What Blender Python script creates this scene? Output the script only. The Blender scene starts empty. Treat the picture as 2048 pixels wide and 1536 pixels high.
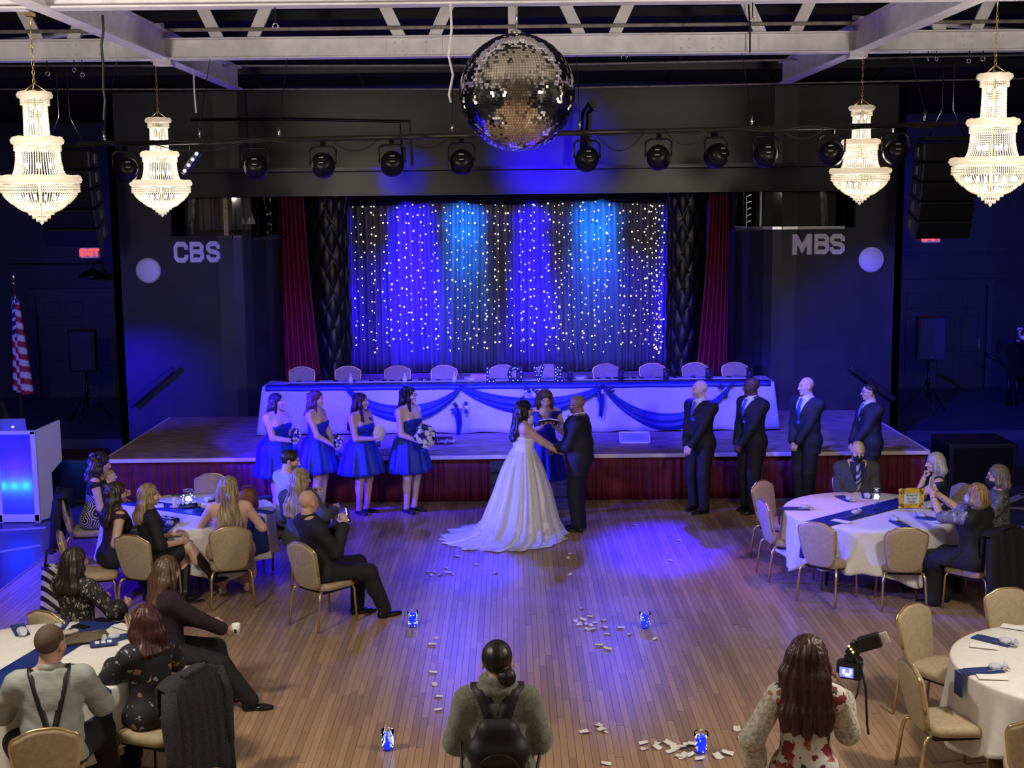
import bpy, bmesh, math, random
import numpy as np
from mathutils import Vector, Matrix
PI = math.pi
random.seed(7)
rng = np.random.default_rng(11)
SC = bpy.context.scene
COL = SC.collection

# ---------------------------------------------------------------- camera
F_PX, TH, ROLL, EYE = 2650.0, math.radians(7.8), 0.0105, 4.07
_r0 = np.array([1, 0, 0.]); _u0 = np.array([0, math.sin(TH), math.cos(TH)]); FW = np.array([0, math.cos(TH), -math.sin(TH)])
CR = _r0*math.cos(ROLL) - _u0*math.sin(ROLL)
CU = _r0*math.sin(ROLL) + _u0*math.cos(ROLL)
CAMP = np.array([0, 0, EYE])
cd = bpy.data.cameras.new('camera'); cam = bpy.data.objects.new('camera', cd); COL.objects.link(cam)
cd.sensor_fit = 'HORIZONTAL'; cd.sensor_width = 36.0; cd.lens = F_PX/2048*36.0; cd.clip_end = 200
cam.matrix_world = Matrix(((CR[0], CU[0], -FW[0], 0), (CR[1], CU[1], -FW[1], 0), (CR[2], CU[2], -FW[2], EYE), (0, 0, 0, 1)))
SC.camera = cam

def atz(x, y, z=0.0):
    d = FW + CR*(x-1024)/F_PX + CU*(768-y)/F_PX
    t = (z-EYE)/d[2]; return CAMP + d*t
def aty(x, y, Y):
    d = FW + CR*(x-1024)/F_PX + CU*(768-y)/F_PX
    return CAMP + d*(Y/d[1])
def topx(p):
    d = np.asarray(p, float)-CAMP; w = d@FW
    return 1024+F_PX*(d@CR)/w, 768-F_PX*(d@CU)/w

# ---------------------------------------------------------------- world, exposure, lights
w = bpy.data.worlds.new('world'); SC.world = w; w.use_nodes = True
w.node_tree.nodes['Background'].inputs[0].default_value = (0.02, 0.02, 0.03, 1)
w.node_tree.nodes['Background'].inputs[1].default_value = 0.3
SC.view_settings.view_transform = 'Standard'; SC.view_settings.look = 'None'
SC.view_settings.gamma = 1.0; SC.view_settings.use_curve_mapping = False
SC.view_settings.exposure = 0.0

WARM = (1.0, 0.90, 0.76)
BLUE = (0.016, 0.0, 1.0)
CYAN = (0.0, 0.20, 1.0)
def point_light(loc, power, col, r=0.1, name='lamp_light'):
    l = bpy.data.lights.new(name, 'POINT'); l.energy = power; l.color = col; l.shadow_soft_size = r
    o = bpy.data.objects.new(name, l); COL.objects.link(o); o.location = loc; return o
def spot_light(loc, tgt, power, col, deg, blend=0.5, r=0.08, name='stage_spot_light'):
    l = bpy.data.lights.new(name, 'SPOT'); l.energy = power; l.color = col; l.shadow_soft_size = r
    l.spot_size = math.radians(deg); l.spot_blend = blend
    o = bpy.data.objects.new(name, l); COL.objects.link(o); o.location = loc
    o.rotation_euler = (Vector(tgt)-Vector(loc)).to_track_quat('-Z', 'Y').to_euler(); return o

CH_POWER = 120.0
# chandeliers that hang outside the frame, further back in the hall
for x in (-4.0, 4.05):
    for y, k_ in ((-3.8, .15), (0.0, .2), (3.8, .7), (7.6, 4.6)):
        point_light((x, y, 4.45), CH_POWER*k_, WARM, 0.25)
BL = 1.0
VIO = (0.055, 0.055, 1.0)
SPOTS = [  # location, target, watts, colour, cone, blend
    ((-2.75, 14.75, 4.4), (-3.2, 18.8, 1.0), 4200, BLUE, 25, 0.6),    # bridesmaids at the table end
    ((-2.05, 14.75, 4.4), (-2.0, 19.0, 1.0), 1800, BLUE, 30, 0.8),
    ((-1.30, 14.75, 4.4), (-0.6, 19.3, 1.0), 2600, VIO, 36, 0.7),
    ((-0.55, 14.75, 4.4), (0.3, 19.0, 1.0), 2000, VIO, 34, 0.8),
    ((0.80, 14.75, 4.4), (2.0, 19.5, 1.0), 3000, BLUE, 27, 0.7),
    ((2.2, 14.75, 4.4), (3.6, 18.9, 1.1), 1800, VIO, 38, 0.8),
    ((2.7, 14.75, 4.4), (4.9, 18.4, 1.2), 1500, VIO, 44, 0.8),
    ((2.6, 20.6, 4.95), (1.75, 15.5, 0.0), 13000, BLUE, 16, 0.9),     # pool on the dance floor
    ((-0.2, 20.6, 4.95), (-0.55, 14.8, 0.0), 6000, BLUE, 13, 1.0),
    ((-8.9, 14.3, 2.9), (2.6, 14.2, 0.5), 8000, VIO, 34, 0.8),   # low wash from the side
    ((-6.7, 15.4, 2.5), (-2.9, 17.5, 1.0), 13000, BLUE, 32, 0.8),      # on a stand by the booth
    ((-6.6, 15.0, 2.5), (0.0, 16.2, 0.9), 5200, VIO, 19, 0.8),
    ((-6.7, 15.2, 2.6), (-1.2, 19.6, 1.0), 3000, (0.06, 0.04, 1.0), 26, 0.8),
    ((-0.9, 20.7, 4.95), (-0.8, 14.9, 0.0), 1900, VIO, 34, 1.0),
    ((1.6, 20.7, 4.95), (1.5, 14.8, 0.0), 1500, VIO, 34, 1.0),
    ((-4.15, 14.75, 4.35), (3.0, 13.6, 0.7), 5600, VIO, 15, 0.7),
    ((3.4, 14.9, 4.4), (2.7, 14.0, 0.0), 260, (0.75, 0.28, 0.9), 44, 1.0),
    ((0.5, 14.9, 4.6), (0.75, 20.9, 4.75), 2600, BLUE, 22, 1.0),     # header centre
    ((-2.6, 14.9, 4.6), (-1.7, 20.9, 4.5), 900, BLUE, 9, 0.9),
    ((2.7, 14.9, 4.4), (6.3, 21.4, 1.2), 5200, BLUE, 34, 1.0),      # wall beside the stage
    ((-7.6, 17.6, 1.9), (-5.9, 21.4, 0.8), 1700, BLUE, 40, 1.0),
    ((-2.0, 14.9, 4.4), (-5.2, 21.4, 1.9), 1100, BLUE, 34, 1.0),
    ((-9.5, 13.5, 3.6), (-7.0, 14.6, 0.0), 5200, BLUE, 74, 0.8),    # side floor by the booth
    ((9.0, 15.0, 4.0), (8.6, 27.0, 1.5), 2200, VIO, 50, 1.0),
    ((-9.0, 15.0, 4.0), (-8.6, 27.0, 1.2), 1300, VIO, 50, 1.0),
]
for s in SPOTS:
    spot_light(s[0], s[1], s[2]*BL, s[3], s[4], s[5])
# lamps on the pipe inside the opening, three per bright column of the backdrop
for px, colr, pw, cone in ((825, BLUE, 60, 26), (930, CYAN, 46, 24), (1062, BLUE, 52, 20), (1192, CYAN, 46, 27), (650, BLUE, 40, 26), (1375, BLUE, 34, 26)):
    xx = aty(px, 500, 26.6)[0]
    for zt, k in ((3.7, .55), (3.1, .8 if colr is BLUE else .42), (2.5, 1.0 if colr is BLUE else .20), (1.9, 1.0 if colr is BLUE else .12), (1.2, .8 if colr is BLUE else .08)):
        spot_light((xx, 24.7, 4.05), (xx, 26.7, zt), pw*k*BL*40, colr, cone*1.3, 1.0)
# blue spots added for general spill: inside the opening, then near the pole
for x in (-2.2, 1.9):
    spot_light((x, 24.75, 4.0), (x, 26.5, 1.0), 900*BL, BLUE, 84, 1.0)
for x in (-2.4, 0.2, 3.0):
    spot_light((x, 14.8, 4.35), (x*1.02, 20.65, 1.40), 2600*BL, BLUE, 36, 1.0)

# ---------------------------------------------------------------- materials
MATS = {}
def _nt(name):
    m = bpy.data.materials.new(name); m.use_nodes = True
    nt = m.node_tree; b = nt.nodes['Principled BSDF']; return m, nt, b
def mat(name, col, rough=0.6, metal=0.0, noise=None, bump=None, emis=None, trans=0.0, spec=0.5, stretch=(1, 1, 1), sheen=0.0, alpha=1.0, ior=1.45):
    if name in MATS: return MATS[name]
    m, nt, b = _nt(name); N, L = nt.nodes, nt.links
    c4 = (*col, 1)
    b.inputs['Base Color'].default_value = c4; b.inputs['Roughness'].default_value = rough
    b.inputs['Metallic'].default_value = metal; b.inputs['Specular IOR Level'].default_value = spec
    b.inputs['Transmission Weight'].default_value = trans; b.inputs['IOR'].default_value = ior
    if sheen: b.inputs['Sheen Weight'].default_value = sheen
    if alpha < 1: b.inputs['Alpha'].default_value = alpha
    if noise or bump:
        tc = N.new('ShaderNodeTexCoord'); mp = N.new('ShaderNodeMapping'); L.new(tc.outputs['Object'], mp.inputs[0])
        mp.inputs['Scale'].default_value = stretch
    if noise:
        t = N.new('ShaderNodeTexNoise'); t.inputs['Scale'].default_value = noise[0]; t.inputs['Detail'].default_value = 4
        L.new(mp.outputs[0], t.inputs['Vector'])
        r = N.new('ShaderNodeValToRGB'); L.new(t.outputs['Fac'], r.inputs[0])
        a = noise[1]
        r.color_ramp.elements[0].position = 0.3; r.color_ramp.elements[1].position = 0.7
        r.color_ramp.elements[0].color = (*[max(0, x*(1-a)) for x in col], 1); r.color_ramp.elements[1].color = (*[min(1, x*(1+a)) for x in col], 1)
        L.new(r.outputs[0], b.inputs['Base Color'])
    if bump:
        t2 = N.new('ShaderNodeTexNoise'); t2.inputs['Scale'].default_value = bump[0]; t2.inputs['Detail'].default_value = 3
        L.new(mp.outputs[0], t2.inputs['Vector'])
        bp = N.new('ShaderNodeBump'); bp.inputs['Strength'].default_value = bump[1]; bp.inputs['Distance'].default_value = 0.01
        L.new(t2.outputs['Fac'], bp.inputs['Height']); L.new(bp.outputs[0], b.inputs['Normal'])
    if emis:
        b.inputs['Emission Color'].default_value = (*emis[0], 1); b.inputs['Emission Strength'].default_value = emis[1]
        try: m.cycles.emission_sampling = 'NONE' if emis[1] < 60 else 'AUTO'
        except Exception: pass
    MATS[name] = m; return m
def attr_mat(name, rough=0.5, sub=0.0, spec=0.4, streak=None):
    if name in MATS: return MATS[name]
    m, nt, b = _nt(name); a = nt.nodes.new('ShaderNodeAttribute'); a.attribute_name = 'Col'
    nt.links.new(a.outputs['Color'], b.inputs['Base Color']); b.inputs['Roughness'].default_value = rough
    b.inputs['Specular IOR Level'].default_value = spec
    MATS[name] = m; return m
def pattern_mat(name, base, spots, rough=0.75):
    """spots: list of (scale, threshold, colour, seed offset, stretch) of voronoi blobs printed on cloth"""
    if name in MATS: return MATS[name]
    m, nt, b = _nt(name); N, L = nt.nodes, nt.links
    tc = N.new('ShaderNodeTexCoord'); prev = None
    b.inputs['Roughness'].default_value = rough
    for sc, th, colr, off, st in spots:
        mp = N.new('ShaderNodeMapping'); L.new(tc.outputs['Object'], mp.inputs[0]); mp.inputs['Location'].default_value = (off, off*1.7, off*0.6); mp.inputs['Scale'].default_value = st
        nz = N.new('ShaderNodeTexNoise'); nz.inputs['Scale'].default_value = sc*2.2; L.new(mp.outputs[0], nz.inputs['Vector'])
        mx = N.new('ShaderNodeMix'); mx.data_type = 'VECTOR'; mx.inputs['Factor'].default_value = 0.06
        L.new(mp.outputs[0], mx.inputs[4]); L.new(nz.outputs['Color'], mx.inputs[5])
        v = N.new('ShaderNodeTexVoronoi'); v.inputs['Scale'].default_value = sc; L.new(mx.outputs[1], v.inputs['Vector'])
        lt = N.new('ShaderNodeMath'); lt.operation = 'LESS_THAN'; lt.inputs[1].default_value = th; L.new(v.outputs['Distance'], lt.inputs[0])
        mc = N.new('ShaderNodeMix'); mc.data_type = 'RGBA'
        if prev is None: mc.inputs[6].default_value = (*base, 1)
        else: L.new(prev, mc.inputs[6])
        mc.inputs[7].default_value = (*colr, 1); L.new(lt.outputs[0], mc.inputs[0]); prev = mc.outputs[2]
    L.new(prev, b.inputs['Base Color']); MATS[name] = m; return m

# ---------------------------------------------------------------- object helpers
def tag(o, label=None, cat=None, group=None, kind=None):
    if label: o['label'] = label
    if cat: o['category'] = cat
    if group: o['group'] = group
    if kind: o['kind'] = kind
    return o
def thing(name, label, cat, loc=(0, 0, 0), rz=0.0, group=None, kind=None):
    o = bpy.data.objects.new(name, None); COL.objects.link(o); o.empty_display_size = 0.1
    o.location = loc; o.rotation_euler = (0, 0, rz); return tag(o, label, cat, group, kind)
def link(name, me, m, parent=None, loc=None, label=None, kind=None):
    o = bpy.data.objects.new(name, me); COL.objects.link(o)
    if m is not None:
        for q in (m if isinstance(m, (list, tuple)) else [m]): me.materials.append(q)
    if parent is not None: o.parent = parent
    if loc is not None: o.location = loc
    if label: o['label'] = label
    if kind: o['kind'] = kind
    return o
def copy_tree(o, parent=None):
    c = o.copy(); COL.objects.link(c); c.parent = parent
    if parent is not None: c.matrix_parent_inverse = o.matrix_parent_inverse.copy()
    for ch in list(o.children): copy_tree(ch, c)
    return c
def rotm(axis, ang): return np.array(Matrix.Rotation(ang, 3, axis))
class MB:
    """collects simple solids and links them as one mesh object"""
    def __init__(s): s.v = []; s.f = []; s.sm = []
    def add(s, verts, faces, smooth=False):
        n = len(s.v); s.v += [tuple(map(float, p)) for p in verts]
        s.f += [tuple(i+n for i in f) for f in faces]; s.sm += [smooth]*len(faces); return s
    def box(s, c, d, R=None):
        x, y, z = [q/2 for q in d]
        p = np.array([(-x, -y, -z), (x, -y, -z), (x, y, -z), (-x, y, -z), (-x, -y, z), (x, -y, z), (x, y, z), (-x, y, z)])
        if R is not None: p = p @ np.asarray(R).T
        return s.add(p+np.array(c), [(3, 2, 1, 0), (4, 5, 6, 7), (0, 1, 5, 4), (1, 2, 6, 5), (2, 3, 7, 6), (3, 0, 4, 7)])
    def bar(s, a, b, wd, ht, up=(0, 0, 1)):
        a, b = np.array(a, float), np.array(b, float); d = b-a; L = np.linalg.norm(d); d /= L
        u = np.array(up, float); x = np.cross(d, u); n = np.linalg.norm(x)
        if n < 1e-6: x = np.array([1., 0, 0]); n = 1
        x /= n; z = np.cross(x, d)
        return s.box((a+b)/2, (wd, L, ht), np.stack([x, d, z], 1))
    def tube(s, pts, r, n=8, cap=True, smooth=True):
        pts = [np.array(p, float) for p in pts]; rs = r if isinstance(r, (list, tuple)) else [r]*len(pts)
        vs = []; prev = None
        for i, p in enumerate(pts):
            d = pts[min(i+1, len(pts)-1)]-pts[max(i-1, 0)]; d = d/(np.linalg.norm(d)+1e-9)
            if prev is None:
                x = np.cross(d, (0, 0, 1.)); 
                if np.linalg.norm(x) < 1e-3: x = np.cross(d, (1., 0, 0))
            else: x = prev-d*(prev@d)
            x = x/(np.linalg.norm(x)+1e-9); y = np.cross(d, x); prev = x
            for k in range(n):
                a = 2*PI*k/n; vs.append(p+(x*math.cos(a)+y*math.sin(a))*rs[i])
        fs = [(i*n+k, i*n+(k+1) % n, (i+1)*n+(k+1) % n, (i+1)*n+k) for i in range(len(pts)-1) for k in range(n)]
        s.add(vs, fs, smooth)
        if cap:
            m = len(s.v)-len(vs)
            s.f.append(tuple(m+k for k in reversed(range(n)))); s.f.append(tuple(m+(len(pts)-1)*n+k for k in range(n))); s.sm += [False, False]
        return s
    def lathe(s, prof, n=24, c=(0, 0, 0), R=None, smooth=True, close=True):
        c = np.array(c, float); vs = []
        for r, z in prof:
            for k in range(n):
                a = 2*PI*k/n; p = np.array((r*math.cos(a), r*math.sin(a), z))
                vs.append((np.asarray(R)@p if R is not None else p)+c)
        fs = [(i*n+k, i*n+(k+1) % n, (i+1)*n+(k+1) % n, (i+1)*n+k) for i in range(len(prof)-1) for k in range(n)]
        s.add(vs, fs, smooth); m = len(s.v)-len(vs)
        if close:
            if prof[0][0] > 1e-4: s.f.append(tuple(m+k for k in reversed(range(n)))); s.sm.append(False)
            if prof[-1][0] > 1e-4: s.f.append(tuple(m+(len(prof)-1)*n+k for k in range(n))); s.sm.append(False)
        return s
    def prism(s, poly, h, M=None):
        """poly: list of (x,y); extruded z 0..h; M maps local -> target (4x4 or None)"""
        n = len(poly); vs = [(x, y, 0) for x, y in poly]+[(x, y, h) for x, y in poly]
        if M is not None: vs = [tuple(M @ Vector(p)) for p in vs]
        fs = [tuple(reversed(range(n))), tuple(range(n, 2*n))]+[(i, (i+1) % n, n+(i+1) % n, n+i) for i in range(n)]
        return s.add(vs, fs)
    def ball(s, c, r, n=8, m=5):
        r = r if isinstance(r, (tuple, list)) else (r, r, r)
        vs = [(c[0], c[1], c[2]-r[2])]
        for j in range(1, m):
            t = PI*j/m
            for k in range(n):
                a = 2*PI*k/n; vs.append((c[0]+r[0]*math.sin(t)*math.cos(a), c[1]+r[1]*math.sin(t)*math.sin(a), c[2]-r[2]*math.cos(t)))
        vs.append((c[0], c[1], c[2]+r[2])); e = len(vs)-1
        fs = [(0, 1+(k+1) % n, 1+k) for k in range(n)]
        for j in range(m-2):
            for k in range(n): fs.append((1+j*n+k, 1+j*n+(k+1) % n, 1+(j+1)*n+(k+1) % n, 1+(j+1)*n+k))
        fs += [(e, 1+(m-2)*n+k, 1+(m-2)*n+(k+1) % n) for k in range(n)]
        return s.add(vs, fs, True)
    def octa(s, c, r, rz=None):
        x, y, z = c; q = rz or r
        return s.add([(x, y, z-q), (x+r, y, z), (x, y+r, z), (x-r, y, z), (x, y-r, z), (x, y, z+q)],
                     [(0, 2, 1), (0, 3, 2), (0, 4, 3), (0, 1, 4), (5, 1, 2), (5, 2, 3), (5, 3, 4), (5, 4, 1)], True)
    def torus(s, R, r, z=0, n=32, m=8, c=(0, 0), rib=0, ribn=0):
        vs = []
        for i in range(n):
            a = 2*PI*i/n
            for j in range(m):
                b = 2*PI*j/m; rr = r*(1+rib*math.sin(ribn*a+2*b)); q = R+rr*math.cos(b)
                vs.append((c[0]+q*math.cos(a), c[1]+q*math.sin(a), z+rr*math.sin(b)))
        fs = [(i*m+j, ((i+1) % n)*m+j, ((i+1) % n)*m+(j+1) % m, i*m+(j+1) % m) for i in range(n) for j in range(m)]
        return s.add(vs, fs, True)
    def grid(s, fn, nu, nv, smooth=True, closed_u=False):
        vs = [fn(i/(nu if closed_u else nu-1), j/(nv-1)) for j in range(nv) for i in range(nu)]
        mu = nu if closed_u else nu-1
        fs = [(j*nu+i, j*nu+(i+1) % nu, (j+1)*nu+(i+1) % nu, (j+1)*nu+i) for j in range(nv-1) for i in range(mu)]
        return s.add(vs, fs, smooth)
    def mesh(s, name):
        me = bpy.data.meshes.new(name); me.from_pydata(s.v, [], s.f)
        me.polygons.foreach_set('use_smooth', s.sm); me.update(); return me
    def build(s, name, m, parent=None, loc=None, bevel=0, solid=0, label=None, kind=None, rot=None):
        o = link(name, s.mesh(name), m, parent, loc, label, kind)
        if rot is not None: o.rotation_euler = rot
        if solid:
            q = o.modifiers.new('thick', 'SOLIDIFY'); q.thickness = solid; q.offset = 0
        if bevel:
            q = o.modifiers.new('edge', 'BEVEL'); q.width = bevel; q.segments = 2; q.limit_method = 'ANGLE'
        return o
def struct(name, mb, m, parent=None, **k):
    o = mb.build(name, m, parent, **k)
    if parent is None: o['kind'] = 'structure'
    return o
def text_obj(body, size, depth, m, name, parent=None, bold=0.0, align='CENTER', bevel=0.0):
    cu = bpy.data.curves.new(name, 'FONT'); cu.body = body; cu.size = size; cu.extrude = depth; cu.align_x = align; cu.align_y = 'CENTER'
    cu.offset = bold; cu.bevel_depth = bevel
    tmp = bpy.data.objects.new(name, cu); COL.objects.link(tmp)
    dg = bpy.context.evaluated_depsgraph_get(); me = bpy.data.meshes.new_from_object(tmp.evaluated_get(dg))
    bpy.data.objects.remove(tmp)
    for p in me.polygons: p.use_smooth = False
    me.materials.clear()
    return link(name, me, m, parent)

def rose(mb, c, r, rnd):
    c = np.array(c, float)
    mb.ball(tuple(c), (r*.45, r*.45, r*.5), 8, 5)
    for k in range(7):
        a = k*2.4+rnd.uniform(-.3, .3); el = .25+.09*k; d = np.array((math.cos(a)*math.sin(el*1.6), math.sin(a)*math.sin(el*1.6), math.cos(el*1.6)))
        p = c+d*r*.55
        mb.ball(tuple(p), (r*.42, r*.42, r*.30), 7, 4)
# ================================================================ SETTING
M_NAVY = mat('black_navy_paint', (0.020, 0.020, 0.027), 0.45, noise=(3, .25), bump=(40, .08))
M_NAVY2 = mat('black_navy_gloss', (0.013, 0.013, 0.019), 0.34, noise=(4, .2), bump=(30, .06))
M_DOOR = mat('dark_door_paint', (0.030, 0.032, 0.042), 0.45)
M_ROOFL = mat('tan_roof_paint', (.38, .34, .28), .8)
M_ROOF = mat('dark_roof_deck', (0.016, 0.017, 0.024), 0.7, noise=(5, .3))
M_STEEL = mat('white_painted_steel', (0.78, 0.75, 0.80), 0.55, noise=(6, .12), bump=(25, .1))
M_RUST = mat('aged_painted_steel', (0.28, 0.25, 0.24), 0.6, noise=(12, .3))
M_BLACK = mat('black_plastic', (0.012, 0.012, 0.014), 0.45)
M_BLACKM = mat('black_metal', (0.015, 0.015, 0.018), 0.35, metal=.6)
M_CHROME = mat('chrome', (0.75, 0.75, 0.78), 0.18, metal=1)
M_BRASS = mat('brass', (0.72, 0.52, 0.22), 0.28, metal=1)
M_CARPETD = mat('dark_vinyl_floor', (0.040, 0.042, 0.062), 0.32, noise=(2, .25))
M_LINE = mat('pale_floor_inlay', (0.42, 0.42, 0.45), 0.4, noise=(8, .15))
def pane_mat():
    m, nt, b = _nt('window_pane_glass'); N, L = nt.nodes, nt.links
    tr = N.new('ShaderNodeBsdfTransparent'); gl = N.new('ShaderNodeBsdfGlossy'); gl.inputs['Roughness'].default_value = .03
    fr = N.new('ShaderNodeFresnel'); fr.inputs[0].default_value = 1.5; mx = N.new('ShaderNodeMixShader'); L.new(fr.outputs[0], mx.inputs[0]); L.new(tr.outputs[0], mx.inputs[1]); L.new(gl.outputs[0], mx.inputs[2]); L.new(mx.outputs[0], N['Material Output'].inputs[0]); return m
M_GLASS = pane_mat()

def plank_material():
    m, nt, b = _nt('oak_strip_floor'); N, L = nt.nodes, nt.links
    gi = N.new('ShaderNodeNewGeometry'); oi = N.new('ShaderNodeObjectInfo')
    ad = N.new('ShaderNodeMath'); ad.operation = 'ADD'; L.new(gi.outputs['Random Per Island'], ad.inputs[0]); L.new(oi.outputs['Random'], ad.inputs[1])
    fr = N.new('ShaderNodeMath'); fr.operation = 'FRACT'; L.new(ad.outputs[0], fr.inputs[0])
    r = N.new('ShaderNodeValToRGB'); L.new(fr.outputs[0], r.inputs[0])
    e = r.color_ramp.elements; e[0].position = 0; e[0].color = (0.34, 0.225, 0.145, 1); e[1].position = 1; e[1].color = (0.49, 0.325, 0.21, 1)
    for p, c in ((0.3, (0.375, 0.24, 0.155, 1)), (0.55, (0.43, 0.285, 0.18, 1)), (0.8, (0.465, 0.305, 0.195, 1))):
        q = e.new(p); q.color = c
    mp = N.new('ShaderNodeMapping'); L.new(gi.outputs['Position'], mp.inputs[0]); mp.inputs['Scale'].default_value = (60, 3, 1)
    nz = N.new('ShaderNodeTexNoise'); nz.inputs['Scale'].default_value = 1; nz.inputs['Detail'].default_value = 5; L.new(mp.outputs[0], nz.inputs['Vector'])
    r2 = N.new('ShaderNodeValToRGB'); L.new(nz.outputs['Fac'], r2.inputs[0]); r2.color_ramp.elements[0].color = (.7, .7, .7, 1); r2.color_ramp.elements[1].color = (1.15, 1.15, 1.15, 1)
    mx = N.new('ShaderNodeMix'); mx.data_type = 'RGBA'; mx.blend_type = 'MULTIPLY'; mx.inputs[0].default_value = 1
    L.new(r.outputs[0], mx.inputs[6]); L.new(r2.outputs[0], mx.inputs[7])
    nw = N.new('ShaderNodeTexNoise'); nw.inputs['Scale'].default_value = 0.55; nw.inputs['Detail'].default_value = 3; L.new(gi.outputs['Position'], nw.inputs['Vector'])
    r3 = N.new('ShaderNodeValToRGB'); L.new(nw.outputs['Fac'], r3.inputs[0]); r3.color_ramp.elements[0].position = .2; r3.color_ramp.elements[0].color = (.90, .90, .90, 1); r3.color_ramp.elements[1].position = .8; r3.color_ramp.elements[1].color = (1.06, 1.05, 1.04, 1)
    mx2 = N.new('ShaderNodeMix'); mx2.data_type = 'RGBA'; mx2.blend_type = 'MULTIPLY'; mx2.inputs[0].default_value = 1
    L.new(mx.outputs[2], mx2.inputs[6]); L.new(r3.outputs[0], mx2.inputs[7])
    L.new(mx2.outputs[2], b.inputs['Base Color'])
    rr = N.new('ShaderNodeMapRange'); rr.inputs['To Min'].default_value = .25; rr.inputs['To Max'].default_value = .33; L.new(nw.outputs['Fac'], rr.inputs[0]); L.new(rr.outputs[0], b.inputs['Roughness'])
    return m
M_PLANK = plank_material()

# ---- floor: sub floor, dark side floors, dance floor planks
XL, XR, YB0, YB1 = -11.5, 11.5, -6.0, 27.2
mb = MB(); mb.box((0, (YB0+YB1)/2, -.06), (XR-XL+1, YB1-YB0+1, .06))
floor = struct('floor', mb, M_CARPETD)
DX0, DX1, DY1 = -5.50, 5.75, 18.05
PW = 0.0572
for sx, x0, x1 in ((0, XL, DX0-.03), (1, DX1+.03, XR)):
    mb = MB(); mb.box(((x0+x1)/2, 12.0, -.015), (x1-x0, 36, .03)); mb.build('side_floor', M_CARPETD, floor)
for x in (DX0-.015, DX1+.015):
    mb = MB(); mb.box((x, 6.0, -.010), (.03, 24.1, .03)); mb.build('edge_strip', M_RUST, floor)
# pale inlay lines on the dark side floors
LINES = [((-6.3, 15.1), (-8.0, 14.0), .10), ((-6.0, 16.6), (-7.6, 16.2), .10), ((-5.75, 15.7), (-7.2, 14.6), .09), ((-7.0, 13.6), (-9.0, 12.2), .10),
         ((6.1, 17.3), (7.9, 16.7), .10), ((6.0, 16.2), (7.9, 15.6), .10), ((6.3, 15.9), (7.6, 16.9), .16), ((7.0, 17.9), (8.2, 17.4), .10), ((6.6, 14.6), (8.2, 14.1), .10), ((6.2, 17.0), (7.1, 17.95), .14)]
for a, b_, wd in LINES:
    mb = MB(); mb.bar((*a, 0.0015), (*b_, 0.0015), wd, .003); mb.build('inlay_strip', M_LINE, floor)
# oak strips: the 300 that show largest are parts, the rest one part of the floor
planks = []
ncol = int((DX1-DX0)/PW)
for i in range(ncol):
    x = DX0+(i+.5)*PW; y = 7.2-random.random()*1.2
    while y < DY1:
        L_ = random.uniform(.55, 1.7); y1 = min(y+L_, DY1)
        if y1-y > .12: planks.append((x, y, y1))
        y = y1
def plank_solid(mb, x, y0, y1, dz):
    g = .0012; a, b_ = x-PW/2+g, x+PW/2-g; c, d = y0+g, y1-g; z = dz
    mb.add([(a, c, z), (b_, c, z), (b_, d, z), (a, d, z), (a, c, -.02), (b_, c, -.02), (b_, d, -.02), (a, d, -.02)],
           [(0, 1, 2, 3), (4, 5, 1, 0), (5, 6, 2, 1), (6, 7, 3, 2), (7, 4, 0, 3)])
def in_frame(p):
    u, v = topx(p); return 10 < u < 2038 and v < 1530
vis = [p for p in planks if in_frame((p[0], p[2], 0)) and p[2] > 9.2]
def blocked(p):   # hidden behind the guests and tables in the two near corners
    u, v = topx((p[0], (max(p[1], 9.2)+p[2])/2, 0))
    return u < 480 or u > 1840 or (880 < u < 1090 and v > 1290) or (1510 < u < 1700 and v > 1280)
vis.sort(key=lambda p: (blocked(p), p[1]))
near = set(map(tuple, vis[:300]))
rest = MB()
lib = {}
for p in planks:
    dz = random.uniform(-.0006, .0006)
    if tuple(p) in near:
        q = round((p[2]-p[1])/.05)*.05; q = max(q, .1)
        L_ = p[2]-p[1]; key = round(L_, 2)
        if key not in lib:
            t = MB(); plank_solid(t, 0, 0, L_, 0); lib[key] = t.mesh('plank'); lib[key].materials.append(M_PLANK)
        o = bpy.data.objects.new('plank', lib[key]); COL.objects.link(o); o.parent = floor; o.location = (p[0], p[1], dz); o.scale = (1, L_/key if key else 1, 1)
    else: plank_solid(rest, p[0], p[1], p[2], dz)
rest.build('plank_field', M_PLANK, floor, kind='stuff')
mb = MB(); mb.box(((DX0+DX1)/2, 0.2, -.012), (DX1-DX0, 13.2, .02)); mb.build('near_boards', M_PLANK, floor)

# ---- hall shell
WH = 8.6
mb = MB(); mb.box((XL-.1, 10.6, WH/2), (.2, 33.4, WH)); struct('wall_left', mb, M_NAVY)
mb = MB(); mb.box((XR+.1, 10.6, WH/2), (.2, 33.4, WH)); struct('wall_right', mb, M_NAVY)
M_BACKW = mat('tan_hall_paint', (0.24, 0.19, 0.13), 0.7)
mb = MB(); mb.box((0, YB0-.1, WH/2), (XR-XL+.4, .2, WH)); struct('wall_back', mb, M_BACKW)
mb = MB(); mb.box((0, YB1+.1, WH/2), (XR-XL+.4, .2, WH)); struct('wall_front', mb, M_NAVY)
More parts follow.
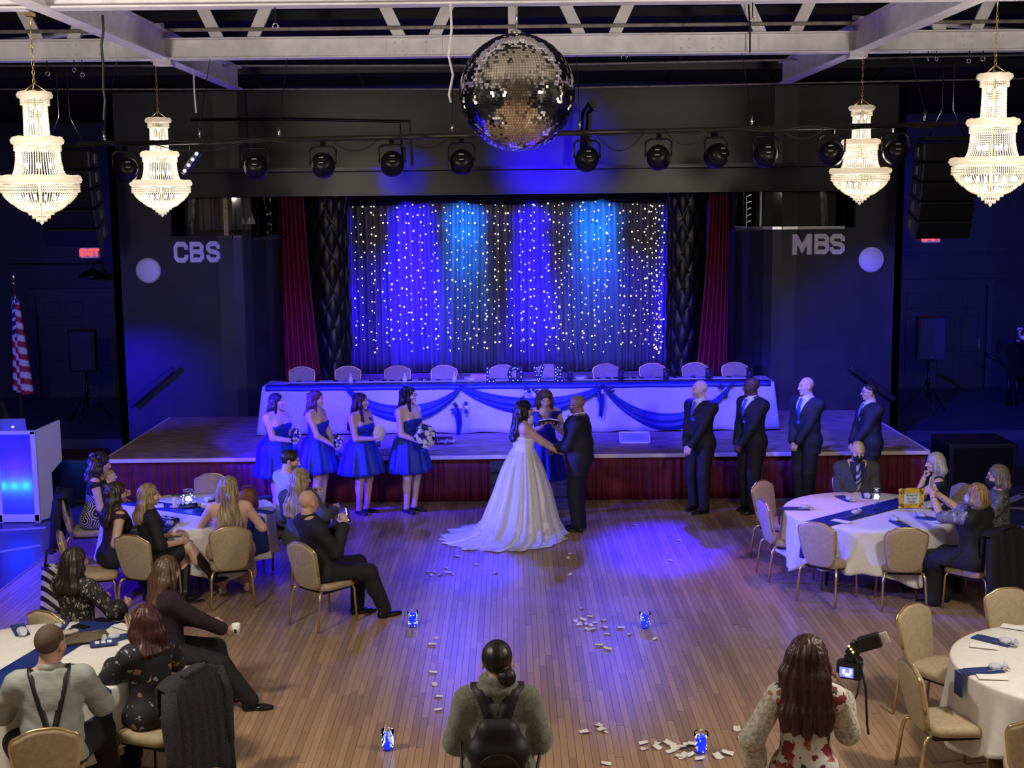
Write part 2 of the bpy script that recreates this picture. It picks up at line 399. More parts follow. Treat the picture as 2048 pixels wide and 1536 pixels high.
# roof: slopes down towards the stage house
prof = [(YB0-.2, 8.3), (6.0, 8.3), (11.0, 7.9), (15.0, 7.25), (18.5, 6.55), (21.6, 5.95), (27.4, 5.75)]
mb = MB()
mbl = MB()
for (y0, z0), (y1, z1) in zip(prof[:-1], prof[1:]):
    (mbl if y1 < 12 else mb).add([(XL-.2, y0, z0), (XR+.2, y0, z0), (XR+.2, y1, z1), (XL-.2, y1, z1), (XL-.2, y0, z0+.15), (XR+.2, y0, z0+.15), (XR+.2, y1, z1+.15), (XL-.2, y1, z1+.15)],
           [(0, 1, 2, 3), (7, 6, 5, 4), (0, 4, 5, 1), (1, 5, 6, 2), (2, 6, 7, 3), (3, 7, 4, 0)])
ceiling = struct('ceiling', mb, M_ROOF); mbl.build('painted_ceiling', M_ROOFL, ceiling)
def roof_z(y):
    for (y0, z0), (y1, z1) in zip(prof[:-1], prof[1:]):
        if y0 <= y <= y1: return z0+(z1-z0)*(y-y0)/(y1-y0)
    return 6
for x in np.arange(-10.4, 10.5, 1.62):                     # deck seams running up the slope
    mb = MB(); ys = [8, 11, 15, 18.5, 21.6]
    for a, b_ in zip(ys[:-1], ys[1:]): mb.bar((x, a, roof_z(a)-.03), (x, b_, roof_z(b_)-.03), .07, .06)
    mb.build('roof_rib', M_NAVY2, ceiling)
for y in (12.6, 14.2, 16.6, 18.0, 19.2, 20.4):
    mb = MB(); mb.box((0, y, roof_z(y)-.10), (22.6, .06, .12)); mb.build('purlin', M_NAVY2, ceiling)

# ---- stage house front wall (flat, then rounding in to the opening)
YS = 21.4
def left_outline():
    pts = [(-6.4, 27.2), (-6.4, YS)]
    for x in np.linspace(-6.2, -4.7, 9): pts.append((x, YS))
    for a in np.linspace(0, PI/2, 9)[1:]: pts.append((-4.6+.72*math.sin(a), YS+.95*(1-math.cos(a))))
    return pts
def mirror(pts, dx): return [(-x+dx, y) for x, y in pts]
def wall_ribbon(pts, zfun, m, name, parent=None, th=.12, kind=True):
    mb = MB()
    for (x0, y0), (x1, y1) in zip(pts[:-1], pts[1:]):
        d = np.array((x1-x0, y1-y0)); nrm = np.array((-d[1], d[0])); nrm = nrm/(np.linalg.norm(nrm)+1e-9)*th
        for z0, z1 in zfun((x0+x1)/2, (y0+y1)/2):
            q = [(x0, y0), (x1, y1), (x1+nrm[0], y1+nrm[1]), (x0+nrm[0], y0+nrm[1])]
            mb.add([(*p, z0) for p in q]+[(*p, z1) for p in q], [(0, 1, 5, 4), (1, 2, 6, 5), (2, 3, 7, 6), (3, 0, 4, 7), (4, 5, 6, 7), (3, 2, 1, 0)])
    return struct(name, mb, m, parent)
NZ0, NZ1 = 3.57, 4.20
LO = left_outline(); RO = [(-x-.10, y) for x, y in reversed(LO)]
def zl(x, y): return [(0, NZ0), (NZ1, 5.86)] if (-5.45 < x < -3.9 and y < 22.5) else [(0, 5.86)]
def zr(x, y): return [(0, NZ0+.05), (NZ1, 5.86)] if (3.75 < x < 5.45 and y < 22.5) else [(0, 5.86)]
wall_ribbon(LO, zl, M_NAVY, 'wall_stage_left'); wall_ribbon(RO, zr, M_NAVY, 'wall_stage_right')
# inner faces of the opening
OLX, ORX, OY = LO[-1][0], RO[0][0], LO[-1][1]
for nm, x in (('wall_wing_left', OLX-.06), ('wall_wing_right', ORX+.06)):
    mb = MB(); mb.box((x, (OY+27.2)/2, 3), (.12, 27.2-OY, 5.8)); struct(nm, mb, M_BLACK)
# wall above the opening, header box and its ledge
mb = MB(); mb.box(((OLX+ORX)/2, YS+.25, 5.2), (ORX-OLX+1.6, .14, 1.36)); struct('wall_header', mb, M_NAVY2)
mb = MB(); mb.box(((aty(805, 250, YS)[0]+aty(1560, 250, YS)[0])/2, YS+.15, 5.2), (aty(1560, 250, YS)[0]-aty(805, 250, YS)[0], .06, 1.3)); struct('trim_1', mb, M_NAVY2)
HX0, HX1 = -5.45, 5.15
hd = thing('header_box', None, None, (0, 0, 0)); hd['kind'] = 'structure'; hd.name = 'trim_2'
mb = MB(); mb.box(((HX0+HX1)/2, 21.28, 4.40), (HX1-HX0, .5, .36)); mb.build('fascia', M_NAVY2, hd, bevel=.012)
mb = MB(); mb.box(((HX0+HX1)/2, 21.0, 4.60), (HX1-HX0+.06, 1.0, .05)); mb.build('ledge', M_NAVY2, hd)
mb = MB(); mb.box(((HX0+HX1)/2, 21.25, 4.215), (HX1-HX0+.04, .56, .03)); mb.build('lower_moulding', M_NAVY2, hd)
# ---- display niches beside the opening
M_PALEWOOD = mat('pale_wood', (0.62, 0.50, 0.30), 0.5, noise=(4, .2), stretch=(1, 1, 8))
M_DRAPE_BR = mat('grey_brown_drape', (0.16, 0.14, 0.13), 0.8)
M_LEDGE = mat('bare_metal_ledge', (0.7, 0.7, 0.72), 0.3, metal=.8)
for side, out, z0, nx0, nx1 in (('left', LO, NZ0, -5.45, -3.9), ('right', RO, NZ0+.05, 3.75, 5.45)):
    pts = [p for p in out if nx0-.06 < p[0] < nx1+.06 and p[1] < 22.5]
    nw = thing('window_1' if side == 'left' else 'window_2', None, None); nw['kind'] = 'structure'
    mb = MB(); mb.box(((nx0+nx1)/2, 23.0, (z0+NZ1)/2), (nx1-nx0+.3, .06, NZ1-z0+.1)); mb.box(((nx0+nx1)/2, 22.3, z0-.03), (nx1-nx0+.2, 1.4, .04)); mb.build('niche_shell', M_NAVY2, nw)
    mb = MB()
    for (x0, y0), (x1, y1) in zip(pts[:-1], pts[1:]):
        mb.bar((x0, y0-.03, z0), (x1, y1-.03, z0), .10, .045)
    mb.build('sill', M_LEDGE if side == 'right' else M_NAVY2, nw)
    mb = MB()
    for (x0, y0), (x1, y1) in zip(pts[:-1], pts[1:]):
        mb.bar((x0, y0+.02, (z0+NZ1)/2), (x1, y1+.02, (z0+NZ1)/2), .008, NZ1-z0-.02)
    mb.build('pane', M_GLASS, nw)
    if side == 'left':
        mb = MB(); mb.grid(lambda u, v: (-5.12+.85*u, 22.0+.03*math.sin(u*40), z0+.1+v*.55), 60, 4); mb.build('drape_panel', M_DRAPE_BR, nw, solid=.01)
        mb = MB(); mb.box((-4.60, 21.62, (z0+NZ1)/2), (.07, .07, NZ1-z0)); mb.build('wooden_post', M_PALEWOOD, nw)
    else:
        mb = MB(); mb.bar((4.05, 21.6, z0), (4.05, 21.6, NZ1), .03, .03)
        mb.build('frame_post', M_LEDGE, nw)
        for k in range(5):
            mb = MB(); zz = z0+.03+k*.105
            mb.bar((3.86, 21.85, zz+.05), (3.97, 21.8, zz+.11), .012, .012); mb.build('ladder_rung', M_LEDGE, nw)
        mb = MB(); mb.bar((3.86, 21.83, z0), (3.86, 21.83, z0+.5), .014, .014); mb.build('ladder_rail', M_LEDGE, nw)
# ---- recessed doors in the far side walls
def panel_door(x0, x1, y, z0, z1, parent, name):
    d = MB(); d.box(((x0+x1)/2, y, (z0+z1)/2), (x1-x0, .05, z1-z0)); o = d.build(name, M_DOOR, parent)
    wd = x1-x0
    for cx in (.27, .73):
        for a, b_ in ((.05, .36), (.40, .73), (.80, .94)):
            p = MB(); p.box((x0+cx*wd, y-.03, z0+(a+b_)/2*(z1-z0)), (wd*.33, .025, (b_-a)*(z1-z0))); p.build('door_panel', M_DOOR, o, bevel=.01)
    return o
YD = 27.2
for nm, leaves, fx0, fx1 in (('door_1', [(-9.68, -8.66), (-8.56, -7.54)], -9.80, -7.42), ('door_2', [(7.5, 8.55), (8.65, 9.70)], 7.38, 9.82)):
    dr = thing(nm, None, None); dr['kind'] = 'structure'
    z0, z1 = .02, 2.28
    for a, b_ in leaves: panel_door(a, b_, YD-.06, z0, z1, dr, 'door_leaf')
    f = MB()
    for x in (fx0, fx1, (fx0+fx1)/2): f.box((x, YD-.04, (z0+z1)/2), (.11, .1, z1-z0))
    f.box(((fx0+fx1)/2, YD-.05, z1+.07), (fx1-fx0+.11, .12, .14)); f.build('door_frame', M_DOOR, dr)
    f = MB(); f.box(((fx0+fx1)/2, YD-.03, z1+.75), (fx1-fx0+.6, .05, .05)); f.box(((fx0+fx1)/2, YD-.03, z1+.2), (fx1-fx0+.8, .05, .04)); f.build('picture_rail', M_DOOR, dr)
    f = MB(); f.box(((leaves[0][0]+leaves[0][1])/2, YD-.10, z0+.035), (leaves[0][1]-leaves[0][0]-.1, .02, .015)); f.box(((leaves[1][0]+leaves[1][1])/2, YD-.10, z0+.035), (leaves[1][1]-leaves[1][0]-.1, .02, .015)); f.build('kick_strip', M_CHROME, dr)
    for a, b_ in leaves:
        h = MB(); h.bar((b_-.10, YD-.12, 1.0), (b_-.10, YD-.12, 1.22), .025, .03); h.build('door_handle', M_CHROME, dr)
    if nm == 'door_1':
        h = MB(); h.box((-9.35, YD-.12, .10), (.28, .05, .10)); h.build('door_closer', M_CHROME, dr)
# low raised landing in front of the left doors and ledge by the right doors
for nm, x0, x1 in (('trim_3', -11.4, -6.42), ('trim_4', 6.32, 11.4)):
    mb = MB(); mb.box(((x0+x1)/2, 24.6, .09), (x1-x0, 5.1, .18)); struct(nm, mb, M_CARPETD)

# ================================================================ STAGE
M_STCARP = mat('brown_stage_carpet', (0.34, 0.235, 0.185), 0.9, noise=(9, .6), stretch=(.35, 2.4, 1), bump=(60, .2))
M_NOSING = mat('pale_stage_nosing', (0.80, 0.72, 0.60), 0.45)
M_SKIRT = mat('burgundy_skirt', (0.135, 0.010, 0.030), 0.65, noise=(8, .25))
M_RED = mat('burgundy_drape', (0.27, 0.014, 0.055), 0.6, noise=(5, .25), stretch=(4, 4, .4))
SZ = 0.65; SX0, SX1, SY0 = -5.58, 5.68, 17.82
stage = thing('stage', 'low stage with brown carpet, pale front edge and burgundy pleated skirt', 'stage')
mb = MB(); mb.box(((SX0+SX1)/2, (SY0+YS-.01)/2, SZ-.03), (SX1-SX0, YS-.01-SY0, .06)); mb.build('deck', M_STCARP, stage)
mb = MB(); mb.box(((OLX+ORX)/2, (YS+27.1)/2, SZ-.03), (ORX-OLX-.02, 27.1-YS, .06)); struct('floor_stage', mb, M_STCARP)
mb = MB(); mb.box(((SX0+SX1)/2, SY0-.015, SZ-.025), (SX1-SX0+.04, .04, .055)); mb.build('nosing', M_NOSING, stage, bevel=.01)
for x in (SX0-.01, SX1+.01):
    mb = MB(); mb.box((x, (SY0+YS)/2-.01, SZ-.02), (.035, YS-SY0-.03, .045)); mb.build('side_nosing', M_NOSING, stage)
def pleats(x0, x1, y, z0, z1, n, amp):
    rnd = np.random.default_rng(int(abs(x0*100))+3); ph = np.cumsum(rnd.uniform(.6, 1.4, 4000))
    def f(u, v):
        x = x0+(x1-x0)*u; k = u*n; i = int(k)
        wob = math.sin(2*PI*(k+.25*math.sin(k*1.7)))
        return (x+.006*math.sin(k*3+v*2), y+amp*wob*(.45+.55*v)*(1+.3*math.sin(k*.9)), z1+(z0-z1)*v)
    return f
mb = MB(); mb.grid(pleats(SX0+.02, SX1-.02, SY0+.03, .01, SZ-.05, 110, .014), 1100, 5); mb.build('front_skirt', M_SKIRT, stage, solid=.004)
for x in (SX0+.03, SX1-.03):
    mb = MB(); mb.grid(lambda u, v, x=x: (x+.012*math.sin(u*180), SY0+.04+u*3.5, SZ-.05+(.01-SZ+.05)*v), 240, 4); mb.build('side_skirt', M_SKIRT, stage, solid=.004)
# steps up to the stage
M_STEP = mat('grey_blue_step_carpet', (0.075, 0.075, 0.095), 0.9, noise=(40, .4), bump=(60, .2))
stp = thing('stage_steps', 'grey carpeted steps against the burgundy stage skirt behind the couple', 'steps', (.28, 17.30, 0))
for k in range(4):
    mb = MB(); d = .48-.12*k; mb.box((0, .48-d/2, .07+.145*k), (1.18, d, .14)); mb.build('step', M_STEP, stp, bevel=.012)
# dark subwoofer boxes at the stage corners
for x, y, lab in ((-6.25, 18.3, 'black subwoofer box between the white booth and the stage'), (6.62, 18.75, 'black subwoofer box beside the grey haired woman, at the stage end')):
    t = thing('subwoofer', lab, 'speaker', (x, y, 0))
    mb = MB(); mb.box((0, 0, .33), (.95, .85, .62)); mb.build('cabinet', M_BLACK, t, bevel=.02)
    mb = MB(); mb.box((0, -.435, .33), (.82, .02, .50)); mb.build('grille', M_BLACKM, t)

# ================================================================ ROOF STEEL
def chord(name, lab, y, z, x0, x1, m):
    t = thing(name, lab, 'truss')
    mb = MB(); mb.box(((x0+x1)/2, y, z+.115), (x1-x0, .03, .21)); mb.box(((x0+x1)/2, y, z+.008), (x1-x0, .20, .016)); mb.box(((x0+x1)/2, y, z+.222), (x1-x0, .20, .016)); mb.build('lower_chord', m, t)
    mb = MB(); mb.box(((x0+x1)/2, y, z+1.55), (x1-x0, .14, .18)); mb.build('upper_chord', m, t)
    return t
ZT = 5.69
tB = chord('roof_truss', 'white painted steel roof truss crossing just behind the mirror ball', 15.2, ZT, -11.4, 11.4, M_STEEL)
tA = chord('roof_truss', 'white painted steel roof truss that the mirror ball hangs from', 11.35, ZT+.01, -11.4, 11.4, M_STEEL)
for t, y in ((tB, 15.2), (tA, 11.35)):
    k = 0
    for c in (-9.1, -7.1, -5.06, -3.05, -1.02, .99, 3.01, 5.02, 7.05, 9.05):
        for (p, q) in (((c-.19, ZT+.22), (c-.80, ZT+1.5)), ((c+.19, ZT+.22), (c+.80, ZT+1.5))):
            mb = MB(); mb.bar((p[0], y, p[1]), (q[0], y, q[1]), .13, .05, up=(0, 1, 0)); mb.build('diagonal', M_STEEL, t)
    mb = MB(); mb.bar((.05, y, ZT+.2), (.05, y, ZT+1.5), .10, .05, up=(0, 1, 0)); mb.build('post', M_STEEL, t)
    # gusset plates with rivets
    for gx in (-4.7, -1.05, 2.15, 5.3):
        mb = MB(); mb.box((gx, y-.022, ZT+.115), (.62, .012, .19)); g = mb.build('gusset_plate', M_STEEL, t)
        rv = MB()
        for dx in (-.22, -.13, .13, .22):
            for dz in (-.05, .05): rv.ball((gx+dx, y-.03, ZT+.115+dz), .016, 6, 4)
        rv.build('rivet_row', M_STEEL, g, kind='stuff')
    mb = MB(); mb.tube([(-11.3, y-.05, ZT+.32), (11.3, y-.05, ZT+.32)], .022); mb.build('conduit', M_RUST, t)
for sx, lab in ((-1, 'white steel beam running to the stage over the booth side'), (1, 'white steel beam running to the stage over the reserved table')):
    x = -3.86 if sx < 0 else 3.90
    t = thing('roof_beam', lab, 'beam')
    mb = MB(); mb.box((x, 11.9, ZT+.16), (.04, 14.6, .28)); mb.box((x, 11.9, ZT+.012), (.17, 14.6, .018)); mb.box((x, 11.9, ZT+.305), (.17, 14.6, .018)); mb.build('web', M_STEEL, t)
    mb = MB(); mb.box((x, 15.2, ZT-.03), (.2, .2, .06)); mb.build('bearing_plate', M_STEEL, t)
# thin bracing rods
for i, (a, b_) in enumerate((((-11, 12.6, 5.95), (-1.5, 15.0, 6.9)), ((11, 12.6, 5.95), (2.0, 15.0, 6.9)), ((-11, 17.5, 5.8), (-3.9, 15.4, 6.1)), ((11, 17.5, 5.8), (3.9, 15.4, 6.1)))):
    mb = MB(); mb.tube([a, b_], .028, 6)
    o = mb.build('brace_rod', M_STEEL); tag(o, ['pale bracing rod under the roof, from the booth side wall up to the middle', 'pale bracing rod under the roof, from the bar side wall up to the middle', 'pale bracing rod behind the truss on the booth side', 'pale bracing rod behind the truss on the reserved table side'][i], 'rod')
for z, y in ((5.72, 19.4), (5.93, 18.2)):
    mb = MB(); mb.tube([(-9, y, z+.05), (0, y, z-.04), (9, y, z+.05)], .014, 6); o = mb.build('sagging_cable', M_RUST); tag(o, 'thin cable slung under the dark roof, %s' % ('lower one' if z < 5.8 else 'upper one'), 'cable')
# ================================================================ CHAIRS
M_SEAT = mat('beige_chair_cloth', (0.40, 0.315, 0.20), 0.75, noise=(35, .12), bump=(200, .1))
M_GOLD = mat('gold_chair_frame', (0.66, 0.50, 0.25), 0.28, metal=.85)
def smooth_poly(pts, it=2):
    for _ in range(it):
        q = []
        for i in range(len(pts)):
            a, b_ = pts[i], pts[(i+1) % len(pts)]
            q += [(a[0]*.75+b_[0]*.25, a[1]*.75+b_[1]*.25), (a[0]*.25+b_[0]*.75, a[1]*.25+b_[1]*.75)]
        pts = q
    return pts
_half = [(.0, .0), (.11, .005), (.160, .05), (.177, .13), (.196, .28), (.206, .38), (.193, .425), (.150, .44), (.105, .468), (.05, .480)]
def make_chair():
    t = thing('banquet_chair', 'x', 'chair')
    out = smooth_poly(_half+[(-x, y) for x, y in reversed(_half[1:])], 1)
    tilt = Matrix.Translation((0, -.215, .39)) @ Matrix.Rotation(math.radians(12), 4, 'X') @ Matrix.Rotation(PI/2, 4, 'X')
    # padded back: layered outlines give a pillow section
    def ring(sc, dz): return [tuple(tilt @ Vector((x*sc, (y-.25)*sc+.25, dz))) for x, y in out]
    n = len(out); layers = [ring(.90, -.030), ring(.97, -.024), ring(1.0, -.008), ring(1.0, .014), ring(.97, .024), ring(.9, .028)]
    mb = MB(); vs = [p for l in layers for p in l]
    mb.add(vs, [(i*n+k, (i+1)*n+k, (i+1)*n+(k+1) % n, i*n+(k+1) % n) for i in range(5) for k in range(n)], True)
    mb.f += [tuple(range(n)), tuple(5*n+k for k in reversed(range(n)))]; mb.sm += [True, True]
    mb.build('backrest', M_SEAT, t)
    fr = [tilt @ Vector((x*1.012, (y-.25)*1.012+.25, .003)) for x, y in out]
    sel = [p for p in fr if p.z > .50]
    k0 = max(range(n), key=lambda i: (fr[i]-fr[i-1]).length if fr[i].z > .5 and fr[i-1].z <= .5 else -1)
    path = [fr[(k0+i) % n] for i in range(n) if fr[(k0+i) % n].z > .47]
    mb = MB(); mb.tube(path, .0125, 6); mb.build('back_frame', M_GOLD, t)
    mb = MB()
    def seat(u, v):
        a = 2*PI*u; ca, sa = math.cos(a), math.sin(a); e = .45
        x = math.copysign(abs(ca)**e, ca); y = math.copysign(abs(sa)**e, sa)
        prof = [(.86, .372), (.985, .380), (1.0, .412), (.985, .434), (.90, .450), (.6, .458), (.02, .462)]
        f = v*(len(prof)-1); i = min(int(f), len(prof)-2); q = f-i
        r = prof[i][0]*(1-q)+prof[i+1][0]*q; z = prof[i][1]*(1-q)+prof[i+1][1]*q
        wx = .212+.012*y
        return (x*r*wx, .015+y*r*.225, z)
    mb.grid(seat, 32, 7, closed_u=True); mb.build('seat', M_SEAT, t)
    for s in (-1, 1):
        mb = MB(); mb.tube([(s*.165, -.20, .38), (s*.185, -.235, .378), (s*.198, -.255, .35), (s*.205, -.265, .30), (s*.215, -.30, .012)], .0135, 6); mb.build('leg', M_GOLD, t)
        mb = MB(); mb.tube([(s*.18, .17, .375), (s*.195, .19, .34), (s*.203, .205, .012)], .0125, 6); mb.build('leg', M_GOLD, t)
    mb = MB(); mb.box((0, 0, .366), (.38, .38, .02)); mb.build('seat_frame', M_BLACKM, t)
    return t
_chair0 = make_chair(); _used = []
def place_chair(x, y, rz, label, group=None, z=0.0):
    """rz = heading the chair faces (0 = towards the stage)"""
    c = _chair0 if not _used else copy_tree(_chair0)
    _used.append(c); c.location = (x, y, z); c.rotation_euler = (0, 0, rz); c['label'] = label
    if 'group' in c: del c['group']
    if group: c['group'] = group
    return c
def face(a, b):   # heading so that local +Y points from a to b
    return math.atan2(-(b[0]-a[0]), b[1]-a[1])

# head table chairs
HTX = [600, 693, 793, 887, 1005, 1097, 1213, 1307, 1393, 1473]
labs = ['booth end of the long head table, one in from nothing', ]
HTL = ['beige banquet chair at the end of the head table nearest the white booth', 'second beige chair along the head table from its booth end', 'third beige chair along the head table, behind the tallest bridesmaid',
       'fourth beige chair along the head table, above the swag peak', 'beige head table chair behind the marquee letter L', 'beige head table chair behind the marquee letters V and E',
       'beige head table chair behind the groom', 'beige head table chair fourth from the groomsmen end', 'beige head table chair above the first bald groomsman', 'last beige head table chair at the groomsmen end']
HTL[7] = 'beige head table chair standing next after the one behind the groom'
for px, lb in zip(HTX, HTL):
    p = aty(px, 735, 20.75); place_chair(p[0], 20.62, PI, lb, 'chairs behind the head table', SZ)

# ================================================================ ROUND TABLES
M_CLOTH = mat('white_tablecloth', (0.72, 0.70, 0.66), 0.8, noise=(20, .05), bump=(150, .08))
M_NVY = mat('navy_napkin_cloth', (0.022, 0.040, 0.16), 0.65, noise=(30, .25))
M_RUN = mat('navy_satin_runner', (0.015, 0.035, 0.20), 0.38, noise=(10, .2))
M_WHITE = mat('white_card', (0.78, 0.77, 0.74), 0.7)
M_TULLE = mat('white_tulle', (0.48, 0.50, 0.58), 0.6)
T1, T2, T3, T4 = (3.83, 13.87), (-3.56, 14.2), (-3.52, 9.40), (4.07, 9.08)
TR, TZ = .91, .76
def round_table(c, lab, seed, turn):
    t = thing('round_table', 'round folding banquet table under a cloth, '+lab, 'table', (*c, 0))
    mb = MB(); mb.lathe([(TR-.01, TZ-.04), (TR-.01, TZ-.012)], 40); mb.build('tabletop', mat('table_ply', (.35, .24, .13), .6), t)
    for a in (0, PI/2, PI, 1.5*PI):
        mb = MB(); mb.tube([(.5*math.cos(a+.4), .5*math.sin(a+.4), TZ-.05), (.56*math.cos(a+.4), .56*math.sin(a+.4), .01)], .016, 6); mb.build('leg', M_BLACKM, t)
    mb = MB(); nu = 180
    def f(u, v):
        a = 2*PI*u
        if v < .25: r = TR*(v/.25)*1.0; return (r*math.cos(a), r*math.sin(a), TZ+.002)
        if v < .33:
            q = (v-.25)/.08; return ((TR+.012*math.sin(q*PI/2))*math.cos(a), (TR+.012*math.sin(q*PI/2))*math.sin(a), TZ+.002-.012*q)
        q = (v-.33)/.67
        drop = .44+.13*max(0, math.cos(4*(a-turn)))**2
        fold = math.sin(15*a+seed+1.5*math.sin(3*a))+.5*math.sin(27*a+2*seed)
        r = TR+.012+q*(.03+.045*fold*q**.6)
        return (r*math.cos(a), r*math.sin(a), TZ-.012-q*drop)
    mb.grid(f, nu, 25, closed_u=True)
    o = mb.build('tablecloth', M_CLOTH, None, (c[0], c[1], 0), solid=.003); tag(o, 'white tablecloth draped over the '+lab, 'tablecloth')
def runner(c, ang, lab, m=None, hang=(.36, .36), wd=.30):
    d = np.array((math.cos(ang), math.sin(ang))); n = np.array((-d[1], d[0])); mb = MB()
    L = TR+.03; path = [(-L-.012, TZ-hang[0]), (-L-.004, TZ-.08), (-L, TZ-.01), (-L+.03, TZ+.0075)]+[(q, TZ+.0075) for q in np.linspace(-.8, .8, 9)]+[(L-.03, TZ+.0075), (L, TZ-.01), (L+.004, TZ-.08), (L+.012, TZ-hang[1])]
    K = len(path)
    def f(u, v):
        s, z = path[min(K-1, round(v*(K-1)))]; k = (u-.5)*wd
        if abs(s) > L-.02:  # hanging end bellies outwards to clear the folds
            s = math.copysign(abs(s)+.055*min(1, (TZ-z)/.15)+.01*math.sin(u*9), s)
        return (c[0]+d[0]*s+n[0]*k, c[1]+d[1]*s+n[1]*k, z+.001*math.sin(u*12))
    mb.grid(f, 9, K); o = mb.build('table_runner', m or M_RUN, solid=.003); return tag(o, lab, 'runner')
round_table(T1, 'reserved table with the gold frame', .4, .25)
round_table(T2, 'table with the glowing globe and black clutch', 1.9, .6)
round_table(T3, 'near table where the man in braces sits', 3.1, .35)
round_table(T4, 'empty near table cut by the picture edge', 4.4, .2)
def ang_of(c, p, q): 
    a, b_ = atz(*p, TZ), atz(*q, TZ); return math.atan2(b_[1]-a[1], b_[0]-a[0])
runner(T1, ang_of(T1, (1680, 1055), (1850, 1010)), 'navy runner across the reserved table under the gold frame')
runner(T2, ang_of(T2, (300, 1010), (540, 1045)), 'navy runner across the table with the glowing globe')
runner(T3, ang_of(T3, (110, 1330), (235, 1250)), 'blue runner across the near table under the brown clutch')
runner(T4, ang_of(T4, (2030, 1395), (2120, 1300)), 'blue runner on the empty near table')

def napkin(x, y, rz, lab, group, z=TZ+.004, favor=True, hang=0.0):
    t = thing('napkin_setting', lab, 'napkin', (x, y, z), rz, group)
    mb = MB(); mb.box((0, 0, .006), (.11, .30, .010)); mb.box((0, .012, .014), (.10, .26, .006)); mb.build('folded_napkin', M_NVY, t, bevel=.003)
    if hang:
        mb = MB(); mb.box((0, -.15-.02, -hang/2+.008), (.11, .012, hang)); mb.build('hanging_end', M_NVY, t, bevel=.003)
    if favor:
        mb = MB(); mb.ball((0, .10, .034), (.042, .05, .024), 10, 6); mb.build('favor_bag', M_TULLE, t)
        mb = MB(); mb.lathe([(.012, 0), (.008, .018), (.03, .045)], 8, (0, .145, .02), rotm('X', -1.1)); mb.build('bag_neck', M_TULLE, t)
    mb = MB(); mb.bar((.035, .02, .02), (.03, .20, .02), .012, .004); mb.build('knife', M_CHROME, t)
    return t
def card(x, y, rz, lab, grp, wd=.10, L_=.20, z=TZ+.006):
    mb = MB(); mb.box((0, 0, .002), (wd, L_, .003)); o = mb.build('menu_card', M_WHITE, None, (x, y, z)); o.rotation_euler = (0, 0, rz); tag(o, lab, 'card', grp)
def on_table(px, py, z=TZ): return atz(px, py, z)
SET = [  # pixel of the napkin middle, table, label
    ((1690, 999), T1, 'navy napkin with favor bag at the reserved table, by the masked man in grey'),
    ((1640, 1020), T1, 'navy napkin hanging over the reserved table edge beside two empty chairs'),
    ((1733, 992), T1, 'navy napkin right in front of the seated masked man in grey'),
    ((1700, 1034), T1, 'navy napkin with favor bag lying on the reserved table runner'),
    ((1800, 1050), T1, 'navy napkin above the empty chair at the front of the reserved table'),
    ((1862, 1040), T1, 'navy napkin beside the white menu at the reserved table'),
    ((1890, 1019), T1, 'navy napkin in front of the woman holding up her phone'),
    ((345, 1048), T2, 'navy napkin hanging over the table edge by the black clutch'),
    ((520, 998), T2, 'navy napkin in front of the bearded man at the globe table'),
    ((430, 1000), T2, 'navy napkin at the globe table before the empty blue-lit chair'),
    ((40, 1262), T3, 'folded blue napkin at the far edge of the near table'),
    ((120, 1254), T3, 'folded blue napkin beside the black phone on the near table'),
    ((252, 1275), T3, 'blue napkin with favor bag by the woman with auburn hair'),
    ((205, 1385), T3, 'long blue napkin hanging over the near table edge beside the man in braces'),
    ((1985, 1284), T4, 'navy napkin at the far setting of the empty near table'),
    ((1985, 1343), T4, 'navy napkin folded over the edge of the empty near table'),
]
for (px, py), c, lb in SET:
    p = on_table(px, py); rz = face((p[0], p[1]), c); d = math.hypot(p[0]-c[0], p[1]-c[1])
    hang = .34 if 'long blue' in lb else .17 if 'hanging' in lb or 'over the edge' in lb else 0
    if hang:   # slide out to the table edge
        u = np.array((p[0]-c[0], p[1]-c[1])); u = u/np.linalg.norm(u)*(TR-.115); p = np.array((c[0]+u[0], c[1]+u[1], TZ))
    napkin(p[0], p[1], rz, lb, 'napkin settings', hang=hang)
for (px, py), rz, lb in (((1683, 1045), .8, 'white menu card on the reserved table runner'), ((1885, 1047), -1.2, 'white menu card on a navy napkin at the reserved table'), ((318, 1014), .3, 'white card on the globe table by the blonde in black'),
                        ((1968, 1296), 1.2, 'white menu strip near the far napkin of the empty table'), ((1985, 1358), 1.45, 'white menu strip near the folded napkin of the empty table'), ((2030, 1258), 1.0, 'white menu card at the far edge of the empty near table'), ((248, 1257), .9, 'white card at the far edge of the near table')):
    p = on_table(px, py); card(p[0], p[1], rz, lb, 'menu cards', z=TZ+(.022 if 'napkin at' in lb else .013))

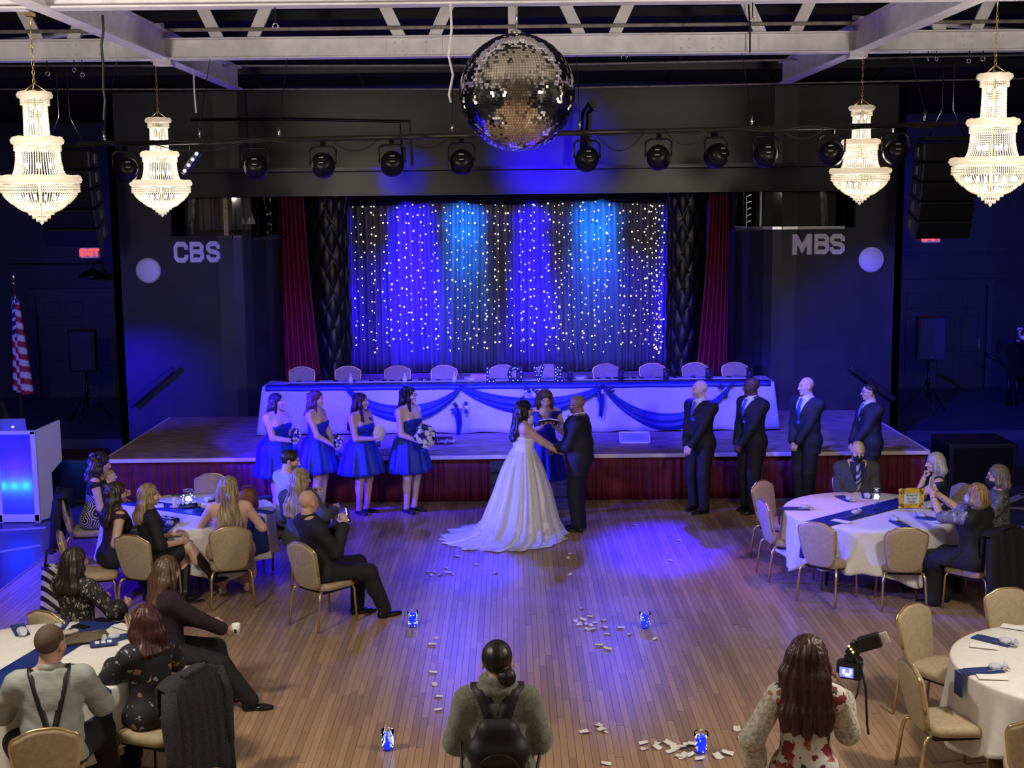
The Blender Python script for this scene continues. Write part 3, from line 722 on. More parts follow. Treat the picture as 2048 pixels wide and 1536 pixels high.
# fairy lights in glass: vases and globes
M_FAIRYB = mat('blue_white_fairy_light', (.8, .85, 1), .4, emis=((.55, .7, 1.0), 7))
M_BLUEGL = mat('blue_bead_glow', (0.01, 0.03, .6), .2, emis=((.01, .03, 1.0), .9))  # fill glows blue by itself, in place of light from the bulbs
M_THING = mat('thin_clear_glass', (.95, .97, 1.0), .02, trans=1.0, ior=1.12)
def glow_vase(x, y, z, lab, prof, r_in, z0, z1, fill=True, grp=None, n=26, fillm=None):
    t = thing('glass_vase', lab, 'vase', (x, y, z), 0, grp)
    mb = MB(); inner = [(max(r-.003, .002), zz) for r, zz in reversed(prof)]; mb.lathe(list(prof)+inner, 20, close=False); mb.build('glass', M_THING, t)
    rnd = random.Random(int(x*100+y*77))
    if fill:
        mb = MB(); mb.lathe([(.005, z0), (r_in*.8, z0+.004), (r_in*.92, (z0+z1)/2), (r_in*.8, z1-.004), (.005, z1)], 14); mb.build('bead_glow_fill', fillm or M_BLUEGL, t)
    mb = MB()
    for _ in range(n):
        a = rnd.uniform(0, 2*PI); zz = rnd.uniform(z0+.008, z1); q = r_in*(.93 if fill else rnd.uniform(.3, .95)); mb.octa((q*math.cos(a), q*math.sin(a), zz), .0045)
    mb.build('fairy_bulbs', M_FAIRYB, t, kind='stuff')
    point_light((x, y, z+(z0+z1)/2), .35, (.1, .15, 1.0), .03, 'vase_glow_light')
    return t
TUMB = [(.034, 0), (.040, .02), (.050, .09), (.055, .135), (.053, .16)]
TUMB2 = [(.036, 0), (.042, .01), (.047, .16)]
for (px, py), pr, lb in (((826, 1254), TUMB, 'glowing blue candle glass on the dance floor near the bald man in black'), ((1290, 1257), TUMB, 'glowing blue candle glass on the dance floor beside scattered petals, far one'),
                        ((776, 1500), TUMB2, 'straight glowing blue glass on the dance floor near the backpack woman'), ((1402, 1506), TUMB, 'glowing blue candle glass among petals beside the woman with the camera')):
    p = atz(px, py); glow_vase(p[0], p[1], 0.0005, lb, pr, .043, .012, .135, grp='glowing aisle glasses')
p = atz(1752, 1022, TZ); glow_vase(p[0], p[1], TZ+.011, 'slim waisted glass vase with fairy lights on the reserved table', [(.042, 0), (.030, .02), (.018, .06), (.03, .11), (.048, .15), (.040, .18), (.026, .2), (.045, .235)], .036, .11, .18, fill=False, n=30)
mb = MB()
p = atz(377, 1015, TZ); glow_vase(p[0], p[1], TZ+.02, 'round glass globe of fairy lights on the table beside the blonde in pink', [(.05, 0), (.085, .03), (.105, .085), (.095, .13), (.06, .165), (.065, .18)], .085, .02, .14, fill=False, n=40)
mb = MB(); mb.lathe([(.10, 0), (.11, .01), (.10, .022)], 20); tag(mb.build('round_tray', M_BLACK, None, (p[0], p[1], TZ+.009)), 'dark round tray under the fairy light globe', 'tray')
# gold frame
q = atz(1822, 1018, TZ)
t = thing('picture_frame', 'ornate gold frame with a reserved notice on the white table', 'frame', (q[0], q[1], TZ+.012), .12)
M_GOLDP = mat('bright_gold_frame', (0.66, 0.44, 0.03), 0.42, noise=(30, .3), bump=(60, .4))
fr = MB()
for c, d in (((0, 0, .025), (.27, .025, .05)), ((0, 0, .185), (.27, .025, .05)), ((-.11, 0, .105), (.05, .025, .21)), ((.11, 0, .105), (.05, .025, .21))): fr.box(c, d)
for sx in (-1, 1):
    for z in (.012, .198): fr.ball((sx*.128, -.004, z), (.02, .018, .02), 10, 6)
    fr.ball((sx*.136, 0, .105), (.008, .014, .05), 8, 6)
for z in (.0, .212): fr.ball((0, 0, max(z, .008)), (.07, .014, .008), 8, 6)
fr.build('frame_moulding', M_GOLDP, t, bevel=.006)
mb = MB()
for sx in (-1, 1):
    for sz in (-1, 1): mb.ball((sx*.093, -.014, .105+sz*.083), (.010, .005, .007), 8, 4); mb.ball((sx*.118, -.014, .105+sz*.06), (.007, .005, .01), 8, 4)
mb.build('scroll_shade_spots', mat('frame_shadow_brown', (.05, .03, .012), .7), t)  # solid dark spots, coloured as the shade in the scrollwork openings
mb = MB(); mb.box((0, -.006, .105), (.175, .01, .118)); mb.build('notice_paper', mat('pale_blue_paper', (.62, .70, .72), .7), t)
for i, tx in enumerate(('Reserved', 'for the', 'Family')):
    o = text_obj(tx, .034, .0006, mat('notice_ink', (.06, .06, .09), .8), 'notice_text', t, .0004); o.location = (0, -.012, .142-.036*i); o.rotation_euler = (PI/2, 0, 0)
mb = MB(); mb.bar((0, .012, .12), (0, .09, .0), .05, .006); mb.build('easel_back', M_BLACK, t)
# small table things
def small(name, lab, cat, px, py, fn, m, z=TZ+.012, rz=0, grp=None, bevel=.004):
    p = atz(px, py, z); mb = MB(); fn(mb); o = mb.build(name, m, None, (p[0], p[1], z), bevel=bevel); o.rotation_euler = (0, 0, rz); return tag(o, lab, cat, grp)
M_PHONE = mat('black_phone_glass', (.006, .006, .008), .12)
small('phone', 'black phone lying on the near table by the blue napkin', 'phone', 162, 1254, lambda b_: b_.box((0, 0, .004), (.075, .155, .008)), M_PHONE, TZ+.006, 1.0)
small('tissue_pack', 'crumpled clear packet lying on the near table', 'packet', 135, 1270, lambda b_: (b_.ball((0, 0, .02), (.06, .045, .02), 9, 5), b_.ball((.05, .02, .02), (.04, .04, .018), 9, 5)), mat('cream_tissue', (.45, .38, .28), .6), TZ+.006, .3)
M_OLIVE = mat('olive_leather', (.105, .085, .050), .45, bump=(30, .2))
t = thing('clutch_bag', 'crumpled olive brown clutch on the blue runner of the near table', 'bag', tuple(atz(172, 1283, TZ)[:2])+(TZ+.013,), .6)
mb = MB(); mb.grid(lambda u, v: ((u-.5)*.36, (v-.5)*.20*(1-.25*abs(u-.5)), .018+.035*math.sin(PI*u)**.6*math.sin(PI*v)**.5+.006*math.sin(9*u+5*v)), 22, 12); mb.box((0, 0, .012), (.32, .15, .02)); mb.build('body', M_OLIVE, t)
mb = MB(); mb.bar((-.12, -.02, .052), (.12, .015, .055), .008, .006); mb.build('zip', M_BRASS, t)
t = thing('printed_pouch', 'blue pouch with pale print beside the olive clutch', 'pouch', tuple(atz(207, 1291, TZ)[:2])+(TZ+.013,), .35)
mb = MB(); mb.box((0, 0, .008), (.20, .13, .014)); mb.build('body', M_NVY, t, bevel=.006)
for i in range(3):
    mb = MB(); mb.box((-.045+.045*i, .0, .016), (.032, .06, .002)); mb.build('pale_print', M_WHITE, t)
t = thing('wallet_clutch', 'black clutch with brass clasp on the globe table edge', 'bag', tuple(atz(332, 1046, TZ)[:2])+(TZ+.013,), -.5)
mb = MB(); mb.box((0, 0, .025), (.30, .12, .045)); mb.build('body', M_BLACK, t, bevel=.018)
mb = MB(); mb.box((.02, 0, .05), (.20, .09, .006)); mb.build('pale_panel', mat('cream_leather', (.5, .45, .36), .5), t, bevel=.003)
mb = MB(); mb.ball((.0, 0, .058), (.018, .012, .010)); mb.ball((.09, 0, .055), (.012, .012, .008)); mb.build('clasp', M_BLACKM, t)
t = thing('handbag', 'reddish brown leather handbag standing on the globe table', 'bag', tuple(atz(497, 1018, TZ)[:2])+(TZ+.01,), .5)
M_TAN = mat('brown_leather', (.16, .055, .025), .45, bump=(30, .2))
mb = MB(); mb.lathe([(.02, 0), (.115, .004), (.12, .05), (.112, .15), (.085, .20), (.03, .225)], 20); mb.build('body', M_TAN, t)
t.scale = (1, .55, 1)
mb = MB(); mb.tube([(-.07, 0, .19), (-.05, 0, .25), (.05, 0, .25), (.07, 0, .19)], .007); mb.build('handle', M_TAN, t)
for px, py, lb in ((1880, 1020, 'dark glasses case lying on the reserved table by the raised phone'), (573/1+0, 1022-40, '')):
    if lb: small('glasses_case', lb, 'case', px, py, lambda b_: (b_.box((0, 0, .012), (.17, .06, .022)), b_.ball((.05, 0, .03), (.03, .03, .03))), M_BLACK, TZ+.012, .2)
small('sunglasses', 'dark folded spectacles on the globe table near the centre glass', 'spectacles', 352, 992, lambda b_: (b_.torus(.022, .004, .014, 14, 6, (-.028, 0)), b_.torus(.022, .004, .014, 14, 6, (.028, 0)), b_.bar((-.05, 0, .016), (-.05, .10, .008), .005, .005), b_.bar((.05, 0, .016), (.05, .1, .008), .005, .005)), M_BLACK, TZ+.006, .2, bevel=0)
small('candle', 'cream pillar candle beside the fairy light globe', 'candle', 350, 1014, lambda b_: (b_.lathe([(.026, 0), (.028, .03), (.018, .06), (.022, .09), (.004, .12)], 14), b_.torus(.05, .008, .008, 18, 6)), mat('cream_wax', (.62, .56, .42), .5), TZ+.012)
small('plastic_cup', 'small clear plastic cup between the globe and the blonde in pink', 'cup', 396, 1022, lambda b_: b_.lathe([(.025, 0), (.035, .09), (.033, .09), (.024, .004)], 16), M_THING, TZ+.01)
small('wallet', 'flat black folder at the globe table edge by the bald man', 'folder', 523, 1024, lambda b_: b_.box((0, 0, .008), (.30, .09, .014)), M_BLACK, TZ+.006, -.5)

# ================================================================ HEAD TABLE
hx0, hx1, hy0, hy1, hz = -3.72, 3.90, 19.55, 20.22, SZ+.735
t = thing('banquet_table', 'long row of trestle tables under the white head table cloth', 'table')
mb = MB(); mb.box(((hx0+hx1)/2, (hy0+hy1)/2, hz-.03), (hx1-hx0-.06, hy1-hy0-.06, .04)); mb.build('tabletop', mat('table_ply', (.35, .24, .13), .6), t)
for x in (hx0+.3, -1.2, 1.3, hx1-.3):
    for y in (hy0+.12, hy1-.12):
        mb = MB(); mb.tube([(x, y, SZ+.005), (x, y, hz-.05)], .017, 6); mb.build('leg', M_BLACKM, t)
mb = MB()
per = []
def hem(u, v):
    # rectangle outline walked by u, dropped by v
    W_, D_ = hx1-hx0, hy1-hy0; s = u*2*(W_+D_)
    if s < W_: x, y, nx, ny = hx0+s, hy0, 0, -1
    elif s < W_+D_: x, y, nx, ny = hx1, hy0+s-W_, 1, 0
    elif s < 2*W_+D_: x, y, nx, ny = hx1-(s-W_-D_), hy1, 0, 1
    else: x, y, nx, ny = hx0, hy1-(s-2*W_-D_), -1, 0
    if v == 0: return ((hx0+hx1)/2+(x-(hx0+hx1)/2)*.3, (hy0+hy1)/2, hz+.002) if False else (x*.0+min(max(x, hx0+.34), hx1-.34), (hy0+hy1)/2, hz+.003)
    if v < .21: return (x, y, hz+.003)
    q = (v-.2)/.8; corner = min(abs(x-hx0), abs(x-hx1))+min(abs(y-hy0), abs(y-hy1))
    fl = .02*math.sin(s*7)+.012*math.sin(s*17+1); flare = .10*q*math.exp(-corner*6)
    sgn = -1 if x < 0 else 1; 
    return (x+nx*(.012+q*(.02+fl))+sgn*flare, y+ny*(.012+q*(.012+fl*.7)), hz-.003-q*(.715+.01*math.sin(s*9)))
mb.grid(hem, 420, 11, closed_u=True); o = mb.build('tablecloth', mat('dimmed_head_cloth', (.50, .50, .52), .8, noise=(20, .05), bump=(150, .08)), None, solid=.003); tag(o, 'long white cloth over the head table on the stage', 'tablecloth')  # white cloth, its colour dimmed and blued to offset warm light on the stage
# dark blue band on the front edge
mb = MB(); mb.grid(lambda u, v: (hx0+.05+(hx1-hx0-.1)*u, hy0-.012+[.16, .05, .0, -.012, -.014][round(v*4)], hz+[.008, .008, .007, -.03, -.062][round(v*4)]+.003*math.sin(u*60)), 120, 5); o = mb.build('table_runner', M_RUN, None, solid=.003); tag(o, 'dark blue band laid along the front edge of the head table', 'runner')
# swags: sagging ribbons of blue tulle on the cloth front
M_SWAG = mat('blue_swag_cloth', (0.010, 0.022, 0.15), 0.5, noise=(20, .3), stretch=(1, 1, 3))
def hp(px, py): p = aty(px, py, hy0-.06); return p
SW = [((690, 774), (760, 835), (868, 822), (922, 774), 'blue swag sagging behind the third and fourth bridesmaids'),
      ((922, 775), (1010, 805), (1120, 812), (1207, 772), 'blue swag sagging behind the bride and officiant'),
      ((1207, 774), (1290, 850), (1385, 850), (1462, 772), 'blue swag sagging beyond the groom to the groomsmen')]
for a, b_, c, d, lb in SW:
    P = [hp(*q) for q in (a, b_, c, d)]
    mb = MB()
    def f(u, v, P=P):
        w3 = [(1-u)**3, 3*u*(1-u)**2, 3*u*u*(1-u), u**3]; q = sum(P[i]*w3[i] for i in range(4))
        wd = .06+.20*math.sin(PI*u)**.7
        return (q[0]+.03*(v-.5)*math.sin(6*u), hy0-.055-.022*math.sin(PI*v)-.008*math.sin(v*16+u*4), q[2]+.03-wd*v)
    mb.grid(f, 40, 14); o = mb.build('fabric_swag', M_SWAG, None, solid=.004); tag(o, lb, 'swag', None)
M_ROSEW = mat('ivory_rose', (.72, .70, .64), .7); M_ROSEB = mat('dark_blue_rose', (.012, .016, .10), .6); M_LEAF = mat('dark_leaf', (.015, .03, .02), .6)
def spray(px, py, lab, n, seed, tail):
    rnd = random.Random(seed); p = hp(px, py); t = thing('flower_spray', lab, 'flowers', (p[0], hy0-.07, p[2]))
    for k in range(n):
        m = M_ROSEB if k % 2 == 0 else M_ROSEW
        mb = MB(); rose(mb, (0, 0, 0), .042, rnd); o = mb.build('rose', m, t, (rnd.uniform(-.1, .1), -.04-rnd.uniform(0, .03), rnd.uniform(-.10, .08))); o.rotation_euler = (1.2, 0, rnd.uniform(-1, 1))
    for k in range(5):
        a = rnd.uniform(0, 6.28); mb = MB(); mb.ball((0, 0, 0), (.045, .006, .018), 8, 4); o = mb.build('leaf', M_LEAF, t, (.12*math.cos(a), -.03, .09*math.sin(a)-.02)); o.rotation_euler = (0, -a, 0)
    if tail:
        mb = MB(); mb.grid(lambda u, v: (-.06+.12*(u-.5)*(1-.6*v)+.03*math.sin(3*v), -.035-.02*math.sin(u*7), .02-tail*v-.1*abs(u-.4)), 8, 8); mb.build('ribbon_tail', M_SWAG, t, solid=.004)
spray(922, 815, 'blue and ivory rose spray with hanging ribbon tail at the first swag peak', 4, 3, .42)
spray(1058, 784, 'dark rose spray pinned on the cloth beside the officiant', 4, 5, 0)
spray(1207, 778, 'rose spray with hanging ribbon at the swag peak behind the groom', 2, 8, .40)
spray(1455, 776, 'knotted ribbon end of the swag near the groomsmen', 1, 9, .0)
# marquee letters
M_MARQ = mat('dark_marquee_metal', (.016, .020, .055), .4, metal=.3)
M_BULBW = mat('marquee_bulb', (.6, .65, .8), .3, emis=((.7, .75, 1.0), .9))
def stroke(mb, pts, wd, dep, T):
    """mitred thick polyline as prisms"""
    pts = [np.array(p, float) for p in pts]; n = len(pts); L_, R_ = [], []
    for i in range(n):
        d0 = pts[i]-pts[i-1] if i else pts[1]-pts[0]; d1 = pts[i+1]-pts[i] if i < n-1 else d0
        d0 /= np.linalg.norm(d0); d1 /= np.linalg.norm(d1); n0 = np.array((-d0[1], d0[0])); n1 = np.array((-d1[1], d1[0]))
        m = n0+n1; m /= np.linalg.norm(m); k = wd/2/max(.35, m@n0); L_.append(pts[i]+m*k); R_.append(pts[i]-m*k)
    for i in range(n-1):
        mb.prism([tuple(R_[i]), tuple(R_[i+1]), tuple(L_[i+1]), tuple(L_[i])], dep, T)
LET = {'L': [[(.15, 1), (.15, .1), (.85, .1)]], 'O': [[(.5, .9), (.2, .8), (.1, .5), (.2, .2), (.5, .1), (.8, .2), (.9, .5), (.8, .8), (.5, .9), (.45, .89)]],
       'V': [[(.08, 1), (.46, .1), (.54, .1), (.92, 1)]], 'E': [[(.9, .9), (.15, .9), (.15, .1), (.9, .1)], [(.15, .5), (.75, .5)]]}
for ch, px in zip('LOVE', (983, 1031, 1077, 1119)):
    p = aty(px, 764, 19.72); hgt = .25; wdt = .17 if ch != 'O' else .24
    t = thing('marquee_letter', 'dark marquee letter %s with small bulbs on the head table' % ch, 'letter', (p[0]-wdt/2, 19.72, hz+.009))
    T = Matrix(((wdt, 0, 0, 0), (0, 0, -1, 0), (0, hgt, 0, 0), (0, 0, 0, 1)))
    mb = MB()
    for i, pl in enumerate(LET[ch]): stroke(mb, pl, .24, .05+.002*i, T)
    mb.build('letter_body', M_MARQ, t)
    bb = MB()
    for pl in LET[ch]:
        for a, b_ in zip(pl[:-1], pl[1:]):
            a, b_ = np.array(a), np.array(b_); k = max(1, int(np.linalg.norm((b_-a)*np.array((wdt, hgt)))/.05))
            for i in range(k):
                q = a+(b_-a)*(i+.5)/k; bb.ball((q[0]*wdt, -.056, q[1]*hgt), .009, 6, 4)
    bb.build('bulb_row', M_BULBW, t, kind='stuff')
# bottles, boxes and plates on the head table
M_FROST = mat('frosted_bottle', (.62, .66, .75), .35)
for px, lb in ((702, 'pale bottle on the head table in front of the second chair'), (810, 'pale bottle on the head table in front of the third chair'), (909, 'pale bottle on the head table beside the fourth chair')):
    p = aty(px, 762, 19.85); mb = MB(); mb.lathe([(.03, 0), (.035, .01), (.035, .07), (.013, .10), (.012, .125), (.017, .13), (.017, .145)], 14); tag(mb.build('bottle', M_FROST, None, (p[0], 19.85, hz+.006)), lb, 'bottle', 'pale bottles on the head table')
for px, lb in ((1140, 'dark lantern on the head table behind the groom'), (1242, 'dark lantern beside the chair behind the groom'), (1332, 'dark lantern on the head table in front of the eighth chair'), (1417, 'dark lantern above the first bald groomsman'), (1499, 'dark lantern at the groomsmen end of the head table')):
    p = aty(px, 762, 19.9); t = thing('lantern', lb, 'lantern', (p[0], 19.9, hz+.006), 0, 'dark lanterns on the head table')
    mb = MB(); mb.box((0, 0, .008), (.085, .085, .015)); mb.box((0, 0, .15), (.09, .09, .02))
    for sx in (-1, 1):
        for sy in (-1, 1): mb.box((sx*.035, sy*.035, .08), (.012, .012, .14))
    mb.build('frame', M_BLACK, t); mb = MB(); mb.lathe([(.026, 0), (.028, .09), (.008, .10)], 10, (0, 0, .016)); mb.build('candle', mat('dark_candle', (.03, .03, .08), .5), t)
for px, lb, dx in ((942, 'white plates stacked on the head table near the letter L', .5), (1160, 'white folded linen on the head table behind the groom', .22)):
    p = aty(px, 757, 20.05); mb = MB()
    for k in range(3): mb.lathe([(.05, .012*k), (.11, .012*k+.018), (.107, .012*k+.02), (.05, .012*k+.006)], 18, (0, 0, 0))
    o = mb.build('plate_stack', M_WHITE, None, (p[0], 20.05, hz+.006)); tag(o, lb, 'plates')
p = aty(960, 752, 20.1); mb = MB(); mb.box((0, 0, .05), (.30, .14, .09)); o = mb.build('gift_box', mat('pink_box', (.45, .25, .35), .6), None, (p[0]-.0, 20.08, hz+.006), bevel=.01); tag(o, 'pinkish box on the head table beside the letter L', 'box')
# signs lying on the stage edge
s = atz(886, 889, SZ); t = thing('wooden_sign', 'small brown wooden sign with white script leaning on the stage front', 'sign', (s[0]-.17, s[1]+.0, SZ+.004), 0)
mb = MB(); mb.box((0, 0, .055), (.62, .03, .11)); mb.build('board', mat('dark_brown_board', (.055, .022, .018), .6, noise=(6, .3)), t, bevel=.005)
M_SIGNW = mat('white_lettering', (.75, .74, .72), .6)
o = text_obj('\u2665 Love \u2665 Laughter', .075, .002, M_SIGNW, 'sign_text', t, .0006); o.location = (.02, -.017, .055); o.rotation_euler = (PI/2, 0, 0)
s = atz(1269, 884, SZ); t = thing('framed_sign', 'pale framed notice lying at a slant on the stage in front of the head table', 'sign', (s[0], s[1], SZ+.006), -.04)
R_ = rotm('X', .30); mb = MB(); mb.box((0, 0, .055), (.42, .32, .012), R_); mb.build('panel', mat('pale_blue_panel', (.45, .45, .55), .5), t)
mb = MB()
for c, d in (((0, .16), (.44, .02)), ((0, -.16), (.44, .02)), ((.21, 0), (.02, .34)), ((-.21, 0), (.02, .34))): mb.box(R_@np.array((c[0], c[1], .012))+np.array((0, 0, .05)), (d[0], d[1], .02), R_)
mb.build('frame', M_WHITE, t)
for k, wd in enumerate((.20, .28, .24)):
    mb = MB(); mb.box(R_@np.array((0, .07-.06*k, .008))+np.array((0, 0, .055)), (wd, .012, .002), R_); mb.build('script_line', mat('sign_ink', (.16, .16, .3), .7), t)

# ================================================================ STAGE DRAPES
for side, px0, pxt, pxb, lb in (('l', 566, 607, 648, 'burgundy stage curtain gathered at the booth side of the opening'), ('r', 1455, 1420, 1386, 'burgundy stage curtain gathered at the groomsmen side of the opening')):
    Y = 22.55; xo = aty(px0, 600, Y)[0]; xt = aty(pxt, 400, Y)[0]; xb = aty(pxb, 740, Y)[0]
    def f(u, v):
        xi = xt+(xb-xt)*v**1.5
        return (xo+(xi-xo)*u, Y+.06*math.sin(u*38+.7*math.sin(5*u))*(1-.2*v), 4.45+(SZ+.02-4.45)*v)
    mb = MB(); mb.grid(f, 90, 24); o = mb.build('stage_curtain', M_RED, None, solid=.008); tag(o, lb, 'curtain')
M_TUFT = mat('black_tufted_vinyl', (.020, .020, .024), .32, noise=(6, .2))
for px0, px1, lb in ((612, 700, 'black tufted pillar wrap beside the curtain nearest the booth'), (1332, 1412, 'black tufted pillar wrap beside the curtain nearest the groomsmen')):
    Y = 24.2; x0 = aty(px0, 500, Y)[0]; x1 = aty(px1, 500, Y)[0]; cx, r = (x0+x1)/2, (x1-x0)/2
    t = thing('tufted_pillar', lb, 'pillar', (cx, Y, 0))
    def f(u, v):
        a = PI+PI*u; z = SZ+3.7*v; k = u*5; j = v*12
        rr = r*.93+.035*math.sqrt(abs(math.sin(PI*(k+j/2)))*abs(math.sin(PI*(k-j/2))))
        return (rr*math.cos(a), rr*math.sin(a)*.9, z)
    mb = MB(); mb.grid(f, 61, 145); mb.build('padding', M_TUFT, t)
    for i in range(1, 12):
        for k in range(6):
            off = .5*(i % 2); u = (k+off)/5
            if 0.05 < u < .95:
                a = PI+PI*u; mb = MB(); mb.ball((r*.94*math.cos(a), r*.94*math.sin(a)*.9, SZ+3.7*i/12), .022, 6, 4); mb.build('button', M_BLACK, t)
# backdrop panels
M_BACK = mat('slate_backdrop_cloth', (0.15, 0.15, 0.19), 0.55, noise=(3, .3), stretch=(6, 6, .3))
Yc = 26.7
bx = [aty(p, 560, Yc)[0] for p in (698, 770, 880, 985, 1092, 1235, 1335)]
BL_ = ['slate backdrop curtain panel nearest the booth side pillar', 'slate backdrop panel under the first blue beam', 'slate backdrop panel under the first pale blue beam', 'slate backdrop panel under the middle blue beam', 'slate backdrop panel under the second pale blue beam', 'slate backdrop panel beside the thick gold light cluster']
for i, (a, b_) in enumerate(zip(bx[:-1], bx[1:])):
    def f(u, v, a=a, b_=b_, i=i):
        sw = .12*math.sin(i*2.1)*v*v
        return (a-.03+(b_-a+.06)*u+sw*.5, Yc+.045*math.sin(u*(34+3*i)+.8*math.sin(7*u+i)+1.5*v*math.sin(i))+.02*(i % 2), 4.35+(SZ+.02-4.35)*v)
    mb = MB(); mb.grid(f, 90, 16); o = mb.build('backdrop_curtain', M_BACK, None, solid=.006); tag(o, BL_[i], 'curtain')
mb = MB(); mb.grid(lambda u, v: (-3.9+7.7*u, 25.2+.04*math.sin(u*60), 4.5-(.42+.05*math.sin(u*PI*3)**2)*v), 160, 4); o = mb.build('stage_valance', M_BLACK, None, solid=.006); tag(o, 'black scalloped valance above the string lights', 'valance')
mb = MB(); mb.tube([(-3.9, 24.9, 4.12), (3.8, 24.9, 4.12)], .02); o = mb.build('curtain_pipe', M_BLACKM); tag(o, 'dark pipe hanging inside the top of the stage opening', 'pipe')
# string lights
M_FAIRY = mat('warm_fairy_bulb', (1, .9, .7), .4, emis=((1.0, .84, .52), 3.2))
M_WIRE = mat('clear_wire', (.35, .33, .30), .4)
sx0, sx1, Yl = 709, 1326, 26.45
z_ = aty(1000, 398, Yl)[2]+.262; mb = MB(); mb.tube([(OLX+.01, Yl, z_), (ORX-.01, Yl, z_)], .012, 8); tag(mb.build('light_rail', M_BLACKM), 'thin dark rail that the fairy light strings hang from', 'rail')
strand_px = []
x = sx0
k = 0
rnd = random.Random(5)
cols = [709, 724, 745, 752, 771, 779, 797, 812, 823, 843, 852, 868, 874, 893, 901, 917, 930, 941, 952, 967, 974, 991, 999, 1013, 1022, 1040, 1047, 1062, 1070, 1089, 1097, 1110, 1117, 1124, 1139, 1146, 1163, 1170, 1187, 1195, 1213, 1220, 1240, 1247, 1262, 1272, 1288, 1296, 1306, 1312, 1317, 1322]
for i, px in enumerate(cols):
    p = aty(px, 560, Yl); X = p[0]
    bot = 700+rnd.uniform(-10, 12) if px < 1300 else rnd.uniform(690, 722)
    zt, zb = z_-.262, aty(px, bot, Yl)[2]
    j_ = max(0, min(5, sum(px > q for q in (770, 880, 985, 1092, 1235)))); nm_ = ['nearest the booth side pillar', 'under the first blue beam', 'under the first pale blue beam', 'under the middle blue beam', 'under the second pale blue beam', 'nearest the groomsmen side pillar'][j_]
    if px > 1296: nm_ = 'in the thick gold end cluster'
    t = thing('light_strand', 'string of warm white bulbs on the backdrop '+nm_, 'fairy lights', (X, Yl, 0), 0, 'fairy light strands '+nm_)
    wm = MB(); pts = [(.02*math.sin(3*q+i), .0, zt+.25-(zt+.25-zb)*q) for q in np.linspace(0, 1, 12)]; wm.tube(pts, .0022, 4); wm.build('wire', M_WIRE, t)
    bm_ = MB(); n = 16 if px < 1296 else 25
    for j in range(n):
        z = zt-(zt-zb)*(j+rnd.uniform(.15, .85))/n; q = (zt+.25-z)/(zt+.25-zb); r = rnd.choice((.009, .011, .014, .017))
        dx = rnd.uniform(-.055, .055) if rnd.random() < .6 else 0
        bm_.ball((.02*math.sin(3*q+i)+dx, -.015, z), r, 6, 4)
    bm_.build('bulbs', M_FAIRY, t, kind='stuff')

# ================================================================ LETTERS, PLATES AND SIGNS ON THE WALLS
M_LETW = mat('white_letter', (.80, .78, .78), .5)
BLK = {'C': [[(.88, .62), (.88, .76), (.72, .89), (.28, .89), (.12, .74), (.12, .26), (.28, .11), (.72, .11), (.88, .24), (.88, .38)]],
       'B': [[(.12, 0), (.12, 1)], [(.12, .89), (.70, .89), (.85, .77), (.85, .64), (.72, .52), (.12, .52)], [(.66, .52), (.87, .40), (.87, .24), (.72, .11), (.12, .11)]],
       'S': [[(.88, .64), (.88, .76), (.72, .89), (.28, .89), (.12, .77), (.12, .64), (.28, .53), (.72, .48), (.88, .37), (.88, .24), (.72, .11), (.28, .11), (.12, .24), (.12, .36)]],
       'M': [[(.13, 0), (.13, 1)], [(.80, 0), (.80, 1)], [(.16, .90), (.465, .28), (.77, .90)]]}
def wall_letter(ch, pa, pb, lab):
    a, b_ = aty(*pa, YS-.02), aty(*pb, YS-.02); x0, z1, x1, z0 = a[0], a[2], b_[0], b_[2]
    T = Matrix(((x1-x0, 0, 0, x0), (0, 0, -1, YS-.004), (0, z1-z0, 0, z0), (0, 0, 0, 1)))
    mb = MB()
    for i, pl in enumerate(BLK[ch]): stroke(mb, pl, .235 if ch != 'M' else .215, .030+.0025*i, T)
    tag(mb.build('wall_letter', M_LETW), lab, 'letter')
for ch, pa, pb, lb in (('C', (347, 484), (377, 525), 'white block letter C on the dark wall'), ('B', (379, 484), (409, 524), 'white block letter B beside the letter C'), ('S', (412, 483), (441, 524), 'white block letter S ending the trio CBS'),
                       ('M', (1584, 468), (1627, 509), 'white block letter M on the dark wall'), ('B', (1629, 468), (1658, 508), 'white block letter B beside the letter M'), ('S', (1660, 468), (1689, 508), 'white block letter S ending the trio MBS')):
    wall_letter(ch, pa, pb, lb)
for px, py, lb in ((297, 541, 'round pale wall plate below the letters CBS'), (1742, 519, 'round pale wall plate below the letters MBS')):
    p = aty(px, py, YS); t = thing('wall_plate', lb, 'plate', (p[0], YS-.002, p[2]))
    R_ = rotm('X', PI/2); mb = MB(); mb.lathe([(.20, 0), (.205, .015), (.195, .03), (.175, .034)], 40, R=R_); mb.build('rim', M_WHITE if px > 1000 else mat('cream_rim', (.6, .55, .42), .5), t)
    mb = MB(); mb.lathe([(.178, .03), (.17, .038), (.01, .046)], 36, R=R_); mb.build('disc', M_LETW, t)
M_EXITR = mat('red_exit_glow', (.9, .1, .08), .5, emis=((1.0, .035, .03), 3.0))
M_EXITW = mat('exit_case', (.55, .55, .62), .5, emis=((.5, .5, .75), .12))
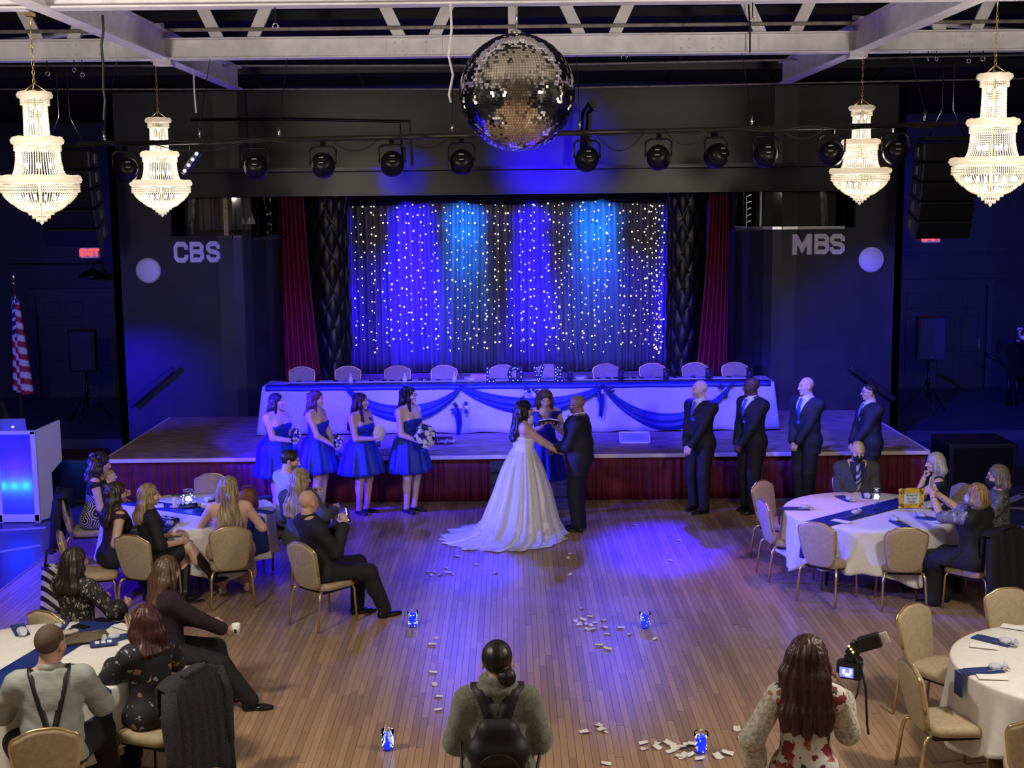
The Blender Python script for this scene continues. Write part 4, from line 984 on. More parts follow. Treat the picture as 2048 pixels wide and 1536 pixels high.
for px, py, lb in ((178, 506, 'lit red EXIT sign over the doors behind the booth'), (1863, 475, 'lit red EXIT sign over the doors on the reserved table side')):
    p = aty(px, py, 27.1); t = thing('exit_sign', lb, 'sign', (p[0], 27.13, p[2]))
    mb = MB(); mb.box((0, .03, 0), (.37, .08, .21)); mb.build('case', M_EXITW, t, bevel=.01)
    o = text_obj('EXIT', .20, .006, M_EXITR, 'exit_text', t, .006); o.location = (0, -.016, 0); o.rotation_euler = (PI/2, 0, 0)
    mb = MB(); mb.tube([(0, .03, .10), (0, .03, .35)], .012); mb.build('hanger', M_BLACKM, t)
p = aty(496, 452, 22.1); t = thing('table_lamp', 'white bell shaped lamp shade inside the glazed niche above CBS', 'lamp', (p[0], 22.1, NZ0-.005))
mb = MB(); mb.lathe([(.13, .20), (.085, .34), (.05, .46)], 20, close=False); mb.build('shade', M_LETW, t, solid=.006)
mb = MB(); mb.lathe([(.06, 0), (.06, .012), (.015, .03), (.012, .30)], 12); mb.build('stem', M_BRASS, t)
# lamp shade over the doors, drooping fixture
p = aty(185, 548, 26.6); t = thing('gooseneck_lamp', 'dark shade lamp above the doors behind the booth', 'lamp', (p[0], 26.6, p[2]))
mb = MB(); mb.lathe([(.28, -.06), (.20, .02), (.07, .07), (.05, .12)], 20, close=False); mb.build('shade', M_BLACKM, t, solid=.006)
mb = MB(); mb.tube([(0, 0, .12), (0, .1, .22), (0, .35, .24), (0, .58, .18)], .015); mb.tube([(0, .5, .19), (-1.9, .56, .19)], .010); mb.build('arm', M_BLACKM, t)
# hand rails
for pts, lb in ((((258, 812, 21.2), (345, 738, 21.2)), 'dark sloping handrail on the blue lit wall beside the stage'), (((1702, 735, 21.2), (1790, 800, 21.2)), 'dark sloping handrail behind the last groomsman')):
    A, B_ = [aty(*q) for q in pts]; t = thing('handrail', lb, 'handrail')
    mb = MB(); mb.bar(A, B_, .045, .09); mb.build('rail', M_BLACK, t, bevel=.01)
    for q in (.12, .88):
        c = A+(B_-A)*q; mb = MB(); mb.tube([tuple(c+np.array((0, 0, -.03))), (c[0], YS+.0, c[2]-.05)], .012); mb.build('bracket', M_BLACKM, t)
t = thing('stair_rail', 'dark curved stair rail beyond the doors on the reserved table side', 'handrail')
A = [aty(*q, 24.6) for q in ((1968, 706), (2000, 722), (2018, 742), (2024, 830))]
mb = MB(); mb.tube([tuple(q) for q in A], .03); mb.build('rail', M_BLACKM, t)
for q in ((2018, 742, 830), (2035, 745, 830)):
    a = aty(q[0], q[1], 24.6); mb = MB(); mb.tube([(a[0], 24.6, a[2]), (a[0], 24.6, .19)], .025); mb.build('baluster', M_BLACKM, t)
p = aty(2044, 670, 27.0); t = thing('wall_emblem', 'pale blue lit letter at the picture edge above the stair rail', 'letter', (p[0], 27.08, p[2]))
mb = MB(); mb.box((-.02, 0, 0), (.05, .03, .22)); mb.box((0, 0, .12), (.16, .03, .05)); mb.box((0, 0, -.12), (.16, .03, .05)); mb.build('letter_body', M_LETW, t)
p = aty(2044, 745, 25.5); t = thing('bar_bottle', 'bottle with blue lit label on a dark counter at the picture edge', 'bottle', (p[0], 25.5, 1.30))
mb = MB(); mb.lathe([(.05, 0), (.055, .01), (.055, .17), (.02, .24), (.018, .30)], 14); mb.build('glass', mat('dark_bottle', (.05, .012, .01), .15), t); mb = MB(); mb.lathe([(.057, .05), (.057, .12)], 14, close=False); mb.build('label', M_LETW, t)
t = thing('bar_counter', 'dark counter standing at the picture edge by the stair rail', 'counter', (10.55, 25.6, .18)); mb = MB(); mb.box((.15, 0, .55), (1.1, 1.2, 1.08)); mb.build('body', M_BLACK, t, bevel=.02); mb = MB(); mb.box((.1, 0, 1.105), (1.2, 1.3, .03)); mb.build('top', M_BLACKM, t)

# ================================================================ HANGING THINGS
# chandeliers
def bead_mat():
    m, nt, b = _nt('cut_crystal'); N, L = nt.nodes, nt.links
    b.inputs['Base Color'].default_value = (.92, .90, .84, 1); b.inputs['Roughness'].default_value = .25
    tr = N.new('ShaderNodeBsdfTranslucent'); tr.inputs[0].default_value = (.95, .92, .84, 1); mx = N.new('ShaderNodeMixShader'); mx.inputs[0].default_value = .55
    L.new(b.outputs[0], mx.inputs[1]); L.new(tr.outputs[0], mx.inputs[2]); L.new(mx.outputs[0], N['Material Output'].inputs[0]); return m
M_BEAD = bead_mat(); M_CHB = mat('chandelier_bulb', (1, .9, .7), .4, emis=((1.0, .85, .58), 40))
def make_chandelier():
    t = thing('chandelier', 'x', 'chandelier')
    H_ = 1.10; Z = lambda f: H_*(1-f)
    for R_, r, f, nm in ((.118, .030, .028, 'crown_ring'), (.185, .034, .37, 'middle_ring'), (.312, .036, .665, 'lower_ring')):
        mb = MB(); mb.torus(R_, r, Z(f), 48, 8, rib=.10, ribn=40); mb.build(nm, M_BEAD, t)
    for r, f0, f1 in ((.115, .055, .105), (.188, .40, .45), (.322, .70, .765)):
        mb = MB(); n = int(2*PI*r/.017)
        for k in range(n):
            a = 2*PI*k/n
            for j in range(3): mb.octa((r*math.cos(a), r*math.sin(a), Z(f0+(f1-f0)*(j+.5)/3)), .0085, .011)
        mb.build('bead_band', M_BEAD, t, kind='stuff')
    def strands(n, prof, step, name):
        mb = MB(); P = [(r, Z(f)) for r, f in prof]; seg = [math.hypot(P[i+1][0]-P[i][0], P[i+1][1]-P[i][1]) for i in range(len(P)-1)]; L_ = sum(seg)
        m = int(L_/step)
        for j in range(m+1):
            s = L_*j/m; i = 0
            while i < len(seg)-1 and s > seg[i]: s -= seg[i]; i += 1
            q = s/seg[i]; r = P[i][0]+(P[i+1][0]-P[i][0])*q; z = P[i][1]+(P[i+1][1]-P[i][1])*q
            for k in range(n):
                a = 2*PI*k/n; mb.octa((r*math.cos(a), r*math.sin(a), z), .0068, .0095)
        mb.build(name, M_BEAD, t, kind='stuff')
    strands(34, [(.097, .105), (.098, .20), (.103, .34)], .018, 'bead_strands')
    strands(56, [(.178, .45), (.182, .52), (.196, .59), (.225, .655)], .018, 'bead_strands')
    strands(84, [(.305, .765), (.285, .80), (.235, .845)], .0165, 'bead_strands')
    strands(60, [(.225, .845), (.195, .872), (.16, .895), (.11, .912)], .0165, 'bead_strands')
    for r, f0, f1 in ((.100, .905, .935), (.070, .935, .962), (.040, .962, .985)):
        mb = MB(); n = int(2*PI*r/.016)
        for k in range(n):
            a = 2*PI*k/n
            for j in range(2): mb.octa((r*math.cos(a), r*math.sin(a), Z(f0+(f1-f0)*(j+.5)/2)), .0085, .012)
        mb.build('bead_tier', M_BEAD, t, kind='stuff')
    mb = MB(); mb.octa((0, 0, Z(.995)), .02, .022); mb.build('finial', M_BEAD, t)
    mb = MB(); mb.tube([(0, 0, Z(.95)), (0, 0, Z(-.02))], .008, 6); mb.build('stem', M_BRASS, t)
    bp = [(.05, .22, 3), (.04, .12, 2), (.11, .56, 6), (.20, .80, 8), (.07, .88, 4)]
    for r, f, n in bp:
        for k in range(n):
            a = 2*PI*k/n+f*9; mb = MB(); mb.ball((r*math.cos(a), r*math.sin(a), Z(f)), (.014, .014, .024), 8, 6); mb.build('bulb', M_CHB, t)
    mb = MB()
    for k in range(3):
        a = 2*PI*k/3; mb.tube([(.10*math.cos(a), .10*math.sin(a), Z(0)), (0, 0, Z(-.06))], .004, 5)
    mb.build('hanger', M_BRASS, t)
    mb = MB(); ln = .46; z0 = Z(-.06); nl = int(ln/.036)
    for k in range(nl):
        c = z0+.018+k*.036; a = 0 if k % 2 == 0 else PI/2
        pts = [(.011*math.cos(b_)*math.cos(a), .011*math.cos(b_)*math.sin(a), c+.022*math.sin(b_)) for b_ in np.linspace(0, 2*PI, 9)]; mb.tube(pts, .0032, 4, cap=False)
    mb.build('chain', M_BRASS, t, kind='stuff')
    mb = MB(); mb.tube([(0, 0, z0+ln-.02), (0, 0, z0+ln+.12)], .006, 6); mb.box((0, 0, z0+ln+.1), (.06, .10, .03)); mb.build('beam_clamp', M_BRASS, t)
    return t
CHS = [((84, 447), 11.35, 'crystal chandelier hanging above the booth, larger one nearer the camera'), ((325, 432), 15.2, 'crystal chandelier hanging above the wall letters CBS'), ((1719, 408), 15.2, 'crystal chandelier hanging above the wall letters MBS'), ((1980, 411), 11.35, 'crystal chandelier at the picture edge over the reserved table, larger one')]
ch0 = make_chandelier()
for i, ((px, py), Y, lb) in enumerate(CHS):
    p = aty(px, py, Y); c = ch0 if i == 0 else copy_tree(ch0); c['label'] = lb; c['group'] = 'crystal chandeliers'; c.location = (p[0], Y, p[2]); c.rotation_euler = (0, 0, i*.7)
    for dz, pw in ((.80, .28), (.48, .32), (.24, .40)):
        point_light((p[0], Y, p[2]+dz), CH_POWER*pw*.19, WARM, .05, 'chandelier_light')
# mirror ball
bc, br = np.array((0.07, 11.38, 4.985)), .487
t = thing('mirror_ball', 'large mirrored disco ball hanging under the steel truss', 'disco ball', tuple(bc))
mb = MB(); mb.ball((0, 0, 0), br*.985, 40, 28); mb.build('core', M_BLACK, t)
M_MIRROR = mat('mirror_glass', (.86, .85, .82), .05, metal=1)
mb = MB(); rows = 66
rnd = random.Random(2)
for j in range(rows):
    th = PI*(j+.5)/rows; n = max(6, int(2*PI*br*math.sin(th)/(PI*br/rows)))
    for k in range(n):
        a = 2*PI*(k+.5*(j % 2))/n; nrm = np.array((math.sin(th)*math.cos(a), math.sin(th)*math.sin(a), math.cos(th)))
        e1 = np.array((-math.sin(a), math.cos(a), 0)); e2 = np.cross(nrm, e1)
        jn = nrm+e1*rnd.gauss(0, .035)+e2*rnd.gauss(0, .035); jn /= np.linalg.norm(jn); e1 = e1-jn*(e1@jn); e1 /= np.linalg.norm(e1); e2 = np.cross(jn, e1)
        w1 = PI*br*math.sin(th)/n*.90; w2 = PI*br/rows/2*.90; c = nrm*br
        mb.add([c-e1*w1-e2*w2, c+e1*w1-e2*w2, c+e1*w1+e2*w2, c-e1*w1+e2*w2], [(0, 1, 2, 3)])
mb.build('mirror_tiles', M_MIRROR, t, kind='stuff')
mb = MB(); mb.lathe([(.05, br-.01), (.05, br+.02), (.02, br+.03)], 16); mb.tube([(0, 0, br+.02), (0, 0, br+.26)], .012, 6); mb.build('hanger', M_CHROME, t)
# lighting pole with par cans
A, B_ = aty(155, 289, 14.5), aty(1912, 248, 14.5)
pole = thing('lighting_pole', 'long dark pipe slung below the truss carrying the stage lamps', 'pipe')
mb = MB(); mb.tube([tuple(A), tuple(B_)], .030, 10); mb.build('pipe', mat('dark_pipe', (.05, .045, .04), .4, metal=.5), pole)
def on_pole(px):
    q = (px-155)/(1912-155); return A+(B_-A)*q
rnd = random.Random(4)
mb = MB(); pts = [tuple(A+(B_-A)*q+np.array((0, -.03, .02*math.sin(q*70)-.012))) for q in np.linspace(.02, .98, 120)]; mb.tube(pts, .009, 5); mb.build('taped_cable', M_BLACK, pole)
for i, (a, b_, sag) in enumerate(((300, 500, .10), (660, 760, .14), (800, 905, .12), (1190, 1290, .2), (1330, 1420, .16), (1560, 1650, .12))):
    P0, P1 = on_pole(a), on_pole(b_); mb = MB(); mb.tube([tuple(P0+(P1-P0)*q-np.array((0, .02, 4*sag*q*(1-q)))) for q in np.linspace(0, 1, 12)], .006, 5); mb.build('loose_cable', M_BLACK, pole)
for px, py in ((208, 280), (400, 280), (560, 260), (905, 260), (1160, 255), (1503, 250), (1850, 248)):
    P0 = on_pole(px); top = np.array((P0[0], 15.15 if px not in (400,) else 15.15, ZT))
    mb = MB(); mb.tube([tuple(P0+np.array((0, 0, .03))), tuple(P0+np.array((0, .0, .14)))], .016, 6); mb.build('carabiner', M_CHROME, pole)
    mb = MB(); mb.tube([tuple(P0+np.array((0, 0, .14))), tuple(top)], .004, 4); mb.build('steel_wire', M_BLACKM, pole)
mb = MB()
def make_par():
    t = thing('stage_lamp', 'x', 'stage lamp')
    mb = MB(); R_ = rotm('X', -PI/2)
    mb.lathe([(.045, -.10), (.085, -.095), (.112, -.06), (.122, .0), (.126, .10), (.120, .105)], 20, R=R_, close=True); mb.build('can', M_BLACKM, t)
    mb = MB(); mb.lathe([(.116, .096), (.06, .101), (.001, .103)], 20, R=R_); mb.build('lens', mat('lamp_lens', (.05, .05, .25), .1), t)
    mb = MB(); mb.tube([(-.14, 0, 0), (-.14, 0, .16), (-.10, 0, .20), (.10, 0, .20), (.14, 0, .16), (.14, 0, 0)], .011, 6); mb.build('yoke', M_BLACKM, t)
    mb = MB(); mb.box((0, 0, .235), (.05, .06, .07)); mb.build('clamp', M_BLACKM, t)
    mb = MB(); mb.box((0, -.118, .03), (.05, .004, .012)); mb.box((0, -.118, -.03), (.05, .004, .010)); mb.build('rating_plate', mat('pale_plate', (.4, .4, .42), .5), t)
    for k in range(4):
        mb = MB(); mb.lathe([(.119+.001*k, 0), (.127, .006), (.119+.001*k, .012)], 20, (0, -.02+.022*k, 0), R_, close=False); mb.build('cooling_fin', M_BLACKM, t)
    return t
par0 = None
PARS = [(251, 'black stage lamp at the booth end of the pole', .4), (509, 'black stage lamp second from the booth end of the pole', .1), (644, 'black stage lamp hung above the tufted pillar by the booth', 0), (784, 'black stage lamp hung before the first blue patch of the header', .1), (923, 'black stage lamp just beside the mirror ball, booth side', 0),
        (1175, 'black stage lamp just beside the mirror ball, groomsmen side', .1), (1317, 'black stage lamp over the gold cluster of string lights', -.2), (1437, 'black stage lamp tilted in shadow over the groomsmen side curtain', .4), (1534, 'black stage lamp over the glazed niche', 0), (1664, 'black stage lamp next to the chandelier above MBS', -.3), (1794, 'black stage lamp at the far end of the pole past MBS', -.1)]
for i, (px, lb, yaw) in enumerate(PARS):
    if par0 is None: c = par0 = make_par()
    else: c = copy_tree(par0)
    P0 = on_pole(px); c.location = (P0[0], P0[1], P0[2]-.27); c.rotation_euler = (-.35, 0, yaw); c['label'] = lb; c['group'] = 'stage lamps on the pole'
P0 = on_pole(382); t = thing('led_bar', 'slanted blue lit lamp strip on the pole beside the chandelier above CBS', 'stage lamp', (P0[0], P0[1], P0[2]-.22))
mb = MB(); mb.bar((-.09, 0, -.12), (.09, 0, .12), .10, .06); mb.build('housing', M_BLACKM, t, bevel=.01)
M_LEDB = mat('blue_white_led', (.6, .7, 1), .4, emis=((.30, .36, 1.0), 7))
for k in range(4):
    q = -.75+.5*k; mb = MB(); mb.ball((.09*q-.0, -.056, .12*q), .018, 8, 6); mb.build('led', M_LEDB, t)
mb = MB(); mb.tube([(-.02, 0, .08), (0, 0, .20)], .01); mb.build('bracket', M_BLACKM, t)
# line array loudspeakers
def line_array(name_lab, px_top, py_top, px_bot, py_bot, Y):
    a, b_ = aty(px_top, py_top, Y), aty(px_bot, py_bot, Y); t = thing('line_array_speaker', name_lab, 'speaker')
    n = 5; hgt = (a[2]-b_[2]); cx = a[0]; z = a[2]; y = Y; ang = 0.05
    for k in range(n):
        h = hgt/n/math.cos(ang)*.98
        c = np.array((cx, y, z)); d = np.array((0, math.sin(ang), -math.cos(ang))); R_ = rotm('X', ang)
        mid = c+d*h/2
        mb = MB(); mb.box(tuple(mid), (.78, .48, h*.96), R_); o = mb.build('cabinet', M_BLACK, t, bevel=.02)
        mb = MB(); mb.box(tuple(mid+R_@np.array((0, -.245, 0))), (.72, .015, h*.84), R_); mb.build('grille', M_BLACKM, t)
        s = 1 if cx < 0 else -1
        mb = MB(); mb.box(tuple(mid+R_@np.array((s*.395, .02, 0))), (.012, .10, h*.5), R_); mb.build('rigging_plate', mat('grey_metal', (.22, .22, .23), .4, metal=.7), t)
        z += d[2]*h; y += d[1]*h; ang += .085
    mb = MB(); mb.box((cx, Y, a[2]+.05), (.70, .34, .06)); mb.build('fly_frame', M_BLACKM, t)
    for s in (-.25, .25):
        mb = MB(); mb.tube([(cx+s, Y, a[2]+.07), (cx+s*.3, Y, a[2]+.45), (cx+s*.3, Y, 6.6)], .008, 6); mb.build('sling', M_CHROME, t)
line_array('black line array speaker hanging behind the chandelier over the booth', 132, 300, 148, 486, 18.6)
line_array('black line array speaker hanging behind the chandelier over the reserved table', 1893, 285, 1880, 470, 18.6)
# loudspeakers on stands
def pole_speaker(px0, py0, px1, py1, Y, zf, lab, m):
    a, b_ = aty(px0, py0, Y), aty(px1, py1, Y); wd, h = b_[0]-a[0], a[2]-b_[2]; cx = (a[0]+b_[0])/2
    t = thing('loudspeaker', lab, 'speaker', (cx, Y, b_[2]))
    mb = MB(); mb.prism([(-wd/2, -.17), (wd/2, -.17), (wd*.38, .19), (-wd*.38, .19)], h); mb.build('cabinet', m, t, bevel=.03)
    mb = MB(); mb.box((0, -.178, h*.5), (wd*.86, .015, h*.9)); mb.build('grille', m, t, bevel=.006)
    mb = MB(); mb.ball((.0, -.19, h*.10), (.015, .006, .012)); mb.build('badge', M_CHROME, t)
    s = thing('speaker_stand', 'tripod stand under the '+lab, 'stand', (cx, Y, zf))
    mb = MB(); mb.tube([(0, 0, .25), (0, 0, b_[2]-zf-.005)], .018); mb.build('pole', M_BLACKM, s)
    for k in range(3):
        q = 2*PI*k/3+.5; mb = MB(); mb.tube([(0, 0, .55), (.45*math.cos(q), .45*math.sin(q), .014)], .012, 6); mb.build('leg', M_BLACKM, s)
    mb = MB(); mb.lathe([(.03, .5), (.035, .52), (.035, .6), (.025, .62)], 12); mb.build('collar', M_BLACKM, s)
pole_speaker(140, 660, 198, 742, 24.0, .18, 'loudspeaker in front of the doors behind the booth', M_BLACK)
pole_speaker(1831, 634, 1886, 720, 24.0, .18, 'blue lit loudspeaker in front of the doors past the reserved table', mat('charcoal_plastic', (.03, .03, .04), .35))
# plumbing pipes over the header
mb = MB(); g1 = [aty(*q, 20.9) for q in ((383, 240), (560, 238), (800, 243), (806, 330))]; mb.tube([tuple(q) for q in g1], .022); o = mb.build('wall_pipe', M_BLACKM); tag(o, 'thin black pipe on the wall above the header box', 'pipe')
mb = MB(); g1 = [aty(*q, 20.6) for q in ((1166, 335), (1170, 225), (1176, 212), (1182, 225))]; mb.tube([tuple(q) for q in g1], .06); o = mb.build('hooked_pipe', M_BLACKM); tag(o, 'hooked black pipe standing on the header beside the mirror ball', 'pipe')
# dangling clips, cables from the trusses
CLIPS = [(95, 148, 15.1), (165, 150, 15.1), (148, 140, 15.1), (1856, 118, 15.1), (1873, 118, 15.1), (1938, 122, 15.1), (1966, 118, 15.1), (551, 52, 11.3), (1505, 40, 11.3), (1243, 113, 15.1), (1253, 113, 15.1)]
for i, (px, py, Y) in enumerate(CLIPS):
    p = aty(px, py, Y); t = thing('steel_clip', 'small steel clip under a truss chord, '+('beside the larger chandelier over the booth' if px < 300 else 'high up near the mirror ball truss, booth side' if px < 600 else 'just past the mirror ball' if px < 1300 else 'high up on the nearer truss over the groomsmen' if px < 1600 else 'beside the larger chandelier over the reserved table'), 'clip', tuple(p), 0, 'steel clips')
    mb = MB(); mb.torus(.022, .006, 0, 12, 5); o = mb.build('ring', M_CHROME, t); o.rotation_euler = (PI/2, 0, .5*i)
    mb = MB(); mb.tube([(0, 0, .02), (0, 0, ZT-p[2])], .006, 5); mb.build('shank', M_BLACKM, t)
CAB = [([(205, 30), (207, 60), (203, 90), (206, 130), (206, 175), (210, 200), (208, 240)], 11.4, M_BLACK, 'black cable dangling from the near truss above the chandeliers'),
       ([(901, 2), (903, 60), (897, 110), (906, 150), (898, 190), (902, 205)], 11.3, M_STEEL, 'pale cable dangling beside the mirror ball'),
       ([(1497, 5), (1500, 60), (1500, 105)], 15.05, M_BLACK, 'black cable hanging over the truss on the groomsmen side'),
       ([(433, 158), (434, 205), (435, 235)], 16.6, M_WHITE, 'short white cord hanging from the beam above CBS')]
for pts, Y, m, lb in CAB:
    px_ = [(-3.86, 16.6, 5.70), (-3.86, 16.6, 5.45), (-3.85, 16.6, 5.2)] if Y > 16 else None
    mb = MB(); mb.tube([tuple(aty(*q, Y)) for q in pts] if px_ is None else px_, .011, 6); o = mb.build('hanging_cable', m); tag(o, lb, 'cable')

# ================================================================ BOOTH, FLAG, LAPTOP
M_BOOTH = mat('white_booth_board', (.62, .62, .64), .5)
def scrim():
    m, nt, b = _nt('stretch_scrim'); N, L = nt.nodes, nt.links
    b.inputs['Base Color'].default_value = (.10, .10, .16, 1); b.inputs['Roughness'].default_value = .8
    tr = N.new('ShaderNodeBsdfTranslucent'); tr.inputs[0].default_value = (.85, .85, .9, 1); mx = N.new('ShaderNodeMixShader'); mx.inputs[0].default_value = .5
    L.new(b.outputs[0], mx.inputs[1]); L.new(tr.outputs[0], mx.inputs[2]); L.new(mx.outputs[0], N['Material Output'].inputs[0]); return m
YB = 16.9
a0, a1 = aty(-60, 1020, YB), aty(80, 1020, YB); top = aty(40, 862, YB)[2]
t = thing('dj_booth', 'white folding booth front glowing blue below the laptop', 'booth')
x0, x1 = a0[0], a1[0]
mb = MB()
mb.box(((x0+x1)/2, YB, top-.02), (x1-x0, .06, .05)); mb.box(((x0+x1)/2, YB, .06), (x1-x0, .06, .10)); mb.box((x1-.03, YB, top/2), (.07, .06, top)); mb.box((x0+.03, YB, top/2), (.06, .06, top)); xm = aty(5, 1000, YB)[0]; mb.box((xm-.03, YB, top/2), (.06, .06, top)); mb.build('front_frame', M_BOOTH, t, bevel=.006)
mb = MB(); mb.box(((x0+x1)/2, YB+.005, top/2), (x1-x0-.08, .008, top-.1)); mb.build('scrim', scrim(), t)
# side wing opening backwards with an extended upper part
w1 = np.array((x1, YB, 0)); w2 = np.array((aty(126, 1000, YB+.45)[0], YB+.50, 0)); d = (w2-w1)/np.linalg.norm(w2-w1)
def wing(q, z): p = w1+d*q*np.linalg.norm(w2-w1); return (p[0], p[1], z)
mb = MB(); L_ = 1.0; nrm = np.array((-d[1], d[0], 0))*.03
def slab(poly):
    mb.add([wing(*p) for p in poly]+[tuple(np.array(wing(*p))+nrm) for p in poly], [tuple(range(len(poly))), tuple(reversed(range(len(poly), 2*len(poly))))]+[(i, len(poly)+i, len(poly)+(i+1) % len(poly), (i+1) % len(poly)) for i in range(len(poly))])
slab([(0, .02), (.55, .02), (.55, .60), (1, .72), (1, top+.06), (0, top)]); mb.build('side_wing', M_BOOTH, t)
mb = MB(); mb.box(((x0+x1)/2, YB+.50, top/2-.08), (x1-x0-.06, .02, top-.2)); mb.build('light_block_board', M_BLACK, t)  # unseen board added to keep the booth glow off the subwoofer
mb = MB(); mb.box(((x0+x1)/2, YB+.55, top-.12), (x1-x0-.1, .8, .04)); mb.build('desk', M_BLACK, t)
mb = MB(); mb.box(((x0+x1)/2+.1, YB+.30, .10), (.95, .10, .10)); mb.build('uplight_bar', M_BLACKM, t)
for k in range(4):
    point_light((aty(14+22*k, 990, YB+.1)[0], YB+.06, aty(40, 972, YB)[2]), 1.5, (0, .45, 1.0), .025, 'booth_glow_light')
point_light(((x0+x1)/2+.2, YB+.22, .65), 90, (.01, .0, 1.0), .1, 'booth_glow_light'); point_light((x1-.3, YB+.22, .6), 40, (.01, .0, 1.0), .1, 'booth_glow_light')
lp = aty(30, 858, YB+.25); t = thing('laptop', 'open laptop with lit lid logo standing on the white booth', 'laptop', (lp[0], YB+.30, top-.10+.005), PI+.05)
M_ALU = mat('laptop_aluminium', (.35, .36, .42), .35, metal=.6)
mb = MB(); mb.box((0, .0, .008), (.34, .23, .014)); mb.build('base', M_ALU, t, bevel=.004)
R_ = rotm('X', -.25)
mb = MB(); mb.box((0, .135, .125), (.34, .008, .23), R_); mb.build('lid', M_ALU, t, bevel=.003)
mb = MB(); mb.box((0, .129, .125), (.32, .002, .21), R_); mb.build('screen', mat('laptop_screen', (.3, .35, .5), .3, emis=((.4, .5, 1.0), .8)), t)
M_LOGO = mat('lid_logo_glow', (.9, .9, 1), .4, emis=((.9, .92, 1.0), 1.2))
mb = MB(); q = R_@np.array((0, .006, 0))
mb.ball((-.004, .141, .125), (.013, .002, .014), 10, 6); mb.ball((.006, .141, .125), (.012, .002, .014), 10, 6); mb.ball((.003, .1375, .145), (.003, .002, .006), 8, 4); o = mb.build('lid_logo', M_LOGO, t)
# flag
fp = aty(28, 585, 22.5); fl = thing('flag', 'furled stars and stripes flag on a gold topped pole behind the booth', 'flag', (fp[0], 22.5, 0))
mb = MB(); mb.tube([(0, 0, .03), (0, 0, 2.78)], .016); mb.lathe([(.20, 0), (.20, .025), (.06, .05), (.03, .1)], 18); mb.build('pole', mat('dark_wood_pole', (.08, .045, .02), .4), fl)
mb = MB(); mb.lathe([(.02, 2.76), (.03, 2.80), (.012, 2.85)], 10); mb.ball((0, 0, 2.90), (.035, .015, .06), 10, 6); mb.build('finial', M_BRASS, fl)
def flag_mat():
    m, nt, b = _nt('flag_cloth'); N, L = nt.nodes, nt.links; a = N.new('ShaderNodeAttribute'); a.attribute_name = 'Col'; L.new(a.outputs['Color'], b.inputs['Base Color']); b.inputs['Roughness'].default_value = .7; return m
nu_, nv_ = 60, 90
# cloth (s along fly, t along hoist) hanging in folds from the pole
def fpos(u, v):
    z = 2.62-1.62*v-.16*u*(1-.4*v)
    return (.02+.13*math.sin(u*17+.8*v)*(.35+.65*v)+.16*u*(.5+.6*v)-.03, -.02+.10*math.cos(u*17+.8*v)*(.35+.65*v)-.05*u, z)
mb = MB(); mb.grid(fpos, nu_, nv_); o = mb.build('cloth', flag_mat(), fl, solid=.004); me = o.data
ca = me.color_attributes.new('Col', 'FLOAT_COLOR', 'POINT'); cc = []
for j in range(nv_):
    for i in range(nu_):
        u, v = i/(nu_-1), j/(nv_-1); tt = v+.28*u; 
        if v < .42 and u < .62:
            star = (math.sin(u*58)*math.sin(v*70) > .45); c = (.7, .7, .72) if star else (.012, .02, .12)
        else: c = (.34, .012, .02) if int(tt*15) % 2 == 0 else (.62, .60, .58)
        cc += [*c, 1]
ca.data.foreach_set('color', cc)
mb = MB(); mb.tube([(.05, -.08, 2.4), (.10, -.12, 1.5), (.14, -.10, 1.0)], .012, 6); mb.build('gold_fringe', M_BRASS, fl)

# ================================================================ PETALS
M_PETAL = mat('white_petal', (.78, .74, .70), .6)
PET = [(1163, 1218), (1165, 1241), (1151, 1243), (1160, 1247), (1170, 1250), (1181, 1252), (1158, 1252), (1190, 1247), (1180, 1235), (1207, 1242), (1209, 1257), (1186, 1260), (1173, 1260), (1241, 1258), (1259, 1270), (1214, 1270), (1199, 1293), (1215, 1300), (1310, 1279),
       (1142, 1109), (1136, 1117), (1141, 1150), (1268, 1051), (1357, 1082), (1340, 1122), (891, 1072), (884, 1073), (858, 1145), (880, 1151), (868, 1146), (905, 1150), (914, 1114), (863, 1151), (892, 1138), (896, 1147), (872, 1277), (864, 1292), (866, 1347), (869, 1370), (878, 1395), (877, 1422),
       (1170, 1467), (1197, 1453), (1205, 1461), (1210, 1466), (1288, 1489), (1288, 1500), (1315, 1489), (1313, 1497), (1336, 1489), (1348, 1497), (1343, 1505), (1363, 1497), (1376, 1492), (1388, 1492), (1371, 1510), (1383, 1512), (1358, 1515), (1366, 1517), (1435, 1515), (1454, 1510), (1474, 1460), (1482, 1479), (1212, 1530), (1090, 1083), (1095, 1087), (1086, 1087), (1102, 1085), (953, 1131), (990, 1147), (1400, 1520)]
rnd = random.Random(9); pm = []
for s in range(4):
    mb = MB(); mb.grid(lambda u, v: ((u-.5)*.042*(1-.3*v)*(1+.1*math.sin(5*u+s)), (v-.5)*.055, .003+.010*((u-.5)**2*4)*(1-.4*s/3)+.006*v*v), 6, 5); me = mb.mesh('rose_petal'); me.materials.append(M_PETAL); pm.append(me)
